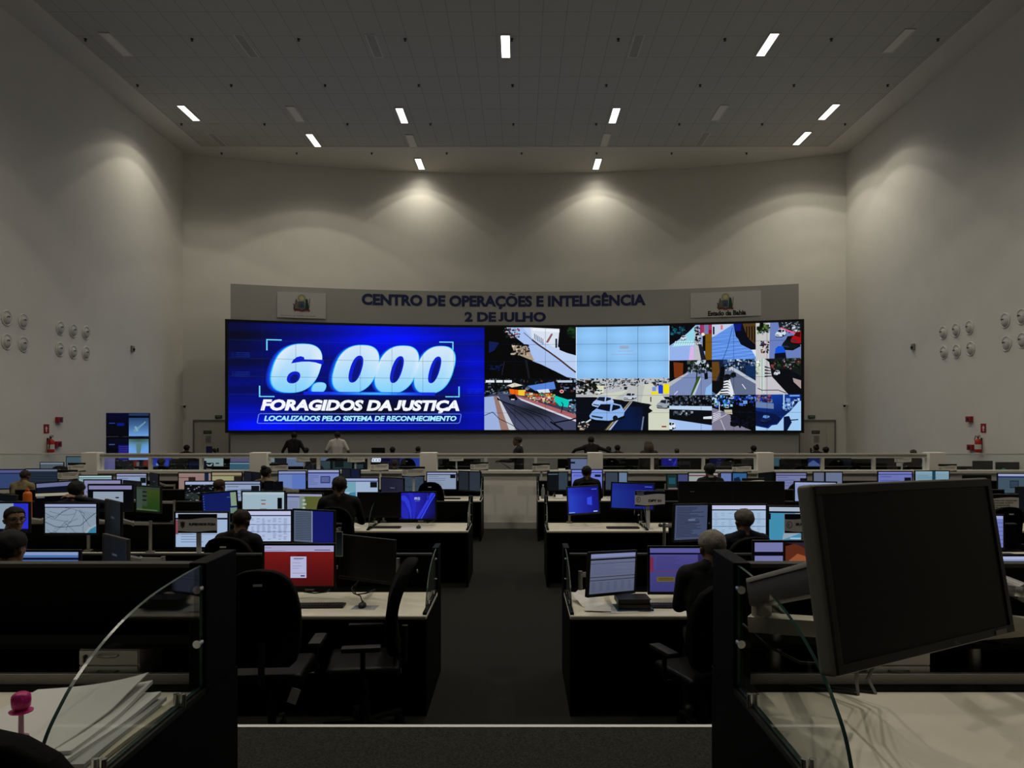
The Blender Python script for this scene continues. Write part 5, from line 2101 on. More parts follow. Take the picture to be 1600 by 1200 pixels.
m(137, 756, 208, 800, DC_, 0, c_dialog(), 'dark screen with white box and lilac bar, third row')
m(56, 752, 122, 790, DC_ + .3, 0, c_news(), 'screen with red slanted banner behind the person holding their head', roll=-4)
m(54, 768, 122, 810, DC_ - .4, 4, c_dark(), 'dark blue screen with cream bar beside the orange bottle', roll=-2)
m(-20, 771, 26, 800, DC_ - .3, 12, c_text_dark('#2a3134', 3), 'grey tilted screen at the picture edge by the orange bottle', roll=8, bez=M_BEZELG)
m(886, 759, 937, 804, DC_ - .1, 6, c_plainblue('#0a62d8', '#0618a8', True), 'bright blue plain screen with logo at the aisle', roll=-3, bez=M_BEZELG)
m(954, 754, 1023, 797, DC_, -4, c_plainblue('#0a56b4', '#0a2a9a'), 'blue plain screen behind the DPT 01 sign', roll=2)
m(1060, 752, 1146, 792, DC_ + .1, 0, solid('#0a0d0f').rows(.04, .3, .16, .9, 6, '#161c20', .3, random.Random(1)).rect(.2, .38, .28, .42, '#4a5458'), 'dim black screen with faint text, first of the twin dark monitors')
m(1145, 752, 1226, 793, DC_ + .13, 0, None, 'switched-off black monitor, second of the twin dark monitors', off=True)
m(1172, 752, 1210, 775, DC_ + .3, 0, Canvas().rect(0, 0, 1, 1, '#0a0a12').poly([(0, .3), (.7, .1), (.7, .6), (0, .75)], '#3a1620').rect(.72, .15, .95, .55, '#8a80a8'), 'dark screen with dim red and lilac patches behind the twin dark monitors')
m(1240, 752, 1308, 786, DC_, -10, doc('#aab8da', '#b4c0e0', None, 10, '#8a98c0'), 'white text screen partly behind the big tilted monitor, third row')
m(1588, 760, 1645, 800, DC_, 10, c_text_dark('#1c2832', 8), 'dark teal screen at the picture edge beside the far sign board')
# fourth row
m(130, 749, 190, 790, DD_, 0, doc('#a8a6c8', '#a9a7cc', None, 3), 'lilac white screen showing above the dark box screen, fourth row')
m(192, 751, 219, 792, DD_, -35, c_split('#2a3a52', '#1c2a40'), 'dim slate screen behind the green wallpaper screen')
m(288, 751, 348, 786, DD_, 4, c_sat(), 'satellite map screen beside the bald man')
m(350, 751, 408, 786, DD_, 0, doc('#aebcd6', '#aab4d4', '#141c3a', 4, '#8fa0bc', (.45, .38, .85, .75, '#74849e')).rect(.75, .2, .98, .6, '#28323e'), 'white screen with grey box beside the satellite map, fourth row')
m(535, 746, 592, 785, DD_, 0, doc('#b8cbe0', '#b4bfe0', '#1a3a9a', 0, '#b8cbe0').rect(0, .15, .36, .6, '#8fc0cc').poly([(0, .9), (.2, .62), (.36, .6), (.36, 1), (0, 1)], '#4aa8c0').rect(.78, .15, .98, .4, '#2c3440'), 'white screen with turquoise map strip before the man in black')
m(595, 746, 631, 784, DD_, -32, c_text_dark('#4a4c66', 12), 'dim grey lilac screen turned beside the turquoise map strip screen')
m(413, 750, 427, 774, DD_ - .3, 0, solid('#1c242e'), 'small dark upright display, first of two behind the bun-haired person', size=(.15, .22))
m(428, 751, 442, 774, DD_ - .3, 0, solid('#20282f'), 'small dark upright display, second of two behind the bun-haired person', size=(.14, .21))
# fifth row
m(666, 737, 714, 766, DE_, 0, doc('#a9b6cc', '#b0b8d8', '#1a2a6a', 6, '#8f9cb4').rect(.8, .12, .98, .34, '#28303e'), 'white form screen behind the empty round-backed chair')
m(716, 736, 751, 768, DE_, -35, c_split('#4a5460', '#566070', '#222a36', .48), 'dim two-part screen at the aisle end before the partition')
m(629, 738, 663, 769, DE_, 0, c_map('#5f7282', '#2c3a48', False, 5, 10), 'grey map screen under the small sign board, last row')
m(122, 742, 176, 768, DE_, 5, doc('#a8c4c8', '#c0d8dc', '#1c6a74', 4, '#8aa8b0').rect(.3, .3, .95, .6, '#6a7a72'), 'teal-topped pale screen, last row')
m(181, 739, 230, 771, DE_, 0, doc('#a8bad2', '#b2b4d4', '#1c2a5a', 3, '#94a8c4').rect(.8, .2, .99, .5, '#28363e'), 'white screen with dark corner box, last row, next to a narrow grey one')
m(234, 739, 247, 770, DE_, -48, c_text_dark('#343a44', 4), 'narrow grey screen turned edgewise, last row')
m(278, 738, 331, 768, DE_, 0, Canvas().rect(0, 0, 1, 1, '#b49c98').rect(0, 0, 1, .1, '#b8a09a').rect(.3, .22, .52, .5, '#5a4440').rect(.8, 0, .93, 1, '#1c4a6a').rect(0, .24, .3, .27, '#6a4440'), 'pinkish page screen with blue strip, last row')
m(330, 737, 379, 768, DE_, 0, Canvas().rect(0, 0, 1, 1, '#b8b098').rect(0, .0, 1, .13, '#b8ac90').rect(0, .15, 1, .19, '#2c2418').rect(0, .22, .74, .7, '#b9b890').rect(.74, .2, 1, .6, '#4a4436'), 'cream yellow page screen, last row')
m(381, 737, 406, 766, DE_, -40, c_split('#3a404e', '#1c2a44'), 'dim slate screen beside the cream yellow page, last row')
m(434, 735, 479, 766, DE_, 4, Canvas().rect(0, 0, 1, 1, '#8ea6d4').rect(0, 0, 1, .12, '#a8b0d8').rect(0, .13, 1, .17, '#26408c').rect(.5, .2, 1, 1, '#7d9ad8'), 'bright bluish map screen before the bun-haired person')
m(480, 733, 531, 764, DE_, 0, c_window('#98a6d8', '#5a6c9c'), 'bright lilac screen with grey pop-up window, last row')
m(534, 732, 562, 760, DE_, -40, c_split('#3c4456', '#1c3a6a'), 'dim blue grey screen beside the lilac pop-up screen')
m(-14, 733, 39, 765, DE_, 6, Canvas().rect(0, 0, 1, 1, '#58709a').rect(0, 0, 1, .15, '#7a80b0').rect(0, .16, 1, .2, '#1c2a5a'), 'blue screen at the picture edge before the man in tan shirt')
m(39, 732, 91, 766, DE_, 0, c_lines('#46566a', '#3a4a60'), 'grey blue striped screen beside the man in tan shirt')
m(855, 737, 888, 767, DE_, 8, c_split('#28323c', '#5a6c7a', '#28323c', .52).rect(0, .06, .5, .12, '#7a8a96'), 'dim map screen at the aisle end above the white telephone, last row')
m(892, 733, 942, 768, DE_, 0, doc('#8f9ce4', '#98a4ec', '#1c2a8a', 2, '#808ed8').rect(.76, .22, .96, .34, '#26386a'), 'bright violet blue screen before the man in black jacket with pale strap')
m(945, 737, 981, 767, DE_, -8, c_split('#5f6e7c', '#8aa0b8', '#0c121a', .6), 'two-part grey screen beside the violet blue screen')
m(1041, 740, 1076, 768, DE_, 4, c_split('#3a5a58', '#6a70a0', '#1c2430', .5).rect(.05, .85, .5, .97, '#a88a90').rect(.08, .2, .4, .6, '#2a7a8a'), 'screen with colourful picture half, last row')
m(1075, 738, 1123, 768, DE_, 0, Canvas().rect(0, 0, 1, 1, '#b4bcbc').rect(0, .1, 1, .17, '#a05a5a').rect(.3, .4, .55, .6, '#8a9488'), 'white screen with thin red bar before the person with white collar')
m(1125, 738, 1168, 768, DE_, -5, c_split('#8a9ccc', '#3f88b8', '#1c2c4a', .44).poly([(.5, .3), (.7, .2), (.8, .5), (.65, .8), (.5, .6)], '#1c4a6a'), 'screen with light blue picture half, last row')
m(1186, 738, 1211, 764, DE_, 18, solid('#1c2429'), 'dark grey tilted screen between white screens, last row', roll=-3)
m(1211, 738, 1261, 767, DE_, 0, doc('#989ec4', '#9a9ec8', '#1c2450', 4, '#868cb8').rect(.8, .3, 1, .7, '#262c44'), 'lilac white screen above the black chair with pale edge')
m(1270, 737, 1317, 766, DE_, 0, c_split('#8a90a8', '#8f9ab4', '#2c3446', .4), 'grey two-page screen above the edge of the tilted monitor')
m(1371, 736, 1426, 768, DE_, 0, doc('#8f98d0', '#9aa2da', '#26328a', 3, '#7c86c4').rect(.78, .3, .98, .7, '#1c2450'), 'lilac blue screen just above the top edge of the tilted monitor')
m(1429, 735, 1484, 767, DE_, 0, doc('#9ab8c8', '#a4c0cc', None, 8, '#88a4b4').rect(.5, 0, .6, 1, '#1c6a7c'), 'pale screen with teal stripe above the tilted monitor')
m(1504, 742, 1549, 770, DE_, -4, None, 'switched-off monitor behind the corner of the tilted monitor, last row', off=True)
m(1558, 739, 1606, 772, DE_, -4, c_window('#6a808c', '#4a5c74'), 'dim teal window screen at the picture edge, last row')

# beyond the partition
FY, GY = 19.42, 23.45
z = lambda *a, **k: monitor(*a, **k, group='monitors beyond the partition')
z(62, 722, 100, 744, 18.9, 0, c_lines('#7a8896', '#6c7a88'), 'pale grey screen behind the frameless glass near the red extinguisher', desk_y=19.75)
z(103, 713, 134, 738, FY, 0, solid('#6a8494'), 'pale blue grey screen behind the first pillar')
z(157, 712, 181, 738, FY - .2, 0, c_split('#7d7ca8', '#8582ae', '#8380ac'), 'lilac screen behind the first glass pane')
z(175, 720, 208, 741, FY, 0, c_cctv('#2a3238', 5), 'dim screen with camera grid and round dial')
z(199, 713, 234, 733, GY, 0, Canvas().rect(0, 0, 1, 1, '#8a2a22').rect(0, 0, 1, .25, '#8a88a0').rect(.4, .45, .62, .95, '#7d8a8c'), 'red page with grey card far beyond the glass')
z(237, 714, 269, 734, GY, 0, Canvas().rect(0, 0, 1, 1, '#1c5ac0').rect(0, 0, 1, .25, '#2c34b8').rect(.2, .5, .5, .7, '#8aa8d8'), 'bright blue screen far beyond the second glass pane')
z(264, 719, 295, 740, FY, 0, c_cctv('#1c2424', 9), 'dark camera picture screen behind the glass')
z(294, 720, 322, 741, FY, 0, solid('#1c3254').poly([(.1, .4), (.8, .3), (.9, .8), (.2, .7)], '#142440'), 'navy blue picture screen behind the glass')
z(318, 715, 350, 735, GY, 0, Canvas().rect(0, 0, 1, 1, '#a4b8bc').poly([(.04, .4), (.5, .4), (.5, 1), (.1, 1)], '#16222c').poly([(.1, .5), (.3, .9), (.46, .45), (.36, .5), (.3, .6)], '#a9bcc0').rect(.6, .4, .78, .5, '#2c3840'), 'white screen with black shapes far beyond the glass')
z(359, 714, 394, 731, GY, 0, solid('#8280a4'), 'lilac screen above the cyan striped one')
z(358, 722, 394, 742, FY, 0, c_lines('#5c8ea0', '#4a7c90'), 'cyan striped screen behind the glass')
z(421, 713, 448, 732, GY, 0, Canvas().rect(0, 0, 1, 1, '#3c444c').rect(0, 0, .28, .5, '#9aa8b4'), 'grey screen with white patch behind the third pane group')
z(446, 714, 476, 732, GY, 0, c_lines('#8a9ab8', '#8090b0'), 'pale lilac screen far beyond the glass')
z(498, 712, 516, 730, GY, 0, solid('#7d90b0'), 'small pale screen far beyond the glass beside the man in white polo')
z(500, 720, 518, 740, FY, 0, solid('#5a7078'), 'narrow teal grey screen behind the glass')
z(516, 720, 551, 740, FY, 0, solid('#4a6266').rect(.18, .0, .6, .5, '#28383e').rect(.0, 0, .1, 1, '#2c3c44'), 'teal grey screen with dark map before the man in white polo')
z(552, 721, 578, 740, FY, -6, Canvas().rect(0, 0, 1, 1, '#1c3038').rect(.0, .2, .6, .6, '#4a666c'), 'dark teal screen behind the glass')
z(578, 710, 625, 737, GY - .3, 0, c_zeros(), 'dark blue poster screen with white digits far beyond the glass')
z(623, 710, 658, 735, GY - .3, 0, solid('#0a4aa4', '#1c62c4'), 'bright plain blue screen beside the fourth pillar')
z(888, 716, 918, 740, FY, 0, Canvas().rect(0, 0, 1, 1, '#8a98bc').rect(.08, .2, .34, .34, '#26304a').rect(0, 0, .1, 1, '#2c2c4c'), 'white page screen behind the fifth pillar')
z(1033, 712, 1059, 730, GY, 0, Canvas().rect(0, 0, 1, 1, '#0c1c9c').rect(.45, .3, .62, .38, '#9ab0e8').poly([(.7, .9), (.95, .2), (1, .3), (.8, 1)], '#1c3cd0'), 'blue wallpaper screen far beyond the glass')
z(1108, 712, 1140, 730, GY, 0, Canvas().rect(0, 0, 1, 1, '#121a5a').rect(.42, .3, .6, .38, '#4a5a9a'), 'dim navy wallpaper screen far beyond the glass')
z(1062, 716, 1100, 739, FY, 0, None, 'switched-off black monitor behind the glass beside the woman', off=True)
z(1206, 714, 1216, 729, GY, -40, solid('#5a7c88'), 'sliver of pale cyan screen behind the sixth pillar', size=(.4, .3))
z(1218, 718, 1252, 739, FY, 0, None, 'switched-off black monitor beside the dark blue wave screen', off=True)
z(1262, 713, 1284, 732, GY, 0, solid('#26407c').poly([(0, .6), (.4, .3), (1, .8), (1, 1), (0, 1)], '#6a82b4'), 'blue wave picture screen far beyond the glass')
z(1290, 713, 1330, 733, GY, 0, solid('#0e1a2c', '#16283c'), 'very dark blue screen far beyond the glass')
z(1368, 714, 1400, 734, GY, 0, None, 'switched-off black monitor beyond the last glass panes', off=True)
z(1520, 720, 1551, 741, FY, 0, None, 'black monitor in the frameless glass beyond the tilted monitor', off=True)
z(1556, 722, 1595, 743, FY, 0, None, 'black monitor with turquoise cloth below it, frameless glass', off=True, desk_y=19.55)
z(322, 697, 331, 712, GY, 0, solid('#26264a'), 'small violet screen before the door near the twin displays', size=(.18, .28))
z(581, 702, 601, 712, GY + .6, 0, None, 'black monitor top above the partition rail, poster side', off=True, size=(.42, .30), desk_y=23.8)

# the big tilted monitor on the platform desk, its pose from its four corners
BW = .62
TL, TR, BR_, BL = [Vector(((q[0] - CX) / F, 1, -(q[1] - CY) / F)) for q in ((1268, 757), (1545, 746), (1585, 988), (1306, 1060))]
k_ = BW / .56
Cc = Vector((.7275, 1.386, ZC - .2593 / 1.0)) * 1.0
ctr = Vector((.7275 * k_, 1.386 * k_, ZC - .2593 * k_))
ux = Vector((.4742, .2976, -.010)).normalized()
uz = Vector((-.0208, .046, .3028))
uz = (uz - ux * uz.dot(ux)).normalized()
uy = uz.cross(ux)
Rm = Matrix(((ux.x, uy.x, uz.x), (ux.y, uy.y, uz.y), (ux.z, uy.z, uz.z))).to_4x4()
BH = BW / 1.82
t = thing('monitor', 'big dark switched-off monitor, turned and tilted on its arm, towering over the platform desk', 'monitor', (.78, YF0 + .93, ZP + .752), 0)
Hm = Matrix.Translation(ctr - t.location) @ Rm
M_BIGB = mat('big_bezel', (0.19, 0.19, 0.165), 0.4, 0, 0.4)
b = MB()
b.box(-BW / 2, BW / 2, .0, .036, -BH / 2, BH / 2, .010, None, 4)
b.box(-BW * .36, BW * .36, .036, .062, -BH * .36, BH * .36, .012)
b.build('housing', M_BIGB, t, M=Hm, smooth=40)
b = MB()
fw = .02
for x0, x1, z0, z1 in ((-BW / 2 + .004, BW / 2 - .004, BH / 2 - fw, BH / 2 - .004), (-BW / 2 + .004, BW / 2 - .004, -BH / 2 + .004, -BH / 2 + fw), (-BW / 2 + .004, -BW / 2 + fw, -BH / 2 + fw, BH / 2 - fw), (BW / 2 - fw, BW / 2 - .004, -BH / 2 + fw, BH / 2 - fw)):
    b.box(x0, x1, -.004, .002, z0, z1, .0015)
b.build('bezel', mat('big_bezel_front', (0.014, 0.014, 0.013), 0.4, 0, 0.4), t, M=Hm)
b = MB()
b.box(-BW / 2 + fw - .001, BW / 2 - fw + .001, -.0008, .001, -BH / 2 + fw - .001, BH / 2 - fw + .001)
b.build('screen', mat('big_dark_screen', (0.0035, 0.0035, 0.0033), 0.4, 0, 0.2), t, M=Hm)
b = MB()
b.box(BW / 2 - .085, BW / 2 - .04, -.0055, -.004, -BH / 2 + .006, -BH / 2 + .016, .001)
b.build('power_button', M_ALUP, t, M=Hm)
Canvas().text('DELL', .1, .1, .9, .9, '#6a6a66', 0, .03).flat('maker_mark', M_PRINT, .03, .009, t, Hm @ Matrix.Translation((.075, -.0045, -BH / 2 + .0115)))
# its arm
b = MB()
pole = Vector((0, 0, 0))
b.box(-.05, .05, -.04, .04, 0, .012, .003)
b.cyl((0, 0, 0), (0, 0, .19), .022, n=20)
b.build('arm_pole', M_ALU, t, smooth=40)


def bar(b, p, q, hw, hh, bevel=.008):
    p, q = Vector(p), Vector(q)
    d = q - p
    x = d.normalized()
    y = Vector((0, 0, 1)).cross(x).normalized()
    zz = x.cross(y)
    M = Matrix(((x.x, y.x, zz.x, (p.x + q.x) / 2), (x.y, y.y, zz.y, (p.y + q.y) / 2), (x.z, y.z, zz.z, (p.z + q.z) / 2), (0, 0, 0, 1)))
    b.box(-d.length / 2, d.length / 2, -hw, hw, -hh, hh, bevel, M)


L0 = t.location
elb = P(1190, 945, 2.06) - L0
low = P(1292, 980, 1.98) - L0
b = MB()
bar(b, P(1172, 972, 2.08) - L0, low, .030, .022, .006)
b.cyl(elb + Vector((0, 0, -.06)), elb + Vector((0, 0, .035)), .026, n=20)
b.build('lower_arm', mat('arm_beige_metal', (0.40, 0.375, 0.31), 0.42, 0.3), t, smooth=40)
b = MB()
hb = Hm @ Vector((-.05, .075, .0))
hb2 = Hm @ Vector((0, .07, 0))
bar(b, elb + Vector((-.01, 0, .03)), hb, .032, .034, .010)
b.build('upper_arm', mat('arm_grey_metal', (0.10, 0.10, 0.098), 0.4, 0.3), t, smooth=40)
b = MB()
bar(b, elb + Vector((-.01, -.006, .067)), hb + Vector((0, -.006, .037)), .036, .006, .002)
b.build('arm_cover', mat('arm_silver', (0.55, 0.54, 0.51), 0.4, 0.2), t, smooth=40)
b = MB()
b.box(-.06, .06, .062, .085, -.06, .06, .004, M=Hm)
b.build('mount_plate', M_DARKMET, t)
# bracket carrying the arm on the pole
b = MB()
q = P(1172, 972, 2.08) - L0
bar(b, (0, 0, .16), (q + low) / 2, .02, .018, .004)
b.build('bracket', M_ALU, t, smooth=40)
b = MB()
e1 = P(1160, 975, 2.12) - L0
b.tube([e1, P(1200, 1010, 2.1) - L0, P(1250, 1035, 2.08) - L0, P(1300, 1038, 2.05) - L0, hb2 + Vector((.02, .02, -.1))], .004, 6)
b.tube([hb2 + Vector((-.05, .02, -.12)), P(1338, 1062, 1.9) - L0, P(1341, 1085, 2.1) - L0, Vector((.06, -.10, .0))], .0045, 6)
b.tube([hb2 + Vector((.02, .02, -.12)), P(1356, 1060, 1.9) - L0, P(1368, 1083, 2.1) - L0, Vector((.12, -.10, .0))], .0045, 6)
b.build('cables', M_WIRE, t, smooth=True)
# chrome arm joint at the picture edge
c0 = P(1597, 925, 2.1)
t = thing('spare_monitor_arm', 'chrome monitor arm joint at the picture edge beyond the tilted monitor', 'monitor arm', (c0.x + .03, YF0 + .95, ZP + .752))
L0 = t.location
b = MB()
b.cyl((0, 0, 0), (0, 0, c0.z - L0.z + .01), .018)
b.build('pole', M_ALU, t, smooth=40)
b = MB()
b.cyl(c0 - L0 + Vector((0, -.02, 0)), Vector((0, 0, c0.z - L0.z)), .026)
bar(b, P(1576, 922, 2.05) - L0, c0 - L0, .016, .014, .004)
b.build('joint', M_CHROME, t, smooth=40)
b = MB()
bar(b, P(1590, 975, 2.12) - L0, P(1690, 985, 2.2) - L0, .025, .02, .005)
bar(b, P(1640, 980, 2.16) - L0, (0, 0, .12), .02, .018, .004)
b.build('lower_arm', mat('arm_beige_metal', (0, 0, 0)), t, smooth=40)

# ================================================================= SIGN BOARDS ON POSTS


def wave_board(words, header=None, emblem='#77777a', small=None, top='#12162c', paper='#dcdad6', gold=False):
    c = Canvas().rect(0, 0, 1, 1, paper)
    n = 14
    up = [(k / n, .24 + .05 * math.sin(k / n * 5.2 + .6)) for k in range(n + 1)]
    c.poly([(0, 0), (1, 0)] + list(reversed(up)), top)
    dn = [(k / n, .90 - .04 * math.sin(k / n * 5.2 + 2.6)) for k in range(n + 1)]
    c.poly(dn + [(1, 1), (0, 1)], top)
    if gold:
        c.poly([(.06, .42), (.12, .38), (.18, .42), (.17, .66), (.12, .76), (.07, .66)], '#5c5436').disc(.12, .54, .03, .09, '#2c2a22').poly([(.08, .40), (.16, .40), (.155, .44), (.085, .44)], '#8a7c44')
    else:
        c.disc(.12, .57, .075, .19, emblem).disc(.12, .57, .055, .14, paper).disc(.115, .57, .032, .085, emblem).poly([(.12, .5), (.16, .57), (.12, .66)], paper)
    if words:
        bx = (.45, .56, .88, .73) if len(words) < 8 else (.28, .47, .97, .60)
        c.text(words, *bx, '#1e1e22', 0, .05)
    if small:
        for k, s in enumerate(small):
            c.text(s, .26, .36 + k * .14, .94 - (.08 * k if k else 0), .43 + k * .14, '#2c2c30', 0, .03)
    if header:
        for k, s in enumerate(header):
            c.text(s, .06, .07 + k * .11, .30, .13 + k * .11, '#dfe2f0', 0, .03)
    return c


def sign(px0, py0, px1, py1, D, label, canvas, px_post, z_base=.75, yaw=0, post_w=.05):
    q = P((px0 + px1) / 2, (py0 + py1) / 2, D)
    wd, ht = (px1 - px0) / F * D / math.cos(R(yaw)), (py1 - py0) / F * D
    t = thing('desk_sign', label, 'sign', (P(px_post, 0, D).x, D + .02, z_base), 0, 'sign boards on desk posts')
    off = Vector((q.x - t.location.x, -.02, q.z - z_base))
    b = MB()
    b.box(-.07, .07, -.045, .045, 0, .008, .002)
    b.build('foot', M_POST, t)
    b = MB()
    b.box(-post_w / 2, post_w / 2, .004, .012, .008, off.z + ht * .3)
    b.build('post', M_POST, t)
    M = Matrix.Translation(off) @ Matrix.Rotation(R(yaw), 4, 'Z')
    b = MB()
    b.box(-wd / 2, wd / 2, .002, .012, -ht / 2, ht / 2, .002, M)
    b.build('board', M_SIGN, t)
    canvas.flat('print', M_PRINT, wd, ht, t, M, step=.0002)
    return t


sign(278, 803, 339, 833, 7.80, 'SUPERVISOR PCBA sign board with gold crest on a pale post', wave_board('SUPERVISOR PCBA', None, gold=True), 309)
sign(992, 767, 1039, 791, 10.30, 'DPT 01 sign board with dark blue header on a white post', wave_board('DPT 01', ['POLÍCIA', 'TÉCNICA'], top='#14163c', paper='#eceaec'), 1013)
sign(1226, 803, 1288, 833, 7.80, 'SUPERVISOR sign board half hidden by the big tilted monitor', wave_board('SUPERVISOR', None), 1257)
sign(1530, 772, 1592, 798, 10.30, 'sign board with black header and four lines at the picture edge', wave_board(None, ['DPT 01'], small=['CENTRO DE TELECOM', 'CICOM DPT', 'SALVADOR', 'DPT 190'], top='#101012', paper='#dedad2'), 1566)
BLUR = lambda: wave_board(None, None, small=['OPERADOR', 'CICOM'], top='#15151c', paper='#d8d4cc')
for (x0, y0, x1, y1, D, px, z0, lab) in (
        (90, 734, 122, 750, 14.3, 108, .75, 'sign board behind the grey blue striped screen, lower of two beside the first pillar'),
        (106, 723, 134, 737, 14.9, 118, .75, 'sign board with dark bars, upper of two beside the first pillar'),
        (421, 724, 450, 737, 14.6, 436, .75, 'sign board above the bright bluish map screen'),
        (463, 714, 486, 722, 19.2, 475, .75, 'small sign board beyond the glass behind the bun-haired person'),
        (543, 713, 570, 723, 19.2, 555, .75, 'small sign board beyond the glass beside the man in white polo'),
        (579, 722, 607, 736, 14.7, 594, .75, 'sign board on a thin post above the switched-off third row monitor'),
        (628, 729, 664, 745, 14.2, 646, .75, 'sign board in front of the grey map screen beside the fourth pillar'),
        (702, 713, 724, 721, 19.2, 713, .75, 'small sign board beyond the glass near the aisle, poster side'),
        (735, 722, 763, 735, 15.3, 750, 0.0, 'sign board with round emblem at the central glass, poster side'),
        (832, 724, 859, 737, 15.3, 846, 0.0, 'sign board with dark header at the central glass beside the man in suit'),
        (1144, 726, 1174, 738, 15.2, 1160, .0, 'sign board above the light blue picture screen'),
        (1159, 747, 1194, 763, 13.0, 1177, .75, 'slanted sign board with red emblem above the twin dark monitors'),
        (1398, 714, 1424, 723, 19.2, 1410, .75, 'small arrow-ended sign board beyond the glass near the last pillar'),
        (1466, 725, 1495, 737, 14.9, 1480, .75, 'sign board with black header beside the last pillar')):
    sign(x0, y0, x1, y1, D, lab, BLUR(), px, z0, 0, .04)

# ================================================================= THINGS ON THE DESKS


def keyboard(px, py, D, label, rot=0, yy=0):
    p = P(px, py, D)
    t = thing('keyboard', label, 'keyboard', (p.x, D, .751), R(rot))
    b = MB()
    b.box(-.22, .22, -.065, .065, 0, .016, .004)
    b.build('case', M_KEY, t)
    b = MB()
    for j in range(5):
        for i in range(18):
            b.box(-.21 + i * .0232, -.21 + i * .0232 + .019, -.052 + j * .021, -.052 + j * .021 + .017, .015, .021)
    b.build('keys', mat('key_caps', (0.028, 0.028, 0.03), 0.5), t)
    return t


def mouse(px, D, label, pad=None):
    x = P(px, 0, D).x
    t = thing('mouse', label, 'mouse', (x, D, .7535))
    b = MB()
    vs = b.ball((0, 0, .012), (.032, .055, .026), 2)
    for v in vs:
        v.co.z = max(v.co.z, 0)
    b.build('shell', M_KEY, t, smooth=True)
    b = MB()
    b.cyl((-.004, .03, .034), (.004, .03, .034), .009, n=12)
    b.build('wheel', M_DARKMET, t)
    return t


keyboard(494, 0, 5.98, 'black keyboard in front of the red screen', 2)
mouse(566, 5.96, 'black mouse on a printed sheet beside the red screen')
t = thing('printed_sheet', 'printed sheet under the mouse beside the red screen', 'paper', (P(570, 0, 5.95).x, 5.95, .7505), R(-4))
b = MB()
b.box(-.10, .10, -.075, .075, 0, .0012)
b.build('sheet', M_PAPER, t)
c = Canvas().rect(0, 0, 1, 1, '#9a9aa2').rows(.06, .1, .94, .92, 9, '#6c6f86', .45, random.Random(3)).rect(.06, .1, .4, .5, '#5f6480')
c.flat('print', M_PRINT, .19, .14, t, Matrix.Translation((0, 0, .0013)) @ Matrix.Rotation(-PI / 2, 4, 'X'), step=.00005)
keyboard(1052, 0, 5.98, 'black keyboard in front of the purple screen', 0)
keyboard(601, 0, 10.42, 'black keyboard in front of the black third row monitor', 0)
mouse(654, 10.38, 'black mouse under the blue ribbon wallpaper screen')
keyboard(973, 0, 10.38, 'black keyboard beside the DPT 01 sign', 0)
mouse(1032, 10.55, 'black mouse on the white desk to the far side of the DPT 01 sign')
keyboard(701, 0, 14.3, 'dark keyboard on the last desk before the partition', 0)
# cables behind the mouse
t = thing('cable', 'black cables hanging from the black tilted monitor to the desk beside the red screen', 'cable', (P(560, 0, 6.3).x, 6.3, .75))
b = MB()
L0 = Vector(t.location)
b.tube([P(566, 940, 6.02) - L0, P(563, 931, 6.1) - L0, P(552, 927, 6.2) - L0, P(549, 919, 6.3) - L0, P(562, 906, 6.3) - L0], .005, 6)
b.tube([P(586, 921, 6.3) - L0, P(572, 927, 6.25) - L0, P(557, 929, 6.22) - L0, P(552, 922, 6.3) - L0, P(560, 906, 6.32) - L0], .006, 6)
b.tube([P(475, 925, 6.25) - L0, P(492, 927, 6.2) - L0, P(510, 925, 6.25) - L0, P(515, 921, 6.28) - L0], .005, 6)
b.build('cable_run', M_WIRE, t, smooth=True)
t = thing('cable', 'black cable under the blue ribbon wallpaper screen', 'cable', (P(668, 0, 10.7).x, 10.7, .75))
L0 = Vector(t.location)
b = MB()
b.tube([P(660, 812, 10.75) - L0, P(668, 817, 10.6) - L0, P(676, 815, 10.65) - L0, P(681, 811, 10.75) - L0], .007, 6)
b.build('cable_run', M_WIRE, t, smooth=True)
# sticky colour strip on the black tilted monitor
p = P(530, 850, 6.15)
t = thing('note_strip', 'narrow teal printed strip stuck to the edge of the black tilted monitor', 'note', p)
b = MB()
b.box(-.028, .028, .0, .002, -.10, .10)
b.build('card', M_PAPER, t)
Canvas().grad(0, 0, 1, 1, lambda u, v: mix('#1c2c4a', '#5a7a78', v), 2, 6).rect(.1, .35, .9, .42, '#26505a').flat('print', M_PRINT, .05, .19, t, Matrix.Translation((0, -.001, 0)))

# black binders and papers at the aisle desk
for k, (dz, rot, dx, h, m_, lab) in enumerate(((0.0, 4, .0, .012, mat('blue_folder', (0.03, 0.10, 0.20), 0.5), 'blue folder at the bottom of the dark book pile'),
                                                 (.0125, -3, .005, .035, mat('black_cover', (0.010, 0.010, 0.011), 0.45), 'thick black binder, lower of two on the blue folder'),
                                                 (.048, 2, -.005, .042, mat('black_cover', (0, 0, 0)), 'thick black binder on top of the dark book pile'))):
    t = thing('binder' if k else 'folder', lab, 'binder' if k else 'folder', (P(989, 0, 5.93).x + dx, 5.93, .751 + dz), R(rot))
    b = MB()
    w2 = .125 if k else .14
    b.box(-w2, w2, -.10, .10, 0, .004, .001)
    b.box(-w2, w2, -.10, .10, h - .004, h, .001)
    b.box(-w2, -w2 + .004, -.10, .10, .003, h - .003)
    b.build('cover', m_, t)
    b = MB()
    b.box(-w2 + .006, w2 - .006, -.092, .092, .004, h - .004)
    b.build('pages', M_PAPER if not k else mat('dark_pages', (0.05, 0.05, 0.05), 0.8), t)
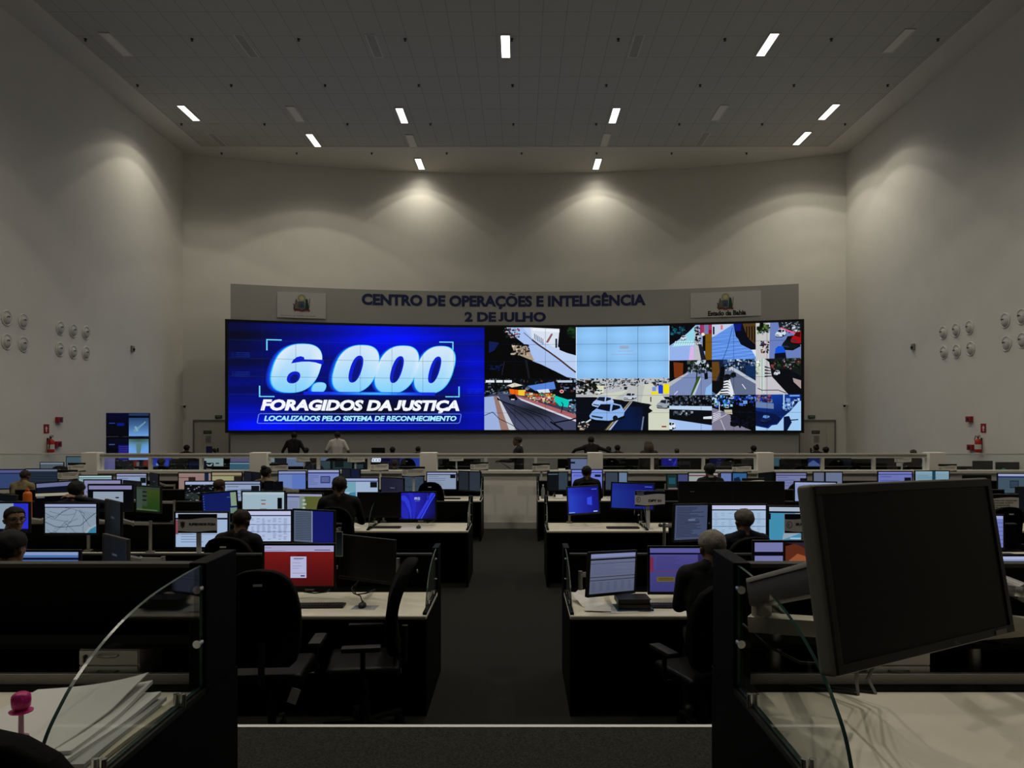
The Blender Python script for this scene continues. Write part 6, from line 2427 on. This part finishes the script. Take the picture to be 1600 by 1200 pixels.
for k, (px, D, w2, rot, lab) in enumerate(((918, 6.12, .10, 20, 'crumpled white paper leaning under the grey table screen'), (935, 5.93, .10, -8, 'white sheets lying flat at the aisle end of the desk'),
                                           (968, 5.90, .13, 3, 'white sheet under the blue folder'))):
    t = thing('paper', lab, 'paper', (P(px, 0, D).x, D, .7505 + (.008 if k == 1 else 0)), R(rot))
    b = MB()
    r = random.Random(k + 20)
    nx = 8
    g = [[b.bm.verts.new((w2 * (2 * i / nx - 1), .13 * (2 * j / nx - 1), .002 + (.05 * (j / nx) + .03 * r.random() * (j / nx) if k == 0 else .004 * (j / nx) ** 2))) for j in range(nx + 1)] for i in range(nx + 1)]
    g2 = [[b.bm.verts.new((v.co.x, v.co.y, v.co.z - .0018)) for v in row] for row in g]
    for i in range(nx):
        for j in range(nx):
            b.bm.faces.new((g[i][j], g[i + 1][j], g[i + 1][j + 1], g[i][j + 1]))
            b.bm.faces.new((g2[i][j], g2[i][j + 1], g2[i + 1][j + 1], g2[i + 1][j]))
    b.build('sheet', M_PAPER, t, smooth=50)
# small papers on further desks
for px, D, lab, w2 in ((547, 10.42, 'white papers on the third row desk behind the black monitor', .14), (64, 7.98, 'white paper beside the street map screen', .10), (230, 6.0, 'white papers on the desk near the dim turned monitor', .16),
                       (307, 10.42, 'white note block on the third row desk under the deep blue screen', .05)):
    t = thing('paper', lab, 'paper', (P(px, 0, D).x, D, .7505), R(5))
    b = MB()
    b.box(-w2, w2, -.10, .10, 0, .004 if w2 > .06 else .05)
    b.build('sheets', M_PAPER, t)
# orange bottle
D = 10.5
p = P(43, 0, D)
t = thing('bottle', 'orange drinking bottle on the desk beside the dark blue screen', 'bottle', (p.x, D, .751))
z1 = ZC - (762 - CY) / F * D - .751
b = MB()
b.lathe([(.05, 0), (.055, .01), (.055, z1 - .10), (.05, z1 - .07), (.024, z1 - .05)], n=20)
b.build('body', mat('orange_plastic', (0.62, 0.13, 0.012), 0.4), t, smooth=50)
b = MB()
b.lathe([(.026, z1 - .05), (.026, z1 - .02), (.012, z1 - .015), (.012, z1), (0, z1)], n=16)
b.build('cap', mat('orange_cap', (0.50, 0.10, 0.01), 0.4), t, smooth=50)
# clear water bottle and phone at the aisle end of the last row
D = 14.4
p = P(848.5, 0, D)
t = thing('bottle', 'clear water bottle at the aisle end of the last desk', 'bottle', (p.x, D, .751))
b = MB()
b.lathe([(.035, 0), (.037, .01), (.037, .15), (.03, .19), (.014, .22), (.014, .24), (0, .24)], n=16)
b.build('body', mat('bottle_grey', (0.20, 0.21, 0.22), 0.2, 0, 0.5), t, smooth=50)
b = MB()
b.cyl((0, 0, .24), (0, 0, .262), .016)
b.build('cap', M_WHITE, t)
p = P(872, 0, 14.35)
t = thing('telephone', 'white desk telephone on the last desk at the aisle', 'telephone', (p.x, 14.35, .751))
b = MB()
b.prism([(-.10, 0), (.10, 0), (.10, .07), (-.10, .03)], 'x', -.09, .09, .006)
b.build('body', M_WHITE, t)
b = MB()
b.tube([(-.07, -.08, .065), (-.07, 0, .085), (-.07, .08, .095)], [.022, .014, .022], 8)
b.build('handset', M_DARKMET, t, smooth=True)
# glass jars on the second row desk beside the half hidden sign
for px, lab, r_ in ((1245, 'small glass jar beside the post of the half hidden SUPERVISOR sign', .035),):
    D = 7.95
    t = thing('jar', lab, 'jar', (P(px, 0, D).x, D, .751))
    b = MB()
    b.lathe([(r_, 0), (r_, .10), (r_ * .8, .12), (r_ * .8, .13), (r_ * .85, .13), (r_ * .85, .15), (0, .15)], n=18)
    b.build('body', mat('jar_glass', (0.12, 0.12, 0.12), 0.15, 0, 0.6), t, smooth=50)
# turquoise cloth beyond the glass
t = thing('cloth', 'turquoise cloth bundle beyond the frameless glass', 'cloth', (P(1573, 0, 19.2).x, 19.2, .751))
b = MB()
b.ball((0, 0, .08), (.32, .14, .16), 3)
for v in b.bm.verts:
    v.co *= 1 + .25 * math.sin(v.co.x * 23) * math.cos(v.co.y * 31 + v.co.z * 40)
    v.co.z = max(v.co.z, 0)
b.build('folds', mat('turquoise_cloth', (0.01, 0.16, 0.18), 0.8), t, smooth=True)

# twin display stand by the wall
D = 22.0
x0, x1 = P(164, 0, D).x, P(229, 0, D).x
t = thing('display_stand', 'tall dark stand with two stacked televisions showing maps and tables', 'display stand', ((x0 + x1) / 2, D + .25, 0))
b = MB()
b.box(-.5, .5, -.35, .35, 0, .06, .01)
for s in (-.3, .3):
    b.box(s - .04, s + .04, .0, .08, .06, 2.35)
b.build('stand_frame', M_DARKMET, t)
wd = x1 - x0
for k in range(2):
    zc = 2.45 - .345 - k * .685
    M = Matrix.Translation((0, -.12, zc)) @ Matrix.Rotation(R(6), 4, 'Z')
    b = MB()
    b.box(-wd / 2, wd / 2, -.03, .06, -.34, .34, .008)
    o = b.build('television', M_BEZEL, t, M=M)
    c = Canvas().rect(0, 0, .53, 1, '#080c2c')
    if k == 0:
        c.grad(0, 0, .53, .5, lambda u, v: mix('#0a1450', '#081030', v * 2), 4, 4).rect(.25, .42, .42, .55, '#143a9a').rect(.06, .42, .2, .45, '#4a6ac0').rows(.02, .6, .5, .95, 5, '#10182c', .5)
        c.grad(.53, 0, 1, 1, lambda u, v: mix('#3c5578', '#8fb8e6', v), 4, 6).rect(.53, .1, 1, .2, '#101c38').poly([(.62, .75), (.78, .55), (.92, .35), (.94, .38), (.8, .62), (.68, .85)], '#8fb0c0').poly([(.66, .6), (.72, .8), (.76, .78), (.7, .56)], '#9cc0cc')
    else:
        c.rows(.05, .1, .5, .5, 6, '#1a2450', .3).rect(.28, .35, .53, 1, '#1c3a9a').rows(.3, .4, .52, .95, 6, '#6a4a8a', .35).rect(.06, .3, .2, .34, '#6a7aa0')
        c.grad(.53, 0, 1, 1, lambda u, v: mix('#56704e' if v < .2 else '#6a9a9a', '#8fb8ea', v * 1.5 + abs(u - .76)), 6, 6).rect(.53, 0, 1, .08, '#142040').poly([(.7, .3), (.84, .25), (.8, .75), (.72, .8)], '#7a9a98')
    c.gamma = 1.5
    c.flat('picture', M_SCREEN, wd - .03, .655, o, M @ Matrix.Translation((0, -.031, 0)), step=.0004)

# ================================================================= PEOPLE


def sd_cone(q, a, b, ra, rb):
    a, b = np.array(a), np.array(b)
    ab = b - a
    t = np.clip(((q - a) @ ab) / max(1e-9, ab @ ab), 0, 1)
    return np.linalg.norm(q - a - t[:, None] * ab, axis=1) - (ra + (rb - ra) * t)


_b = bmesh.new()
bmesh.ops.create_icosphere(_b, subdivisions=2, radius=1)
BALL_DIRS = [v.co.copy() for v in _b.verts]
_b.free()

SKIN = {'dark': (0.065, 0.034, 0.020), 'brown': (0.11, 0.058, 0.034), 'tan': (0.21, 0.115, 0.068), 'light': (0.30, 0.175, 0.115)}


def person(label, loc, face, pose='sit', skin='brown', top=(.012, .012, .013), pants=(.01, .01, .012), hair='short', hair_col=(.01, .008, .007),
           head_yaw=0, head_pitch=0, hands=None, lean=0.0, vox=.013, z=0.0, scale=1.0, elbows=None, sleeves='long', glasses=False, collar=None, headx=0):
    """face: degrees, 0 = back to the camera, + = turning left.  hands: local targets"""
    t = thing('person', label, 'person', loc, R(face), 'people in the hall')
    t.scale = (scale,) * 3
    prims = []                                              # (a, b, ra, rb, material index)
    mats = [mat('skin_' + skin, SKIN[skin], 0.55, 0, 0.3), mat('cloth_%.3f_%.3f_%.3f' % top, top, 0.85, 0, 0.15), mat('trousers_%.3f_%.3f_%.3f' % pants, pants, 0.85, 0, 0.15), mat('shoe_black', (0.01, 0.01, 0.01), 0.5)]
    def pr(a, b, ra, rb, m):
        prims.append((tuple(a), tuple(b), ra, rb, m))
    if pose == 'sit':
        pz = .635
        L = lambda v: Vector(v)
        hip = L((0, 0, pz))
        tilt = Matrix.Rotation(R(-lean), 4, 'X')
        up = lambda x, y, h: hip + (tilt @ Vector((x, y, h)))
    else:
        pz = .95
        hip = Vector((0, 0, pz))
        tilt = Matrix.Rotation(R(-lean), 4, 'X')
        up = lambda x, y, h: hip + (tilt @ Vector((x, y, h)))
    # trunk
    for s in (-1, 1):
        pr(hip + Vector((s * .075, 0, -.01)), up(s * .07, .0, .13), .105, .10, 2)
        pr(up(s * .065, .0, .12), up(s * .085, .0, .32), .105, .105, 1)
        pr(up(s * .085, .0, .30), up(s * .10, .0, .42), .108, .085, 1)
        pr(up(s * .06, .005, .46), up(s * .165, .0, .445), .062, .072, 1)
    pr(up(0, .02, .2), up(0, .03, .38), .11, .11, 1)
    neck0, neck1 = up(0, .0, .46), up(0, .02, .55)
    pr(neck0, up(0, .01, .50), .07, .062, 1)
    pr(up(0, .006, .49), neck1, .062, .058, 0)
    for s in (-1, 1):
        pr(up(s * .035, -.005, .505), up(s * .14, -.005, .46), .050, .058, 1)
    # head
    Hd = Matrix.Translation(up(headx, .038, .628)) @ Matrix.Rotation(R(head_yaw), 4, 'Z') @ Matrix.Rotation(R(-head_pitch), 4, 'X')
    hp = lambda x, y, h: Hd @ Vector((x, y, h))
    pr(hp(0, -.022, .022), hp(0, .022, .028), .079, .075, 0)
    pr(hp(0, .01, -.02), hp(0, .035, -.05), .070, .056, 0)
    pr(hp(0, .045, -.075), hp(0, .068, -.085), .040, .024, 0)
    for s in (-1, 1):
        pr(hp(s * .034, .012, -.06), hp(s * .018, .058, -.086), .036, .022, 0)
        pr(hp(s * .078, -.006, -.005), hp(s * .083, -.014, -.015), .013, .014, 0)
        pr(hp(s * .078, .0, -.03), hp(s * .080, -.004, -.036), .011, .010, 0)
        pr(hp(s * .034, .074, -.022), hp(s * .040, .066, -.03), .018, .018, 0)
        pr(hp(s * .015, .086, .022), hp(s * .046, .074, .020), .010, .009, 0)
    pr(hp(0, .086, .008), hp(0, .106, -.028), .009, .013, 0)
    pr(hp(-.012, .094, -.033), hp(.012, .094, -.033), .009, .009, 0)
    pr(hp(-.018, .082, -.058), hp(.018, .082, -.058), .009, .009, 0)
    # arms
    hands = hands or ([(-.16, .43, .82), (.16, .43, .82)] if pose == 'sit' else [(-.26, .08, .80), (.26, .08, .80)])
    for i, s in enumerate((-1, 1)):
        sh = up(s * .185, .0, .43)
        hd = Vector(hands[i])
        if elbows:
            el = Vector(elbows[i])
        else:
            d = hd - sh
            mid = (sh + hd) / 2
            slack = math.sqrt(max(0.0, .29 ** 2 - (d.length / 2) ** 2)) if d.length < .58 else 0
            el = mid + Vector((s * .55, -.35, -.75)).normalized() * slack
        fd = (hd - el).normalized()
        pr(sh, el, .060, .046, 1)
        if sleeves == 'long':
            pr(el, el.lerp(hd, .9), .046, .033, 1)
        else:
            pr(sh, sh.lerp(el, .75), .066, .058, 1)
            prims[-2] = (*prims[-2][:4], 0)
            pr(el, el.lerp(hd, .9), .043, .030, 0)
        pr(el.lerp(hd, .88), hd, .027, .026, 0)
        # palm, four fingers and a thumb
        side = fd.cross(Vector((0, 0, 1)))
        side = side.normalized() if side.length > .1 else Vector((1, 0, 0))
        nrm = side.cross(fd).normalized()
        pr(hd, hd + fd * .055, .026, .030, 0)
        for k in range(4):
            o = side * ((k - 1.5) * .019)
            ln = (.062, .074, .070, .054)[k]
            k1 = hd + fd * .065 + o
            k2 = k1 + (fd * .85 - nrm * .5) * ln * .55
            pr(k1, k2, .0095, .0090, 0)
            pr(k2, k2 + (fd * .5 - nrm * .85) * ln * .5, .0090, .0078, 0)
        tb = hd + fd * .02 + side * (-s * .026)
        tm = tb + (fd * .6 - side * s * .7 - nrm * .2).normalized() * .035
        pr(tb, tm, .011, .0105, 0)
        pr(tm, tm + (fd * .9 - nrm * .3).normalized() * .028, .0105, .0085, 0)
    # legs
    for s in (-1, 1):
        if pose == 'sit':
            kn, an = Vector((s * .12, .43, .60)), Vector((s * .13, .40, .10))
            pr(hip + Vector((s * .09, .02, -.01)), kn, .088, .060, 2)
        else:
            kn, an = Vector((s * .095, .015, .50)), Vector((s * .10, -.01, .09))
            pr(hip + Vector((s * .085, 0, -.03)), kn, .092, .060, 2)
        pr(kn, kn.lerp(an, .35), .058, .058, 2)
        pr(kn.lerp(an, .35), an, .058, .040, 2)
        pr(an + Vector((0, -.03, -.04)), an + Vector((0, .15, -.055)), .043, .035, 3)
    # one surface over everything
    bm = bmesh.new()
    for a, b_, ra, rb, mi in prims:
        one = bmesh.new()
        for c_, r_ in ((a, ra), (b_, rb)):
            for d_ in BALL_DIRS:
                one.verts.new(Vector(c_) + d_ * r_)
        h = bmesh.ops.convex_hull(one, input=one.verts[:])
        loose = [v for v in one.verts if not v.link_faces]
        bmesh.ops.delete(one, geom=loose, context='VERTS')
        tmp = bpy.data.meshes.new('tmp')
        one.to_mesh(tmp)
        one.free()
        bm.from_mesh(tmp)
        bpy.data.meshes.remove(tmp)
    me = bpy.data.meshes.new('body_shape')
    bm.to_mesh(me)
    bm.free()
    ob = bpy.data.objects.new('body_shape', me)
    COL.objects.link(ob)
    md = ob.modifiers.new('skin', 'REMESH')
    md.mode = 'VOXEL'
    md.voxel_size = vox
    sm = ob.modifiers.new('smooth', 'SMOOTH')
    sm.iterations = 4
    sm.factor = .5
    bpy.context.view_layer.update()
    bme = bpy.data.meshes.new_from_object(ob.evaluated_get(bpy.context.evaluated_depsgraph_get()))
    bpy.data.objects.remove(ob)
    bpy.data.meshes.remove(me)
    bme.name = 'body'
    bme.materials.clear()
    for mm in mats:
        bme.materials.append(mm)
    nf = len(bme.polygons)
    ctr_ = np.empty(nf * 3, dtype=np.float32)
    bme.polygons.foreach_get('center', ctr_)
    q = ctr_.reshape(-1, 3).astype(float)
    best, idx = np.full(nf, 1e9), np.zeros(nf, dtype=np.int32)
    for a, b_, ra, rb, mi in prims:
        d = sd_cone(q, a, b_, ra, rb)
        m_ = d < best
        best[m_] = d[m_]
        idx[m_] = mi
    bme.polygons.foreach_set('material_index', idx)
    bme.polygons.foreach_set('use_smooth', np.ones(nf, dtype=bool))
    body = bpy.data.objects.new('body', bme)
    COL.objects.link(body)
    body.parent = t
    # hair: a close cap over the skull, cut at the hairline
    if hair != 'bald':
        b = MB()
        grow = {'stubble': .003, 'short': .0055, 'grey': .009, 'full': .016, 'bun': .012, 'long': .016}[hair]
        vs = b.ball((0, -.004, .026), (.0815 + grow, .1005 + grow, .0825 + grow), 4)
        low = {'stubble': -.035, 'short': -.035, 'grey': -.04, 'full': -.06, 'bun': -.055, 'long': -.10}[hair]
        for v in list(b.bm.verts):
            x, y, h = v.co
            if h < .02 and y < .03:                      # run down to the nape
                v.co.x *= 1 - .12 * min(1, (.02 - h) / .08)
        kill = []
        for f in b.bm.faces:
            cc = f.calc_center_median()
            line = low if cc.y < -.03 else (low + (.066 - low) * min(1, (cc.y + .03) / .10))
            if cc.z < line or (abs(cc.x) > .058 and cc.z < .008 and cc.y > -.05):
                kill.append(f)
        bmesh.ops.delete(b.bm, geom=kill, context='FACES')
        ed = [e for e in b.bm.edges if len(e.link_faces) == 1]
        r = bmesh.ops.extrude_edge_only(b.bm, edges=ed)
        for v in [x for x in r['geom'] if isinstance(x, bmesh.types.BMVert)]:
            v.co = Vector((0, -.004, .02)) + (v.co - Vector((0, -.004, .02))) * .86
        rr = random.Random(len(label))
        for v in b.bm.verts:
            v.co += v.co.normalized() * (rr.uniform(-.0018, .0018) + .003 * math.sin(v.co.x * 70) * math.cos(v.co.z * 60 + v.co.y * 45))
        if hair == 'bun':
            b.ball((0, -.075, .105), (.05, .05, .042), 3)
        if hair == 'long':
            for k in range(9):
                a = -PI * .95 + k * PI * .9 / 8
                b.tube([(.085 * math.cos(a), .09 * math.sin(a) - .01, .04), (.095 * math.cos(a), .10 * math.sin(a) - .015, -.08), (.09 * math.cos(a), .085 * math.sin(a) - .03, -.22), (.07 * math.cos(a), .06 * math.sin(a) - .05, -.34)], [.03, .035, .034, .015], 8)
        b.build('hair', mat('hair_%.3f_%.3f' % (hair_col[0], hair_col[2]), hair_col, 0.75, 0, 0.2, (90, .3, .3)), t, smooth=True, M=Hd)
    if vox < .014:
        b = MB()
        for s in (-1, 1):
            b.ball((s * .032, .0835, .004), (.0125, .008, .0065), 2)
        b.build('eyes', mat('eye_dark', (0.02, 0.014, 0.01), 0.2, 0, 0.5), t, smooth=True, M=Hd)
        b = MB()
        for s in (-1, 1):
            b.tube([(s * .014, .0965, .020), (s * .032, .094, .026), (s * .052, .080, .019)], [.003, .004, .002], 6)
        b.build('eyebrows', mat('brow_dark', (0.008, 0.006, 0.005), 0.8), t, smooth=True, M=Hd)
        b = MB()
        b.tube([(-.022, .0885, -.058), (0, .0945, -.0575), (.022, .0885, -.058)], [.002, .0035, .002], 6)
        b.build('mouth', mat('lip_' + skin, tuple(x * k for x, k in zip(SKIN[skin], (1.0, .6, .6))), 0.5), t, smooth=True, M=Hd)
    if glasses:
        b = MB()
        for s in (-1, 1):
            b.tube([(s * (.034 + .026 * math.cos(a * PI / 10)), .106 - abs(math.cos(a * PI / 10)) * .002, .002 + .017 * math.sin(a * PI / 10)) for a in range(20)], .0027, 6, True)
            b.tube([(s * .060, .102, .008), (s * .078, .06, .010), (s * .084, .0, .006)], .0026, 6)
        b.tube([(-.009, .108, .006), (.009, .108, .006)], .0032, 6)
        b.build('eyeglasses', M_DARKMET, t, smooth=True, M=Hd)
    if collar:
        b = MB()
        b.lathe([(.066, 0), (.072, .0), (.070, .032), (.063, .032)], n=20)
        b.build('collar', mat('collar_%.2f' % collar[0], collar, 0.8), t, smooth=40, M=Matrix.Translation(up(0, .008, .505)) @ Matrix.Rotation(R(-10), 4, 'X'))
    return t


def seat_at(px, py_top, D, head=1.363):
    """floor position and size of a seated person whose head top shows at (px, py_top)"""
    q = P(px, py_top, D)
    return (q.x, D, 0), q.z / head


BLK, NAVY, GREY = (.012, .012, .013), (.012, .014, .022), (.022, .022, .024)
TAN_ = (.20, .155, .085)
for label, px, pt_, D, kw in (
        ('grey-haired man in dark jacket seated at the purple screen, seen from behind', 1115, 833, 5.27, dict(face=-8, skin='tan', hair='grey', hair_col=(.20, .18, .16), head_yaw=14, head_pitch=6, top=(.016, .016, .017), vox=.010, lean=4, elbows=[(-.22, .08, .86), (.22, .08, .86)], hands=[(-.10, .34, .82), (.14, .34, .82)])),
        ('man in black seated at the white spreadsheet, head bowed, seen from behind', 367, 798, 7.22, dict(face=-8, skin='brown', hair='stubble', hair_col=(.022, .014, .010), head_pitch=14, top=BLK, vox=.010, lean=8)),
        ('grey-haired man in dark suit at the white list screen, seen from behind', 1165, 798, 7.22, dict(face=6, skin='tan', hair='grey', hair_col=(.10, .09, .08), head_yaw=8, top=NAVY, vox=.010)),
        ('man with glasses looking over his shoulder beside the blue and white screen', 15, 794, 7.20, dict(face=-50, skin='light', hair='short', head_yaw=-78, head_pitch=2, top=GREY, glasses=True, vox=.008)),
        ('dark-haired person in black seen from behind at the pale blue striped screen', 9, 834, 5.24, dict(face=-6, skin='tan', hair='full', top=BLK, vox=.010, hair_col=(.008, .008, .009))),
        ('person in black with hands clasped behind the head', 117, 754, 9.70, dict(face=5, skin='tan', hair='full', top=(.016, .015, .02), vox=.012, hands=[(-.16, .40, .84), (.04, -.13, 1.20)], elbows=[(-.24, .16, .88), (.34, .02, 1.10)], hair_col=(.008, .008, .009))),
        ('bald brown-skinned man in tan shirt bent over at the blue screen', 30, 735, 13.58, dict(face=-6, skin='brown', hair='stubble', hair_col=(.03, .02, .014), top=TAN_, lean=10, vox=.014, head_pitch=10)),
        ('bald brown-skinned man beside the satellite map screen', 340, 750, 11.65, dict(face=-25, skin='brown', hair='stubble', hair_col=(.04, .022, .014), top=BLK, vox=.014)),
        ('short-haired man in black before the turquoise map strip screen', 530, 746, 9.70, dict(face=10, skin='brown', hair='short', hair_col=(.02, .016, .013), head_yaw=14, top=BLK, vox=.012)),
        ('person with dark bun in tan shirt at the bright bluish map screen', 414, 731, 13.6, dict(face=-12, skin='tan', hair='bun', top=TAN_, vox=.014)),
        ('man in black jacket with pale strap at the violet blue screen', 917, 729, 13.6, dict(face=0, skin='dark', hair='short', top=BLK, vox=.014, head_yaw=-20)),
        ('person with white collar in black at the screen with thin red bar', 1110, 726, 13.6, dict(face=4, skin='brown', hair='full', top=BLK, vox=.014, collar=(.35, .35, .35), hair_col=(.008, .008, .009)))):
    loc, s = seat_at(px, pt_, D)
    person(label, loc, pose='sit', scale=min(1.12, max(.9, s)), **kw)


def stand_at(px, py_top, D, head=1.678):
    q = P(px, py_top, D)
    return (q.x, D, 0), q.z / head


for label, px, pt_, D, kw in (
        ('man in black shirt standing beyond the partition below the poster, seen from behind', 459, 676, 25.0, dict(face=0, skin='dark', hair='short', top=BLK, elbows=[(-.33, .0, 1.12), (.33, .0, 1.12)], hands=[(-.36, .12, .9), (.36, .12, .9)])),
        ('man in white polo shirt standing beyond the partition below the poster', 527, 675, 25.0, dict(face=6, skin='brown', hair='short', top=(.55, .52, .50), sleeves='short', head_yaw=26, head_pitch=12, elbows=[(-.33, .0, 1.1), (.33, .0, 1.1)], hands=[(-.30, .2, .95), (.30, .2, .95)])),
        ('man in dark suit with white collar standing sideways at the central glass', 811, 682, 18.6, dict(face=82, skin='brown', hair='short', hair_col=(.03, .022, .018), top=(.016, .016, .019), collar=(.5, .5, .5), hands=[(-.1, .42, 1.14), (.12, .40, 1.12)])),
        ('man in black leaning with arms spread beyond the partition below the street pictures', 924, 682, 21.6, dict(face=0, skin='dark', hair='short', top=BLK, lean=6, elbows=[(-.42, .05, 1.32), (.42, .05, 1.30)], hands=[(-.58, .16, 1.12), (.58, .16, 1.22)])),
        ('woman with long brown hair standing beyond the glass below the street pictures', 1014, 690, 19.0, dict(face=10, skin='tan', hair='long', hair_col=(.055, .038, .026), top=(.03, .028, .026)))):
    loc, s = stand_at(px, pt_, D)
    person(label, loc, pose='stand', scale=min(1.1, max(.92, s)), vox=.018, **kw)
# the suit's sheets of paper
q = P(791, 728, 18.5)
t = thing('paper', 'dark folder held by the man in dark suit at the central glass', 'folder', q)
b = MB()
b.box(-.15, .15, -.10, .10, -.006, .006, .002, Matrix.Rotation(R(32), 4, 'Y'))
b.build('cover', M_DARKMET, t)

# heads of people seated far beyond the partition
for label, px, pt_, D, kw in (
        ('person with full dark hair seated before the door near the twin displays', 291, 696, 25.6, dict(hair='full')),
        ('dark-haired person seated behind the small violet screen near the door', 334, 701, 25.6, dict(hair='short')),
        ('dark-haired person seated beside the standing man in black shirt', 478, 700, 25.6, dict(hair='full')),
        ('dark-haired person seated beside the black monitor top, poster side', 613, 699, 25.6, dict(hair='full')),
        ('dark-haired person seated below the edge of the poster', 653, 698, 25.6, dict(hair='short')),
        ('person seated close by the leaning man in black', 951, 698, 24.2, dict(hair='short')),
        ('dark-haired person seated second from the leaning man in black', 965, 696, 25.6, dict(hair='full')),
        ('brown-haired person seated beyond the woman with long hair', 1058, 701, 25.6, dict(hair='short', hair_col=(.05, .035, .02))),
        ('dark-haired person seated alone below the end of the video wall', 1178, 697, 25.6, dict(hair='full')),
        ('person with tousled brown hair seated before the double door', 1276, 696, 25.6, dict(hair='bun', hair_col=(.03, .018, .012))),
        ('dark-haired person seated beside the tousled brown-haired one', 1291, 699, 24.4, dict(hair='full')),
        ('person seated beyond the last pane before the last pillar', 1428, 703, 22.3, dict(hair='short', hair_col=(.06, .05, .035))),
        ('dark-haired person in blue grey shirt at the black-shape screens', 490, 713, 18.3, dict(hair='full', top=(.016, .022, .03))),
        ('dark person seated at the bright blue screen behind the second pane', 251, 717, 18.4, dict(hair='full')),
        ('dark-haired person in camouflage green seated at the white digits screen', 616, 719, 18.4, dict(hair='short', top=(.02, .028, .018)))):
    loc, s = seat_at(px, pt_, D)
    person(label, loc, 0, 'sit', 'brown', vox=.02, scale=min(1.12, max(.85, s)), **kw)

bad = {k: v for k, v in LABELS.items() if len(v) > 1}
for k, v in bad.items():
    print('SAME LABEL', k, len(v))
